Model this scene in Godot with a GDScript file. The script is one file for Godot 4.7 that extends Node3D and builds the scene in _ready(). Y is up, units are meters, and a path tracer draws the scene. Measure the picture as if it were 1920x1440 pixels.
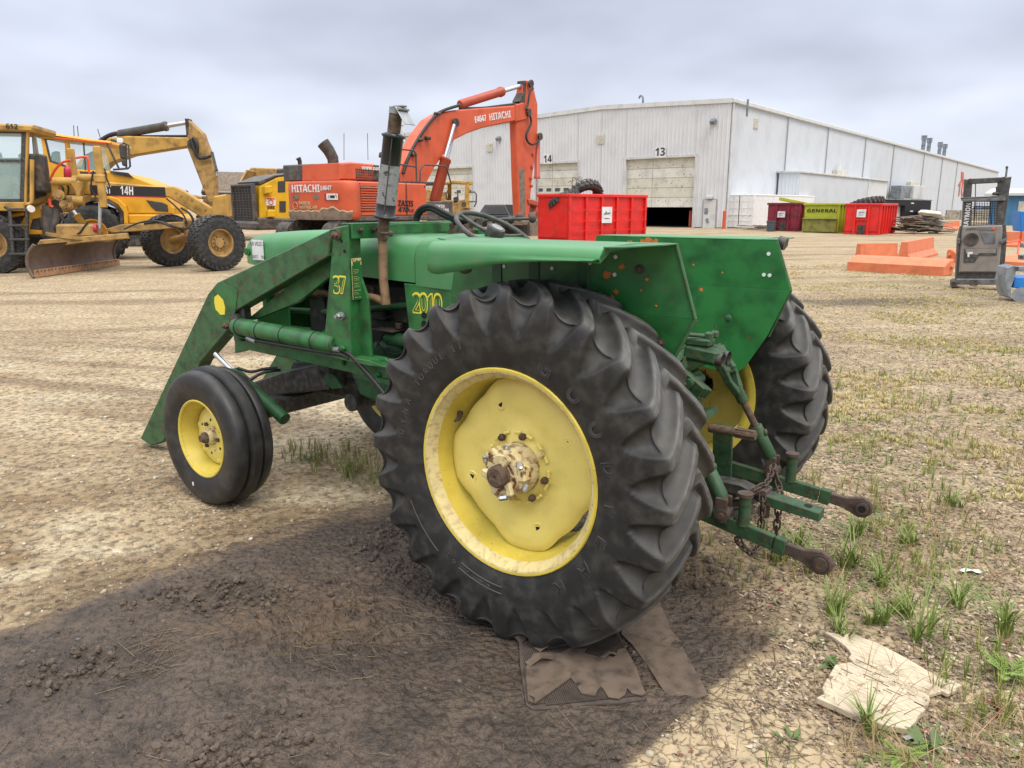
extends Node3D

const FLAT := -1

class B:
	var st := SurfaceTool.new()
	var x := Transform3D()
	var col := Color.WHITE
	var uvs := false
	func _init() -> void:
		st.begin(Mesh.PRIMITIVE_TRIANGLES)
	func t(a: Vector3, b: Vector3, c: Vector3, g := -1) -> void:
		if (b - a).cross(c - a).length_squared() < 1e-18: return
		st.set_smooth_group(g)
		var flip := x.basis.determinant() < 0.0
		for p in ([a, b, c] if flip else [a, c, b]):
			st.set_color(col)
			if uvs: st.set_uv(Vector2(p.x, -p.y))
			st.add_vertex(x * p)
	func q(a: Vector3, b: Vector3, c: Vector3, d: Vector3, g := -1) -> void:
		t(a, b, c, g)
		t(a, c, d, g)
	func box(c: Vector3, s: Vector3, b := 0.0, bs := Basis()) -> B:
		var h := s * 0.5
		b = minf(b, minf(h.x, minf(h.y, h.z)) * 0.9)
		var sv := x
		x = x * Transform3D(bs, c)
		for ax in 3:
			var u := (ax + 1) % 3
			var w := (ax + 2) % 3
			for sg in [1.0, -1.0]:
				var p := []
				for k in [[-1, -1], [1, -1], [1, 1], [-1, 1]]:
					var v := Vector3()
					v[ax] = h[ax] * sg
					v[u] = (h[u] - b) * k[0]
					v[w] = (h[w] - b) * k[1]
					p.append(v)
				if sg > 0: q(p[0], p[1], p[2], p[3])
				else: q(p[3], p[2], p[1], p[0])
		if b > 0.0:
			for ax in 3:
				var u := (ax + 1) % 3
				var w := (ax + 2) % 3
				for su in [1.0, -1.0]:
					for sw in [1.0, -1.0]:
						var p := []
						for k in [[-1, 0], [1, 0], [1, 1], [-1, 1]]:
							var v := Vector3()
							v[ax] = (h[ax] - b) * k[0]
							v[u] = (h[u] if k[1] == 0 else h[u] - b) * su
							v[w] = (h[w] - b if k[1] == 0 else h[w]) * sw
							p.append(v)
						if su * sw > 0: q(p[0], p[1], p[2], p[3])
						else: q(p[3], p[2], p[1], p[0])
			for sx in [1.0, -1.0]:
				for sy in [1.0, -1.0]:
					for sz in [1.0, -1.0]:
						var a := Vector3(h.x * sx, (h.y - b) * sy, (h.z - b) * sz)
						var d := Vector3((h.x - b) * sx, h.y * sy, (h.z - b) * sz)
						var e := Vector3((h.x - b) * sx, (h.y - b) * sy, h.z * sz)
						if sx * sy * sz > 0: t(a, d, e)
						else: t(a, e, d)
		x = sv
		return self
	func prism(poly: Array, z0: float, z1: float, b := 0.0) -> B:
		var p := PackedVector2Array(poly)
		if Geometry2D.is_polygon_clockwise(p): p.reverse()
		if z1 < z0:
			var s := z0
			z0 = z1
			z1 = s
		var n := p.size()
		var ins := PackedVector2Array()
		for i in n:
			if b <= 0.0:
				ins.append(p[i])
				continue
			var d0 := (p[i] - p[(i + n - 1) % n]).normalized()
			var d1 := (p[(i + 1) % n] - p[i]).normalized()
			var n0 := Vector2(-d0.y, d0.x)
			var n1 := Vector2(-d1.y, d1.x)
			var m := (n0 + n1)
			m = m / maxf(0.35, m.dot(n0)) if m.length() > 0.01 else n0
			ins.append(p[i] + m * b)
		var tr := Geometry2D.triangulate_polygon(ins)
		for k in range(0, tr.size(), 3):
			var a := ins[tr[k]]
			var c := ins[tr[k + 1]]
			var d := ins[tr[k + 2]]
			if (c - a).cross(d - a) < 0:
				var s := c
				c = d
				d = s
			t(Vector3(a.x, a.y, z1), Vector3(c.x, c.y, z1), Vector3(d.x, d.y, z1))
			t(Vector3(a.x, a.y, z0), Vector3(d.x, d.y, z0), Vector3(c.x, c.y, z0))
		for i in n:
			var j := (i + 1) % n
			q(Vector3(p[i].x, p[i].y, z0 + b), Vector3(p[j].x, p[j].y, z0 + b), Vector3(p[j].x, p[j].y, z1 - b), Vector3(p[i].x, p[i].y, z1 - b))
			if b > 0.0:
				q(Vector3(p[i].x, p[i].y, z1 - b), Vector3(p[j].x, p[j].y, z1 - b), Vector3(ins[j].x, ins[j].y, z1), Vector3(ins[i].x, ins[i].y, z1))
				q(Vector3(ins[i].x, ins[i].y, z0), Vector3(ins[j].x, ins[j].y, z0), Vector3(p[j].x, p[j].y, z0 + b), Vector3(p[i].x, p[i].y, z0 + b))
		return self
	func skin(rows: Array, closed := false, g := 1, flip := false) -> B:
		for i in rows.size() - 1:
			var a: Array = rows[i]
			var c: Array = rows[i + 1]
			for j in (a.size() if closed else a.size() - 1):
				var k := (j + 1) % a.size()
				if flip: q(a[j], c[j], c[k], a[k], g)
				else: q(a[j], a[k], c[k], c[j], g)
		return self
	func fan(loop: Array, flip := false, g := -1) -> B:
		var m := Vector3()
		for v in loop: m += v
		m /= loop.size()
		for j in loop.size():
			var k := (j + 1) % loop.size()
			if flip: t(m, loop[k], loop[j], g)
			else: t(m, loop[j], loop[k], g)
		return self
	func loft(rows: Array, caps := true, g := 1) -> B:
		skin(rows, true, g)
		if caps:
			fan(rows[0], true)
			fan(rows[-1])
		return self
	func tube(p: Array, r, seg := 10, caps := true, closed := false) -> B:
		var n := p.size()
		var rows := []
		var up := Vector3()
		for i in n:
			var d: Vector3
			if closed: d = (p[(i + 1) % n] - p[(i + n - 1) % n]).normalized()
			else: d = (p[mini(i + 1, n - 1)] - p[maxi(i - 1, 0)]).normalized()
			if i == 0: up = d.cross(Vector3.UP if absf(d.y) < 0.9 else Vector3.RIGHT).normalized()
			up = (up - d * up.dot(d)).normalized()
			var sd := d.cross(up)
			var row := []
			var rr: float = r[i] if r is Array else r
			for k in seg:
				var a := TAU * k / seg
				row.append(p[i] + (up * cos(a) + sd * sin(a)) * rr)
			rows.append(row)
		if closed: rows.append(rows[0])
		skin(rows, true, 1)
		if caps and not closed:
			fan(rows[0], true)
			fan(rows[-1])
		return self
	func cyl(a: Vector3, b: Vector3, r: float, seg := 14, r2 := -1.0) -> B:
		return tube([a, b], [r, r2 if r2 >= 0 else r], seg)
	func lathe(prof: Array, seg := 32, a0 := 0.0, a1 := TAU) -> B:
		var g := 1
		for i in prof.size() - 1:
			if i > 0:
				var d0: Vector2 = (prof[i] - prof[i - 1]).normalized()
				var d1: Vector2 = (prof[i + 1] - prof[i]).normalized()
				if d0.dot(d1) < 0.8: g = 3 - g
			for k in seg:
				var a := a0 + (a1 - a0) * k / seg
				var c := a0 + (a1 - a0) * (k + 1) / seg
				var p: Vector2 = prof[i]
				var s: Vector2 = prof[i + 1]
				q(Vector3(p.x * cos(a), p.x * sin(a), p.y), Vector3(p.x * cos(c), p.x * sin(c), p.y), Vector3(s.x * cos(c), s.x * sin(c), s.y), Vector3(s.x * cos(a), s.x * sin(a), s.y), g)
		return self
	func bolt(p: Vector3, n: Vector3, r: float, h: float, seg := 6) -> B:
		var u := n.cross(Vector3.UP if absf(n.y) < 0.9 else Vector3.RIGHT).normalized()
		var w := n.cross(u)
		var lo := []
		var hi := []
		var tp := []
		for k in seg:
			var a := TAU * k / seg
			var d := u * cos(a) + w * sin(a)
			lo.append(p + d * r)
			hi.append(p + d * r + n * h * 0.8)
			tp.append(p + d * r * 0.8 + n * h)
		skin([lo, hi, tp], true, -1)
		fan(tp)
		return self
	func ball(c: Vector3, r: Vector3, seg := 14, rings := 8) -> B:
		var rows := []
		for i in rings + 1:
			var e := -PI / 2 + PI * i / rings
			var row := []
			for k in seg:
				var a := -TAU * k / seg
				row.append(c + Vector3(cos(e) * cos(a) * r.x, sin(e) * r.y, cos(e) * sin(a) * r.z))
			rows.append(row)
		skin(rows, true, 1)
		return self
	func text(s: String, h: float, at: Transform3D, bold := true, d := 0.002, wide := 1.0) -> B:
		var tm := TextMesh.new()
		var f := SystemFont.new()
		f.font_names = PackedStringArray(["Droid Sans"])
		f.font_weight = 700 if bold else 400
		tm.font = f
		tm.text = s
		tm.font_size = 64
		tm.pixel_size = h / 47.0
		tm.depth = d
		tm.curve_step = 4.0
		var ar := tm.surface_get_arrays(0)
		var v: PackedVector3Array = ar[Mesh.ARRAY_VERTEX]
		var ix: PackedInt32Array = ar[Mesh.ARRAY_INDEX]
		var tf := at.scaled_local(Vector3(wide, 1, 1))
		var fl := (x.basis * tf.basis).determinant() < 0.0
		st.set_smooth_group(-1)
		for k in range(0, ix.size(), 3):
			for m in ([0, 2, 1] if fl else [0, 1, 2]):
				st.set_color(col)
				if uvs: st.set_uv(Vector2.ZERO)
				st.add_vertex(x * (tf * v[ix[k + m]]))
		return self
	func text_fit(s: String, a: Vector3, c: Vector3, h: float, bold := true, d := 0.004) -> B:
		# lettering that spans from a to c, centred on that line
		var xa := (c - a).normalized()
		var tf := Transform3D(basis_of(xa), (a + c) * 0.5)
		var tm := TextMesh.new()
		var f := SystemFont.new()
		f.font_names = PackedStringArray(["Droid Sans"])
		f.font_weight = 700 if bold else 400
		tm.font = f
		tm.text = s
		tm.font_size = 64
		tm.pixel_size = h / 47.0
		return text(s, h, tf, bold, d, (c - a).length() / maxf(tm.get_aabb().size.x, 0.001))
	func basis_of(xa: Vector3) -> Basis:
		var z := xa.cross(Vector3.UP).normalized()
		return Basis(xa, z.cross(xa), z)
	func mesh() -> ArrayMesh:
		st.generate_normals()
		return st.commit()

var M := {}
var used := {}
var rng := RandomNumberGenerator.new()

func numbered(s: String) -> String:
	used[s] = used.get(s, -1) + 1
	return s if used[s] == 0 else "%s_%03d" % [s, used[s]]

func obj(called: String, b, m: Material, parent: Node = null) -> MeshInstance3D:
	var o := MeshInstance3D.new()
	o.mesh = b.mesh() if b is B else b
	o.material_override = m
	if parent == null:
		o.name = numbered(called)
		add_child(o)
	else:
		var n := 0
		for c in parent.get_children():
			if str(c.get_meta("base", "")) == called: n += 1
		o.set_meta("base", called)
		o.name = called if n == 0 else "%s_%03d" % [called, n]
		parent.add_child(o, true)
	return o

func part(called: String, parent: Node, at := Vector3.ZERO, turn := 0.0) -> Node3D:
	var o := Node3D.new()
	var n := 0
	for c in parent.get_children():
		if str(c.get_meta("base", "")) == called: n += 1
	o.set_meta("base", called)
	o.name = called if n == 0 else "%s_%03d" % [called, n]
	parent.add_child(o, true)
	o.position = at
	o.rotation.y = turn
	return o

func tag(o: Node, label: String, category: String, group := "", kind := "") -> Node:
	if label: o.set_meta("label", label)
	if category: o.set_meta("category", category)
	if group: o.set_meta("group", group)
	if kind: o.set_meta("kind", kind)
	return o

func thing(called: String, label: String, category: String, at := Vector3.ZERO, turn := 0.0, group := "") -> Node3D:
	var o := Node3D.new()
	o.name = numbered(called)
	add_child(o)
	o.position = at
	o.rotation.y = turn
	tag(o, label, category, group)
	return o

func noise_tex(seed_: int, freq: float, ramp: Array, size := 512, type := FastNoiseLite.TYPE_SIMPLEX_SMOOTH, oct := 4, cell := FastNoiseLite.RETURN_DISTANCE, norm := true, warp := 18.0) -> NoiseTexture2D:
	var n := FastNoiseLite.new()
	n.seed = seed_
	n.frequency = freq
	n.noise_type = type
	n.fractal_type = FastNoiseLite.FRACTAL_FBM if oct > 1 else FastNoiseLite.FRACTAL_NONE
	n.fractal_octaves = oct
	n.cellular_return_type = cell
	n.cellular_jitter = 1.0
	if type == FastNoiseLite.TYPE_CELLULAR and warp > 0.0:
		n.domain_warp_enabled = true
		n.domain_warp_amplitude = warp
		n.domain_warp_frequency = freq * 1.5
	var t := NoiseTexture2D.new()
	t.width = size
	t.height = size
	t.seamless = true
	t.normalize = norm
	t.noise = n
	if ramp.size():
		var g := Gradient.new()
		var o := PackedFloat32Array()
		var c := PackedColorArray()
		for i in range(0, ramp.size(), 2):
			o.append(ramp[i])
			c.append(ramp[i + 1] if ramp[i + 1] is Color else Color(ramp[i + 1], ramp[i + 1], ramp[i + 1]))
		g.offsets = o
		g.colors = c
		t.color_ramp = g
	return t

func lin(r: float, g: float, b: float) -> Color:
	return Color(r, g, b).linear_to_srgb()

func mat(key: String, c: Color, rough := 0.6, grime := "grime", sc := 1.5, detail := "", dsc := 2.0, metal := 0.0) -> StandardMaterial3D:
	var m := StandardMaterial3D.new()
	m.resource_name = key
	m.albedo_color = c
	m.roughness = rough
	m.metallic = metal
	if grime:
		m.albedo_texture = M["tex_" + grime]
		m.uv1_triplanar = true
		m.uv1_scale = Vector3.ONE * sc
	if detail:
		m.detail_enabled = true
		m.detail_albedo = M["tex_" + detail]
		m.detail_blend_mode = BaseMaterial3D.BLEND_MODE_MIX
		m.detail_uv_layer = BaseMaterial3D.DETAIL_UV_2
		m.uv2_triplanar = true
		m.uv2_scale = Vector3.ONE * dsc
	M[key] = m
	return m

func bump(m: StandardMaterial3D, tex: String, cm: float) -> void:
	m.heightmap_enabled = true
	m.heightmap_texture = M["tex_" + tex]
	m.heightmap_scale = cm

func glass(key: String, c: Color, a: float) -> void:
	var m := StandardMaterial3D.new()
	m.albedo_color = Color(c.r, c.g, c.b, a)
	m.transparency = BaseMaterial3D.TRANSPARENCY_ALPHA
	m.roughness = 0.05
	m.metallic_specular = 0.6
	M[key] = m

func basis_from(xa: Vector3, ya: Vector3) -> Basis:
	var z := xa.cross(ya).normalized()
	return Basis(xa.normalized(), z.cross(xa.normalized()), z)

func _ready() -> void:
	rng.seed = 7
	setup_view()
	materials()
	ground()
	buildings()
	machines()
	yard_things()
	tractor()
	foreground()

func setup_view() -> void:
	var cam := Camera3D.new()
	cam.name = "camera"
	cam.position = Vector3(0, 1.6, 0)
	cam.rotation_degrees = Vector3(-13.0, 0, 0)
	cam.fov = 53.1
	cam.near = 0.05
	cam.far = 3000
	add_child(cam)
	cam.current = true
	var sun := DirectionalLight3D.new()
	sun.name = "sun"
	sun.rotation_degrees = Vector3(-58, 28, 0)
	sun.light_energy = 0.5
	sun.light_color = Color(1.0, 0.95, 0.87)
	sun.light_angular_distance = 24
	sun.shadow_enabled = true
	sun.sky_mode = DirectionalLight3D.SKY_MODE_LIGHT_ONLY
	add_child(sun)
	var e := Environment.new()
	e.background_mode = Environment.BG_SKY
	e.tonemap_mode = Environment.TONE_MAPPER_LINEAR
	e.tonemap_exposure = 1.28
	e.sdfgi_enabled = true
	e.ssao_enabled = true
	e.ssil_enabled = true
	var pm := PanoramaSkyMaterial.new()
	pm.panorama = sky_image()
	var sk := Sky.new()
	sk.sky_material = pm
	e.sky = sk
	var we := WorldEnvironment.new()
	we.name = "world"
	we.environment = e
	add_child(we)

func sky_image() -> ImageTexture:
	var w := 1024
	var h := 512
	var im := Image.create(w, h, false, Image.FORMAT_RGBF)
	var n := FastNoiseLite.new()
	n.seed = 11
	n.frequency = 1.6
	n.fractal_octaves = 5
	var n2 := FastNoiseLite.new()
	n2.seed = 5
	n2.frequency = 0.9
	n2.fractal_octaves = 3
	for j in h:
		var el := PI / 2 - PI * (j + 0.5) / h
		var s := sin(el)
		for i in w:
			var az := TAU * (i + 0.5) / w
			var d := Vector3(sin(az) * cos(el), s, -cos(az) * cos(el))
			# a flat cloud layer: features foreshorten towards the horizon
			var k := 1.0 / (maxf(s, 0.0) + 0.16)
			var f := n.get_noise_3d(d.x * k * 0.55, d.z * k * 0.55, 3.0) + 0.5 * n2.get_noise_3d(d.x * k * 0.3, d.z * k * 0.3, 9.0)
			var t := clampf(s / 0.24, 0, 1)
			t = t * t * (3 - 2 * t)
			var base := Vector3(0.645, 0.685, 0.77).lerp(Vector3(0.495, 0.536, 0.655), t)
			var up := clampf((s - 0.27) / 0.73, 0, 1)
			base = base.lerp(Vector3(2.0, 2.02, 2.06), up * (2.0 - up) * 0.95)
			base *= 1.0 + f * 0.3 * smoothstep(0.0, 0.12, s)
			if s < 0: base = Vector3(0.45, 0.43, 0.4)
			im.set_pixel(i, j, Color(base.x, base.y, base.z))
	return ImageTexture.create_from_image(im)

func materials() -> void:
	M.tex_grime = noise_tex(1, 0.008, [0.0, 0.62, 0.3, 0.84, 0.55, 0.96, 1.0, 1.0], 512, FastNoiseLite.TYPE_SIMPLEX_SMOOTH, 6)
	M.tex_soft = noise_tex(2, 0.006, [0.0, 0.86, 0.5, 0.96, 1.0, 1.0], 512, FastNoiseLite.TYPE_SIMPLEX_SMOOTH, 4)
	M.tex_flat = noise_tex(25, 0.006, [0.0, 0.93, 0.5, 0.98, 1.0, 1.0], 512, FastNoiseLite.TYPE_SIMPLEX_SMOOTH, 4)
	M.tex_speck = noise_tex(3, 0.12, [0.0, 0.55, 0.4, 0.85, 0.6, 1.0, 1.0, 1.0], 512, FastNoiseLite.TYPE_SIMPLEX_SMOOTH, 3)
	var rust := lin(0.16, 0.055, 0.022)
	var clear := Color(rust.r, rust.g, rust.b, 0.0)
	M.tex_rust = noise_tex(4, 0.02, [0.0, clear, 0.84, clear, 0.88, Color(rust.r, rust.g, rust.b, 0.5), 0.94, rust.darkened(0.3), 1.0, rust.darkened(0.5)], 512, FastNoiseLite.TYPE_SIMPLEX_SMOOTH, 6)
	M.tex_rusty = noise_tex(4, 0.02, [0.0, clear, 0.55, clear, 0.68, Color(rust.r, rust.g, rust.b, 0.22), 0.8, Color(rust.r, rust.g, rust.b, 0.55), 1.0, rust.darkened(0.5)], 512, FastNoiseLite.TYPE_SIMPLEX_SMOOTH, 6)
	var dirt := lin(0.22, 0.165, 0.11)
	var dc := Color(dirt.r, dirt.g, dirt.b, 0.0)
	M.tex_dirt = noise_tex(6, 0.012, [0.0, dc, 0.35, Color(dirt.r, dirt.g, dirt.b, 0.04), 0.7, Color(dirt.r, dirt.g, dirt.b, 0.3), 1.0, Color(dirt.r, dirt.g, dirt.b, 0.65)], 512, FastNoiseLite.TYPE_SIMPLEX_SMOOTH, 6)
	var du := lin(0.2, 0.185, 0.165)
	M.tex_dust = noise_tex(7, 0.01, [0.0, Color(du.r, du.g, du.b, 0.03), 0.5, Color(du.r, du.g, du.b, 0.16), 1.0, Color(du.r, du.g, du.b, 0.5)], 512, FastNoiseLite.TYPE_SIMPLEX_SMOOTH, 6)
	M.tex_bumpy = noise_tex(8, 0.02, [], 512, FastNoiseLite.TYPE_SIMPLEX_SMOOTH, 5)
	M.tex_ribbed = noise_tex(9, 0.004, [], 256, FastNoiseLite.TYPE_SIMPLEX_SMOOTH, 3)
	var sp := Color(0.06, 0.055, 0.05)
	var sp0 := Color(sp.r, sp.g, sp.b, 0)
	M.tex_spots = noise_tex(22, 0.07, [0.0, sp0, 0.8, sp0, 0.86, sp, 1.0, sp], 256, FastNoiseLite.TYPE_SIMPLEX_SMOOTH, 2)
	M.tex_dirt_thin = noise_tex(23, 0.01, [0.0, dc, 0.6, dc, 1.0, Color(dirt.r, dirt.g, dirt.b, 0.22)], 256, FastNoiseLite.TYPE_SIMPLEX_SMOOTH, 5)
	var gs := lin(0.06, 0.045, 0.03)
	M.tex_grease = noise_tex(27, 0.012, [0.0, Color(gs.r, gs.g, gs.b, 0), 0.52, Color(gs.r, gs.g, gs.b, 0.0), 0.75, Color(gs.r, gs.g, gs.b, 0.3), 1.0, Color(gs.r, gs.g, gs.b, 0.75)], 512, FastNoiseLite.TYPE_SIMPLEX_SMOOTH, 6)
	M.tex_rust_arm = noise_tex(28, 0.016, [0.0, Color(gs.r, gs.g, gs.b, 0), 0.5, Color(gs.r, gs.g, gs.b, 0.05), 0.7, Color(gs.r, gs.g, gs.b, 0.3), 0.8, Color(rust.r, rust.g, rust.b, 0.5), 1.0, rust.darkened(0.3)], 512, FastNoiseLite.TYPE_SIMPLEX_SMOOTH, 7)
	M.tex_dust_tread = noise_tex(29, 0.012, [0.0, Color(du.r, du.g, du.b, 0.02), 0.5, Color(du.r, du.g, du.b, 0.1), 1.0, Color(du.r, du.g, du.b, 0.4)], 512, FastNoiseLite.TYPE_SIMPLEX_SMOOTH, 7)
	M.tex_rust_heavy = noise_tex(30, 0.03, [0.0, clear, 0.52, clear, 0.6, Color(rust.r, rust.g, rust.b, 0.5), 0.7, rust, 1.0, rust.darkened(0.5)], 512, FastNoiseLite.TYPE_SIMPLEX_SMOOTH, 6)
	M.tex_flecks = noise_tex(26, 0.09, [0.0, clear, 0.86, clear, 0.89, Color(rust.r, rust.g, rust.b, 0.8), 1.0, rust], 512, FastNoiseLite.TYPE_SIMPLEX_SMOOTH, 2)
	M.tex_dust_thin = noise_tex(24, 0.01, [0.0, Color(du.r, du.g, du.b, 0.0), 0.45, Color(du.r, du.g, du.b, 0.03), 1.0, Color(du.r, du.g, du.b, 0.22)], 512, FastNoiseLite.TYPE_SIMPLEX_SMOOTH, 6)
	var m: StandardMaterial3D
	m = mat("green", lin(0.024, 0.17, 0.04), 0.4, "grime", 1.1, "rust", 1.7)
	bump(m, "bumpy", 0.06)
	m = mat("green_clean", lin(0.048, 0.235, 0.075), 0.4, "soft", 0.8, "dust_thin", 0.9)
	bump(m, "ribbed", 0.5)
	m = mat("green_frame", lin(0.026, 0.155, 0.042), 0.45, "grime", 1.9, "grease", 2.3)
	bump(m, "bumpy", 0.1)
	m = mat("hitch_green", lin(0.024, 0.085, 0.034), 0.6, "grime", 3.0, "rust_arm", 3.4)
	bump(m, "bumpy", 0.15)
	m = mat("green_worn", lin(0.036, 0.13, 0.045), 0.55, "grime", 2.2, "rust_arm", 2.0)
	bump(m, "bumpy", 0.15)
	m = mat("green_dark", lin(0.014, 0.09, 0.03), 0.55, "grime", 2.0, "dirt_thin", 2.0)
	m = mat("engine", lin(0.01, 0.016, 0.012), 0.7, "grime", 3.0, "dirt_thin", 3.0)
	m = mat("primer", lin(0.6, 0.17, 0.03), 0.7, "soft", 4.0)
	m = mat("yellow", lin(0.76, 0.63, 0.17), 0.5, "flat", 2.0, "flecks", 3.0)
	m = mat("yellow_rim", lin(0.66, 0.52, 0.08), 0.5, "soft", 2.0, "rust", 2.5)
	m = mat("yellow_rusty", lin(0.68, 0.57, 0.27), 0.6, "soft", 3.0, "rusty", 3.0)
	m = mat("hub_rusty", lin(0.66, 0.56, 0.3), 0.65, "soft", 3.0, "rust_heavy", 1.6)
	m = mat("decal_yellow", lin(0.75, 0.62, 0.05), 0.5, "")
	m = mat("rubber", lin(0.011, 0.0118, 0.0135), 0.5, "soft", 2.0, "dust_thin", 1.3)
	bump(m, "bumpy", 0.05)
	m = mat("rubber_tread", lin(0.02, 0.021, 0.023), 0.55, "grime", 3.0, "dust_tread", 2.2)
	bump(m, "bumpy", 0.12)
	m = mat("rubber_worn", lin(0.1, 0.098, 0.095), 0.85, "speck", 5.0, "dust_thin", 3.0)
	bump(m, "bumpy", 0.2)
	m = mat("rubber_tyre", Color.WHITE, 0.55, "grime", 3.0, "dust_thin", 2.0)
	m.vertex_color_use_as_albedo = true
	bump(m, "bumpy", 0.06)
	m = mat("rubber_letter", lin(0.06, 0.06, 0.06), 0.8, "")
	m = mat("rust_metal", lin(0.085, 0.05, 0.033), 0.85, "grime", 4.0, "dirt", 5.0)
	bump(m, "bumpy", 0.15)
	m = mat("pipe_tan", lin(0.27, 0.17, 0.09), 0.7, "grime", 3.0, "rust", 4.0)
	m = mat("black_paint", lin(0.016, 0.016, 0.017), 0.5, "grime", 3.0, "dust", 3.0)
	m = mat("muffler_black", lin(0.012, 0.012, 0.013), 0.35, "soft", 3.0)
	m = mat("hose", lin(0.015, 0.015, 0.016), 0.55, "soft", 4.0)
	m = mat("galvanised", lin(0.36, 0.38, 0.39), 0.45, "grime", 3.0, "", 1.0, 0.6)
	m = mat("chrome", lin(0.62, 0.63, 0.65), 0.25, "soft", 3.0, "", 1.0, 0.9)
	m = mat("steel_dark", lin(0.085, 0.066, 0.055), 0.7, "grime", 4.0, "rusty", 6.0, 0.2)
	m = mat("silver_paint", lin(0.25, 0.26, 0.27), 0.5, "grime", 4.0)
	var k := Color(0.05, 0.05, 0.05)
	M.tex_peel = noise_tex(21, 0.018, [0.0, Color(k.r, k.g, k.b, 1), 0.3, Color(k.r, k.g, k.b, 1), 0.33, Color(k.r, k.g, k.b, 0), 1.0, Color(k.r, k.g, k.b, 0)], 512, FastNoiseLite.TYPE_SIMPLEX_SMOOTH, 6)
	m = mat("muffler_silver", lin(0.3, 0.31, 0.31), 0.6, "speck", 3.0, "peel", 1.6)
	m = mat("white_paint", lin(0.7, 0.71, 0.72), 0.5, "soft", 1.0)
	m = mat("black", lin(0.012, 0.012, 0.013), 0.6, "")
	m = mat("hole", lin(0.004, 0.004, 0.004), 0.9, "")

var gn := FastNoiseLite.new()
var gf := FastNoiseLite.new()
var wet_poly: PackedVector2Array

func noisy(seed_: int, freq: float, oct: int) -> FastNoiseLite:
	var n := FastNoiseLite.new()
	n.seed = seed_
	n.frequency = freq
	n.fractal_octaves = oct
	return n

func height(x: float, z: float) -> float:
	var d := sqrt(x * x + z * z)
	var near := 1.0 - smoothstep(9.0, 16.0, d)
	var h := gn.get_noise_2d(x * 0.5, z * 0.5) * 0.02 + gf.get_noise_2d(x, z) * 0.007 * near
	if z < -4.5 and x < 1.0:
		# churned ridges left by tracks across the yard
		var w := smoothstep(4.5, 6.5, -z) * (1.0 - smoothstep(14.0, 22.0, -z))
		h += w * 0.045 * maxf(0.0, gn.get_noise_2d(x * 0.35 + 40.0, z * 1.6 + x * 0.2))
	return h

func wet(x: float, z: float) -> float:
	if absf(x) > 4.0 or z < -4.5 or z > 1.0: return 0.0
	var p := Vector2(x + gf.get_noise_2d(x * 1.3 + 9.0, z * 1.3) * 0.07, z + gf.get_noise_2d(x * 1.3, z * 1.3 + 30.0) * 0.07)
	var rad := 0.03 + 0.2 * smoothstep(-2.3, -2.9, z)
	var n := 0.0
	for o in [Vector2(0, 0), Vector2(1, 0.3), Vector2(-0.8, 0.6), Vector2(0.2, -1), Vector2(-0.5, -0.5)]:
		if Geometry2D.is_point_in_polygon(p + o * rad, wet_poly): n += 0.2
	return n

func mixc(a: Color, b: Color, t: float) -> Color:
	return a.lerp(b, clampf(t, 0.0, 1.0))

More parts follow.
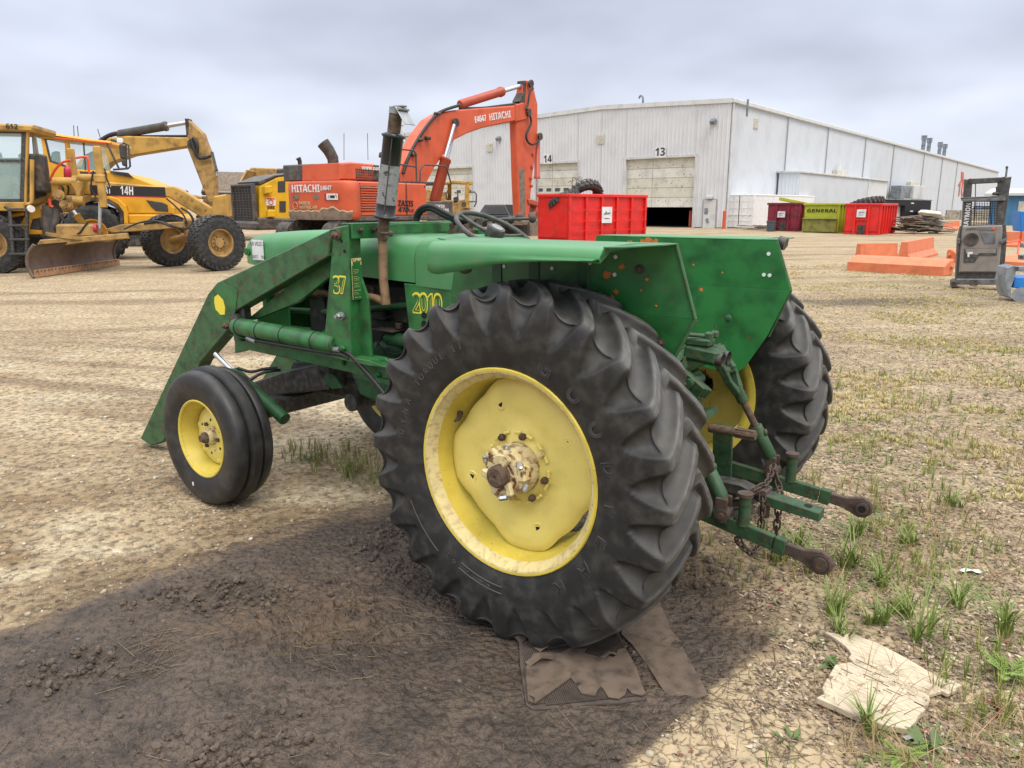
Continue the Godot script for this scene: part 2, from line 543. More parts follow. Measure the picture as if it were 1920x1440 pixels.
func ground() -> void:
	gn = noisy(31, 1.0, 4)
	gf = noisy(32, 3.0, 4)
	var fine := noisy(33, 9.0, 3)
	var broad := noisy(34, 0.12, 4)
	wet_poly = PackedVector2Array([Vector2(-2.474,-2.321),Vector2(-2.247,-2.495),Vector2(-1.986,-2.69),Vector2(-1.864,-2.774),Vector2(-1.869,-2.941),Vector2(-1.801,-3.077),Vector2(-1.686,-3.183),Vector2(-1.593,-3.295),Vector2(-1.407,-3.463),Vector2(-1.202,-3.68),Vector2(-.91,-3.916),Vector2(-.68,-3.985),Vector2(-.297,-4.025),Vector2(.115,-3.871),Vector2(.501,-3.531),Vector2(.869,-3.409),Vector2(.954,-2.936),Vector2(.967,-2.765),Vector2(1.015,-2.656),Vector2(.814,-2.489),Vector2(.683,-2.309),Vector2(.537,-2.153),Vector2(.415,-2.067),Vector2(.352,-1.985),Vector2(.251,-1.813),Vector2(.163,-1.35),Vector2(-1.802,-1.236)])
	var print_at := Vector3(-.746,0,-2.694)
	var nx := 420
	var nz := 640
	var xs := PackedFloat32Array()
	var zs := PackedFloat32Array()
	for i in 2 * nx + 1:
		xs.append(2.6 * sinh(5.6 * (i - nx) / nx) + 0.2)
	for j in nz + 1:
		var v := float(j) / nz
		zs.append(-3.2 - 2.4 * sinh(-2.4 + v * 8.6))
	var w := xs.size()
	var hs := PackedFloat32Array()
	hs.resize(w * zs.size())
	for j in zs.size():
		for i in w:
			hs[j * w + i] = height(xs[i], zs[j])
	var zone := PackedByteArray()
	zone.resize(hs.size())
	var cols := PackedColorArray()
	cols.resize(hs.size())
	for j in zs.size():
		var z := zs[j]
		for i in w:
			var x := xs[i]
			var id := j * w + i
			var d := sqrt(x * x + z * z)
			var b := broad.get_noise_2d(x, z * 2.2)
			var a := gn.get_noise_2d(x * 0.9, z * 1.5)
			var f := fine.get_noise_2d(x, z) if d < 25.0 else 0.0
			var k := wet(x, z)
			var right := smoothstep(-0.4, 1.2, x + z * 0.16 + 0.5 + a * 0.5)
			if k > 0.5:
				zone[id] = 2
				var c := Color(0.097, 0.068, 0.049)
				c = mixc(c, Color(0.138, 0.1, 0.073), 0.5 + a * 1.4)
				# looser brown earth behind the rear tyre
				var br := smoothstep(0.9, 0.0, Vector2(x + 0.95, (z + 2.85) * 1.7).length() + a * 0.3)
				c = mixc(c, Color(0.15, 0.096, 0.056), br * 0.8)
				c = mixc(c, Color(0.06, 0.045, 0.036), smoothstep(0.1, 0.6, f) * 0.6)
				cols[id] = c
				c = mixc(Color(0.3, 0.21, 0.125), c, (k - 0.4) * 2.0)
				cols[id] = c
				# tread prints in the soft soil
				var pr := Vector2(x - print_at.x, z - print_at.z)
				var pm := smoothstep(0.42, 0.15, Vector2(pr.x * 0.8, pr.y * 1.3).length())
				hs[id] += pm * 0.016 * sin((pr.y * 0.85 + pr.x * 0.5) * 62.0 + a * 3.0)
				hs[id] += f * 0.006 + gf.get_noise_2d(x * 0.5 + 7.0, z * 0.8) * 0.016
				continue
			var c := Color(0.54, 0.44, 0.31)
			c = mixc(c, Color(0.3, 0.215, 0.13), 0.24 + b * 1.0 + a * 0.9)
			c = mixc(c, Color(0.62, 0.54, 0.41), smoothstep(0.05, 0.5, gn.get_noise_2d(x * 0.6 + 60, z * 1.1)))
			if d > 4.5 and x < 2.0 - z * 0.3:
				# churned earth along the wheel tracks
				var tr := broad.get_noise_2d(x * 1.4 + 80.0, z * 7.0 - x * 2.2)
				c = mixc(c, Color(0.27, 0.19, 0.12), smoothstep(0.1, 0.4, tr + f * 0.25) * smoothstep(4.5, 6.5, d) * 0.75)
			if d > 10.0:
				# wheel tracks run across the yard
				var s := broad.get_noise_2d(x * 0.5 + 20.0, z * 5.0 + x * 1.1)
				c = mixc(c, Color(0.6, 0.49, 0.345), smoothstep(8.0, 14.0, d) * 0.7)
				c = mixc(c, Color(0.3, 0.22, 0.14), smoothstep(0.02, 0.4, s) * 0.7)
			zone[id] = 0
			if right > 0.5 and d < 9.0 + b * 4.0:
				zone[id] = 1
				var lit := smoothstep(1.15, 2.2, x + a * 0.5 - (z + 2.2) * 0.45)
				c = mixc(Color(0.57, 0.465, 0.33), Color(0.45, 0.36, 0.25), 0.5 + f)
				c = mixc(c, Color(0.26, 0.2, 0.145), lit * clampf(0.42 + f * 0.8 + a * 0.5, 0, 1))
			if x > 4.0 and d < 24.0 and z < -6.0:
				var dry := smoothstep(4.0, 6.5, x - z * 0.05) * smoothstep(24.0, 17.0, d)
				c = mixc(c, Color(0.43, 0.35, 0.22), dry * (0.5 + a))
			# damp dark strips on the right
			var st := smoothstep(1.0, 0.2, Vector2((x - 6.2) * 0.45, (z + 13.2) * 1.1).length() + a * 0.5)
			c = mixc(c, Color(0.12, 0.09, 0.065), st * 0.85)
			c = mixc(c, Color(0.16, 0.115, 0.075), k * 1.6)
			c = c * (1.0 + f * 0.22)
			c.g *= 0.97
			c.b *= 0.87
			c.a = 1.0
			cols[id] = c
	var mats := [M_ground("yard_gravel", 0), M_ground("cracked_clay", 1), M_ground("wet_mud", 2)]
	var am := ArrayMesh.new()
	for zi in 3:
		var remap := PackedInt32Array()
		remap.resize(hs.size())
		remap.fill(-1)
		var pv := PackedVector3Array()
		var pn := PackedVector3Array()
		var pc := PackedColorArray()
		var pu := PackedVector2Array()
		var ix := PackedInt32Array()
		for j in zs.size() - 1:
			for i in w - 1:
				var id := j * w + i
				if zone[id] != zi: continue
				var four := [id, id + 1, id + w + 1, id + w]
				for n in 4:
					var v: int = four[n]
					if remap[v] < 0:
						remap[v] = pv.size()
						var vi := v % w
						var vj := v / w
						pv.append(Vector3(xs[vi], hs[v], zs[vj]))
						var l := maxi(vi - 1, 0)
						var r := mini(vi + 1, w - 1)
						var u := maxi(vj - 1, 0)
						var o := mini(vj + 1, zs.size() - 1)
						var dx := (hs[vj * w + r] - hs[vj * w + l]) / (xs[r] - xs[l])
						var dz := (hs[o * w + vi] - hs[u * w + vi]) / (zs[o] - zs[u])
						pn.append(Vector3(-dx, 1, -dz).normalized())
						pc.append(cols[v])
						pu.append(Vector2(xs[vi], zs[vj]))
				# rows run away from the camera: z falls with j
				ix.append_array(PackedInt32Array([remap[four[0]], remap[four[3]], remap[four[2]], remap[four[0]], remap[four[2]], remap[four[1]]]))
		var ar := []
		ar.resize(Mesh.ARRAY_MAX)
		ar[Mesh.ARRAY_VERTEX] = pv
		ar[Mesh.ARRAY_NORMAL] = pn
		ar[Mesh.ARRAY_COLOR] = pc
		ar[Mesh.ARRAY_TEX_UV] = pu
		ar[Mesh.ARRAY_INDEX] = ix
		am.add_surface_from_arrays(Mesh.PRIMITIVE_TRIANGLES, ar)
		am.surface_set_material(zi, mats[zi])
	var g := MeshInstance3D.new()
	g.name = "ground"
	g.mesh = am
	add_child(g)
	tag(g, "", "", "", "structure")

func M_ground(key: String, k: int) -> StandardMaterial3D:
	var m := StandardMaterial3D.new()
	m.resource_name = key
	m.vertex_color_use_as_albedo = true
	m.texture_repeat = true
	m.roughness = [0.95, 0.95, 0.7][k]
	m.heightmap_enabled = true
	m.detail_enabled = true
	m.detail_blend_mode = BaseMaterial3D.BLEND_MODE_MUL
	m.detail_uv_layer = BaseMaterial3D.DETAIL_UV_2
	m.uv2_triplanar = true
	m.uv2_world_triplanar = true
	if k == 0:
		m.albedo_texture = noise_tex(41, 0.05, [0.0, lin(0.5, 0.45, 0.4), 0.25, lin(0.82, 0.8, 0.77), 0.7, lin(0.95, 0.95, 0.95), 1.0, lin(1, 1, 1)], 1024, FastNoiseLite.TYPE_CELLULAR, 1, FastNoiseLite.RETURN_CELL_VALUE, true, 0.0)
		m.heightmap_texture = noise_tex(41, 0.05, [0.0, 1.0, 1.0, 0.0], 1024, FastNoiseLite.TYPE_CELLULAR, 2, FastNoiseLite.RETURN_DISTANCE, true, 0.0)
		m.heightmap_scale = 1.5
		m.uv1_scale = Vector3(0.9, 0.9, 0.9)
		m.detail_albedo = noise_tex(43, 0.02, [0.0, 0.55, 0.4, 0.85, 1.0, 1.0], 512, FastNoiseLite.TYPE_SIMPLEX_SMOOTH, 6)
		m.uv2_scale = Vector3.ONE * 1.1
	elif k == 1:
		m.albedo_texture = noise_tex(44, 0.03, [0.0, lin(0.42, 0.35, 0.28), 0.025, lin(0.66, 0.6, 0.53), 0.06, lin(0.94, 0.93, 0.92), 1.0, lin(1, 1, 1)], 1024, FastNoiseLite.TYPE_CELLULAR, 1, FastNoiseLite.RETURN_DISTANCE2_SUB)
		m.heightmap_texture = noise_tex(44, 0.03, [0.0, 0.0, 0.1, 0.85, 1.0, 1.0], 1024, FastNoiseLite.TYPE_CELLULAR, 1, FastNoiseLite.RETURN_DISTANCE2_SUB)
		m.heightmap_scale = 0.5
		m.uv1_scale = Vector3(0.8, 0.8, 0.8)
		m.detail_albedo = noise_tex(45, 0.03, [0.0, 0.5, 0.35, 0.85, 1.0, 1.0], 512, FastNoiseLite.TYPE_SIMPLEX_SMOOTH, 6)
		m.uv2_scale = Vector3.ONE * 0.6
	else:
		m.albedo_texture = noise_tex(46, 0.05, [0.0, 0.6, 0.5, 0.9, 1.0, 1.0], 512, FastNoiseLite.TYPE_SIMPLEX_SMOOTH, 5)
		m.heightmap_texture = noise_tex(47, 0.02, [], 1024, FastNoiseLite.TYPE_SIMPLEX_SMOOTH, 7)
		m.heightmap_scale = 3.0
		m.uv1_scale = Vector3(0.9, 0.9, 0.9)
		m.detail_albedo = noise_tex(48, 0.012, [0.0, 0.6, 0.5, 0.9, 1.0, 1.0], 512, FastNoiseLite.TYPE_SIMPLEX_SMOOTH, 6)
		m.uv2_scale = Vector3.ONE * 0.5
	return m

func ribbed(b: B, xs0: float, xs1: float, lo: Callable, hi: Callable, period := 0.34, depth := 0.06) -> void:
	var x := xs0
	while x < xs1 - 0.001:
		var e := minf(x + period, xs1)
		var w := e - x
		var px := [x, x + w * 0.12, x + w * 0.22, x + w * 0.34, x + w * 0.44, e]
		var pz := [0.0, 0.0, depth, depth, 0.0, 0.0]
		for i in 5:
			var y0: float = lo.call((px[i] + px[i + 1]) * 0.5)
			var a := Vector3(px[i], y0, pz[i])
			var c := Vector3(px[i + 1], y0, pz[i + 1])
			b.q(a, c, Vector3(c.x, hi.call(c.x), c.z), Vector3(a.x, hi.call(a.x), a.z))
		x = e

func sheet_door(W: Node3D, x0: float, x1: float, y0: float, y1: float, n: int, lights: int) -> void:
	var D := part("overhead_door", W)
	var h := (y1 - 0.02) / n
	for k in n:
		var lo := y0 + h * k
		var b := B.new()
		var top := minf(lo + h - 0.02, y1 + 0.3)
		if lo > y1: break
		b.box(Vector3((x0 + x1) * 0.5, (lo + minf(top, y1)) * 0.5, -0.3), Vector3(x1 - x0, minf(top, y1) - lo, 0.06), 0.012)
		obj("door_section", b, M.door_cream if k % 3 else M.door_white, D)
	var b := B.new()
	b.box(Vector3(lerpf(x0, x1, 0.38), (y0 + y1) * 0.5, -0.265), Vector3(0.03, y1 - y0, 0.02), 0.004)
	obj("door_seam", b, M.grey_trim, D)
	for k in lights:
		b = B.new()
		b.box(Vector3(lerpf(x0, x1, (k + 0.5) / lights), y0 + h * 4.5, -0.262), Vector3(0.55, 0.28, 0.02), 0.004)
		obj("door_light", b, M.pane_dark, D)
	b = B.new()
	b.box(Vector3(x0 - 0.1, y1 * 0.5, -0.12), Vector3(0.2, y1, 0.36), 0.01)
	b.box(Vector3(x1 + 0.1, y1 * 0.5, -0.12), Vector3(0.2, y1, 0.36), 0.01)
	b.box(Vector3((x0 + x1) * 0.5, y1 + 0.1, -0.12), Vector3(x1 - x0 + 0.4, 0.2, 0.36), 0.01)
	obj("door_frame", b, M.white_trim, D)

func buildings() -> void:
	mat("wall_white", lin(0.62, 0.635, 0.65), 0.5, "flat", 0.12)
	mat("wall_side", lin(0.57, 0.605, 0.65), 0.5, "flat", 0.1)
	mat("white_trim", lin(0.6, 0.61, 0.6), 0.5, "soft", 0.3)
	mat("grey_trim", lin(0.3, 0.31, 0.32), 0.5, "")
	mat("door_cream", lin(0.62, 0.6, 0.5), 0.5, "soft", 0.3, "spots", 0.25)
	mat("door_white", lin(0.7, 0.69, 0.62), 0.5, "soft", 0.3, "spots", 0.25)
	mat("pane_dark", lin(0.06, 0.065, 0.07), 0.15, "")
	mat("bollard_red", lin(0.6, 0.1, 0.04), 0.6, "soft", 1.0)
	mat("roof_metal", lin(0.55, 0.57, 0.58), 0.5, "soft", 0.1)
	mat("duct_grey", lin(0.25, 0.28, 0.31), 0.4, "grime", 0.4, "", 1.0, 0.4)
	mat("building_blue", lin(0.06, 0.2, 0.36), 0.5, "soft", 0.2)
	mat("concrete", lin(0.4, 0.37, 0.32), 0.9, "grime", 0.5)
	mat("interior", lin(0.04, 0.04, 0.04), 0.9, "")
	var W := thing("warehouse", "large white metal-clad warehouse with numbered overhead doors", "building", Vector3(16.07,0,-59.33),-0.7156)
	var roofline := func(x: float) -> float: return lerpf(9.49, 9.09, (x + 11.4) / 11.4) if x > -11.4 else lerpf(9.49, 8.74, (x + 11.4) / -24.6)
	var doors := [[-8.95, -2.72, 5.32], [-18.6, -13.8, 5.28], [-33.5, -26.35, 5.25]]
	var base := func(x: float) -> float:
		for d in doors:
			if x > d[0] and x < d[1]: return d[2]
		return 0.05
	var b := B.new()
	var cuts := [-36.0, -33.5, -26.35, -18.6, -13.8, -11.4, -8.95, -2.72, 0.0]
	for i in cuts.size() - 1: ribbed(b, cuts[i], cuts[i + 1], base, roofline)
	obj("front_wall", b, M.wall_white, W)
	b = B.new()
	for i in 2:
		var xa: float = [-11.4, -36.1][i]
		var xb: float = [0.12, -11.4][i]
		var ya: float = roofline.call(xa)
		var yb: float = roofline.call(xb)
		b.q(Vector3(xa, ya - 0.1, 0.12), Vector3(xb, yb - 0.1, 0.12), Vector3(xb, yb + 0.22, 0.12), Vector3(xa, ya + 0.22, 0.12))
		b.q(Vector3(xa, ya + 0.22, 0.12), Vector3(xb, yb + 0.22, 0.12), Vector3(xb, yb + 0.22, -0.3), Vector3(xa, ya + 0.22, -0.3))
		b.q(Vector3(xa, ya - 0.1, -0.3), Vector3(xb, yb - 0.1, -0.3), Vector3(xb, yb - 0.1, 0.12), Vector3(xa, ya - 0.1, 0.12))
	obj("gable_trim", b, M.white_trim, W)
	# the long side wall runs off at about a right angle
	var S := part("side_wall", W)
	S.transform = W.transform.affine_inverse() * Transform3D(Basis(Vector3.UP, deg_to_rad(52)), W.position)
	b = B.new()
	ribbed(b, 0.05, 150.0, func(_x): return 0.05, func(_x): return 9.05, 0.3, 0.03)
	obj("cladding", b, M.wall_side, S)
	b = B.new()
	b.box(Vector3(75, 9.15, 0.08), Vector3(150.2, 0.3, 0.3), 0.03)
	obj("gutter", b, M.white_trim, S)
	for x in [Vector3(.068,4.968,.1), Vector3(11.889,8.116,.1), Vector3(23.269,7.986,.1), Vector3(37.065,7.755,.1), Vector3(50.314,7.85,.1), Vector3(68.65,7.308,.1), Vector3(82.612,7.06,.1), Vector3(96.154,7.092,.1)]:
		b = B.new()
		b.box(Vector3(x.x, 4.5, 0.12), Vector3(0.11, 9.0, 0.1), 0.02)
		obj("downpipe", b, M.grey_trim if x.x > 1.0 else M.white_trim, S)
	b = B.new()
	var vc := Vector3(4.791,7.945,.05)
	b.box(vc, Vector3(0.9, 0.8, 0.06), 0.01)
	for k in 6: b.box(vc + Vector3(0, -0.3 + 0.12 * k, 0.04), Vector3(0.86, 0.05, 0.04), 0.004)
	obj("louvre_vent", b, M.door_cream, S)
	for e in [[Vector3(27.552,4.732,.3), 3.2], [Vector3(62.522,4.392,.3), 5.5]]:
		b = B.new()
		b.box(e[0], Vector3(e[1], 0.9, 0.5), 0.02)
		obj("wall_hood", b, M.door_cream, S)
	b = B.new()
	b.text_fit("10", Vector3(99.783,4.612,.08), Vector3(107.143,4.645,.08), 2.6, true, 0.02)
	b.prism([Vector2(101.378,7.53),Vector2(103.657,7.516),Vector2(104.955,5.903),Vector2(102.153,5.836)], 0.07, 0.1)
	obj("number_sign", b, M.bollard_red, S)
	b = B.new()
	b.box(Vector3(26.99,5.335,.4), Vector3(0.6, 0.9, 0.1))
	obj("wall_sign", b, M.white_paint, S)
	b = B.new()
	# roof and the closed rear, so the inside stays dark
	var sx := Vector3(sin(deg_to_rad(52)), 0, cos(deg_to_rad(52)))
	var dirs := W.transform.basis.inverse() * (Basis(Vector3.UP, deg_to_rad(52)) * Vector3(1, 0, 0))
	for i in 2:
		var xa: float = [-11.4, -36.0][i]
		var xb: float = [0.1, -11.4][i]
		var a := Vector3(xa, roofline.call(xa) + 0.1, 0)
		var c := Vector3(xb, roofline.call(xb) + 0.1, 0)
		b.q(a, c, c + dirs * 150.0, a + dirs * 150.0)
	var l := Vector3(-36, 0, 0)
	b.q(l + dirs * 150, l, l + Vector3(0, 8.7, 0), l + dirs * 150 + Vector3(0, 8.7, 0))
	b.q(dirs * 150, l + dirs * 150, l + dirs * 150 + Vector3(0, 9, 0), dirs * 150 + Vector3(0, 9, 0))
	obj("roof", b, M.roof_metal, W)
	b = B.new()
	b.q(Vector3(-35.8, 0.02, -0.4), Vector3(-2, 0.02, -0.4), Vector3(-2, 0.02, -25), Vector3(-35.8, 0.02, -25))
	b.q(Vector3(-35.8, 0, -25), Vector3(-2, 0, -25), Vector3(-2, 8.6, -25), Vector3(-35.8, 8.6, -25))
	obj("interior", b, M.interior, W)
	sheet_door(W, -8.95, -2.72, 1.55, 5.32, 7, 0)
	sheet_door(W, -18.6, -13.8, 0.1, 5.28, 8, 5)
	sheet_door(W, -33.5, -26.35, 0.1, 5.25, 8, 5)
	for e in [["14", Vector3(-17.059,5.691,.07)], ["13", Vector3(-5.766,5.786,.07)]]:
		b = B.new()
		b.box(e[1], Vector3(0.95, 0.85, 0.03), 0.004)
		var sg := obj("door_number_sign", b, M.white_paint, W)
		b = B.new()
		b.text(e[0], 0.62, Transform3D(Basis(), e[1] + Vector3(0, 0, 0.022)), true, 0.01)
		obj("numeral", b, M.black, sg)
	for v in [Vector3(-24.027,6.965,.05), Vector3(-11.497,7.057,.05)]:
		b = B.new()
		b.box(v, Vector3(0.7, 0.8, 0.06), 0.01)
		for k in 5: b.box(v + Vector3(0, -0.28 + 0.14 * k, 0.04), Vector3(0.66, 0.05, 0.04), 0.004)
		obj("louvre_vent", b, M.door_cream, W)
	for v in [Vector3(-1.292,7.748,.25), Vector3(-22.768,7.696,.25)]:
		b = B.new()
		b.box(v, Vector3(0.4, 0.32, 0.4), 0.03, Basis(Vector3(1, 0, 0), 0.5))
		b.box(v + Vector3(0, -0.05, -0.15), Vector3(0.1, 0.1, 0.3))
		obj("wall_lamp", b, M.duct_grey, W)
	var md := part("side_door", W)
	b = B.new()
	b.box(Vector3(-1.268,1.017,.06), Vector3(1.0, 2.1, 0.06), 0.01)
	obj("door_leaf", b, M.white_trim, md)
	b = B.new()
	b.box(Vector3(-1.275,1.057,.05), Vector3(1.14, 2.2, 0.05), 0.01)
	obj("door_frame", b, M.grey_trim, md)
	b = B.new()
	b.box(Vector3(-1.529,1.255,.1), Vector3(0.3, 0.45, 0.02))
	obj("peeled_patch", b, M.duct_grey, md)
	b = B.new()
	b.box(Vector3(-1.395,.538,.1), Vector3(0.22, 0.35, 0.02), 0.0, Basis(Vector3(0, 0, 1), 0.4))
	obj("peeled_patch", b, M.duct_grey, md)
	b = B.new()
	b.box(Vector3(-1.226,1.375,.1), Vector3(0.28, 0.2, 0.02))
	obj("door_notice", b, M.door_cream, md)
	b = B.new()
	b.box(Vector3(-1.276,2.283,.2), Vector3(0.45, 0.28, 0.35), 0.05)
	obj("door_lamp", b, M.white_trim, md)
	for e in [[Vector3(-8.186,9.887,0), 0.9, true], [Vector3(.76,9.062,0), 0.5, false]]:
		b = B.new()
		var p: Vector3 = e[0]
		b.tube([p + Vector3(0, -1.0, -1.0), p + Vector3(0, e[1] * 0.4, -1.0)] if not e[2] else smooth_path([p + Vector3(0, -1.0, -1.0), p + Vector3(0, 0.15, -1.0), p + Vector3(-0.12, 0.4, -1.0), p + Vector3(-0.3, 0.38, -1.0), p + Vector3(-0.36, 0.2, -1.0)]), 0.08, 10)
		obj("roof_pipe", b, M.duct_grey, W)
	for e in [Vector3(83.424,10.025,-3), Vector3(87.714,9.916,-3), Vector3(96.924,9.851,-3), Vector3(101.435,9.793,-3)]:
		b = B.new()
		b.cyl(Vector3(e.x, 8.0, e.z), Vector3(e.x, e.y + 1.8, e.z), 0.3, 14)
		b.cyl(Vector3(e.x, e.y + 1.8, e.z), Vector3(e.x, e.y + 2.5, e.z), 0.42, 14)
		obj("roof_stack", b, M.duct_grey, S)
	for e in [Vector3(35.99,8.705,0), Vector3(42.464,8.765,0), Vector3(54.133,8.695,0), Vector3(91.853,8.232,0)]:
		b = B.new()
		b.cyl(e - Vector3(0, 1.0, 0.6), e + Vector3(0, 0.5, -0.6), 0.12, 10)
		obj("roof_pipe", b, M.duct_grey, S)
	b = B.new()
	var lp := Vector3(-35.903,8.925,.3)
	b.cyl(Vector3(lp.x, 0, lp.z), Vector3(lp.x, lp.y + 0.8, lp.z), 0.13, 12)
	b.cyl(Vector3(lp.x, lp.y + 0.8, lp.z), Vector3(lp.x, lp.y + 1.05, lp.z), 0.22, 12)
	b.cyl(Vector3(lp.x, lp.y - 0.6, lp.z), Vector3(lp.x + 0.7, lp.y - 0.9, lp.z + 0.3), 0.06, 8)
	obj("corner_flue", b, M.white_trim, W)
	# lean-to along the side wall
	var L := thing("lean_to_shed", "low white corrugated lean-to against the long side wall", "shed", Vector3(16.07,0,-59.33),0.9076)
	var la := Vector3(10.338,1.045,2)
	var lc := Vector3(32.073,.902,2)
	var le := Vector3(40.691,.845,2)
	var lh := 4.35
	b = B.new()
	b.x = Transform3D(Basis(), Vector3(0, 0, 2))
	ribbed(b, la.x, lc.x, func(_x): return 0.05, func(_x): return lh, 0.3, 0.03)
	obj("front_panel", b, M.wall_side, L)
	b = B.new()
	b.box(Vector3((lc.x + le.x) * 0.5, lh * 0.5, 1.9), Vector3(le.x - lc.x, lh, 0.12), 0.02)
	obj("plain_panel", b, M.wall_white, L)
	b = B.new()
	b.x = Transform3D(Basis(Vector3(0, 0, 1), Vector3(0, 1, 0), Vector3(-1, 0, 0)), Vector3(la.x, 0, 0.2))
	ribbed(b, 0.0, 1.8, func(_x): return 0.05, func(x): return lh + (1.8 - x) * 0.03, 0.3, 0.03)
	obj("end_panel", b, M.wall_side, L)
	b = B.new()
	b.box(Vector3((la.x + le.x) * 0.5, lh + 0.1, 1.1), Vector3(le.x - la.x + 0.3, 0.16, 2.1), 0.02, Basis(Vector3(1, 0, 0), 0.02))
	b.box(Vector3(lc.x, lh * 0.5, 2.05), Vector3(0.2, lh, 0.1), 0.01)
	obj("roof", b, M.white_trim, L)
	for e in [["first", Vector3(14.179,0,-62.413)], ["second", Vector3(15.64,0,-57.894)]]:
		b = B.new()
		b.cyl(e[1], e[1] + Vector3(0, 1.25, 0), 0.13, 16)
		b.ball(e[1] + Vector3(0, 1.25, 0), Vector3(0.13, 0.08, 0.13), 14, 6)
		tag(obj("bollard", b, M.bollard_red), "orange steel bollard at the right jamb of the half open door 13" if e[0] == "first" else "orange steel bollard at the building corner by the white container", "bollard", "orange bollards by the warehouse")
	b = B.new()
	var ep := Vector3(-4.706,0,-106.702)
	ep = Vector3(-4.6, 0, -78.0)
	b.cyl(ep, ep + Vector3(0, 1.3, 0), 0.14, 14)
	tag(obj("bollard", b, M.bollard_red), "orange steel bollard beside the parked cars left of door 14", "bollard", "orange bollards by the warehouse")
	# far blue building on the right
	var U := thing("blue_building", "blue metal building with a pale roof edge behind the forklift", "building", Vector3(47.0, 0, -66), deg_to_rad(-34))
	b = B.new()
	ribbed(b, -6, 20, func(_x): return 0.0, func(_x): return 2.6, 0.5, 0.04)
	obj("front_wall", b, M.building_blue, U)
	b = B.new()
	b.box(Vector3(7, 2.9, -4), Vector3(27, 0.25, 9), 0.03, Basis(Vector3(1, 0, 0), 0.06))
	obj("roof", b, M.roof_metal, U)
	b = B.new()
	b.box(Vector3(7, 1.3, -6), Vector3(25.8, 2.6, 11.9))
	obj("building_core", b, M.building_blue, U)
	b = B.new()
	b.box(Vector3(-2.6, 1.1, 0.06), Vector3(2.6, 1.9, 0.08), 0.02)
	obj("roller_door", b, M.door_cream, U)

func big_wheel(p: Node3D, called: String, at: Vector3, yaw: float, R: float, W: float, rr: float, blocks: int, rim: Material, tread: Material = null) -> Node3D:
	# local z is the outer side
	var w := part(called, p, at, yaw)
	var b := B.new()
	var h := W * 0.5
	var prof := []
	for v in [[rr, -0.82], [rr * 1.06, -0.95], [lerpf(rr, R, 0.45), -1.0], [lerpf(rr, R, 0.8), -0.96], [R * 0.965, -0.8], [R * 0.975, 0.0], [R * 0.965, 0.8], [lerpf(rr, R, 0.8), 0.96], [lerpf(rr, R, 0.45), 1.0], [rr * 1.06, 0.95], [rr, 0.82]]: prof.append(Vector2(v[0], v[1] * h))
	b.lathe(prof, 56)
	if blocks > 0:
		for k in blocks:
			for row in 4:
				var a := TAU * (k + 0.5 * (row % 2)) / blocks
				var z := (-0.72 + 0.48 * row) * h
				b.box(Vector3(R * 0.972 * cos(a), R * 0.972 * sin(a), z), Vector3(R * 0.055, TAU * R / blocks * 0.72, W * 0.22), R * 0.01, Basis(Vector3(0, 0, 1), a))
			for s in [-1.0, 1.0]:
				var a := TAU * (k + 0.25) / blocks
				b.box(Vector3(R * 0.93 * cos(a), R * 0.93 * sin(a), s * h * 0.9), Vector3(R * 0.12, TAU * R / blocks * 0.55, W * 0.09), R * 0.01, Basis(Vector3(0, 0, 1), a))
	elif blocks < 0:
		for k in -blocks:
			for s in [-1.0, 1.0]:
				var a := TAU * (k + (0.5 if s < 0 else 0.0)) / -blocks
				b.box(Vector3(R * 0.975 * cos(a), R * 0.975 * sin(a), s * h * 0.5), Vector3(R * 0.05, TAU * R / -blocks * 0.5, W * 0.55), R * 0.01, Basis(Vector3(0, 0, 1), a) * Basis(Vector3(1, 0, 0), s * 0.5))
	obj("tyre", b, tread if tread else M.rubber, w)
	b = B.new()
	b.lathe([Vector2(rr * 1.04, h * 0.86), Vector2(rr * 1.04, h * 0.9), Vector2(rr * 0.97, h * 0.9), Vector2(rr * 0.93, h * 0.75), Vector2(rr * 0.9, h * 0.3), Vector2(rr * 0.62, h * 0.28), Vector2(rr * 0.55, h * 0.42), Vector2(rr * 0.36, h * 0.45), Vector2(rr * 0.34, h * 0.6), Vector2(rr * 0.12, h * 0.62), Vector2(0, h * 0.62)], 36)
	b.lathe([Vector2(0, -h * 0.2), Vector2(rr * 0.9, -h * 0.3), Vector2(rr * 0.93, -h * 0.75), Vector2(rr * 1.04, -h * 0.9)], 24)
	obj("rim", b, rim, w)
	for k in 10:
		var a := TAU * k / 10
		b = B.new()
		b.bolt(Vector3(rr * 0.46 * cos(a), rr * 0.46 * sin(a), h * 0.44), Vector3(0, 0, 1), rr * 0.055, rr * 0.06)
		obj("wheel_nut", b, M.rust_metal, w)
	return w

func cylinder_pair(p: Node3D, a: Vector3, c: Vector3, r: float, share: float, barrel: Material, rod: Material = null) -> void:
	var b := B.new()
	var m := a.lerp(c, share)
	b.tube([a, a.lerp(m, 0.02), a.lerp(m, 0.94), a.lerp(m, 0.945), m], [r * 0.8, r, r, r * 1.18, r * 1.1], 16)
	obj("cylinder_barrel", b, barrel, p)
	b = B.new()
	b.cyl(m, c, r * 0.5, 12)
	obj("cylinder_rod", b, rod if rod else M.chrome, p)

func railing(p: Node3D, pts: Array, r: float, m: Material, called := "hand_rail") -> void:
	var b := B.new()
	b.tube(pts, r, 8)
	obj(called, b, m, p)

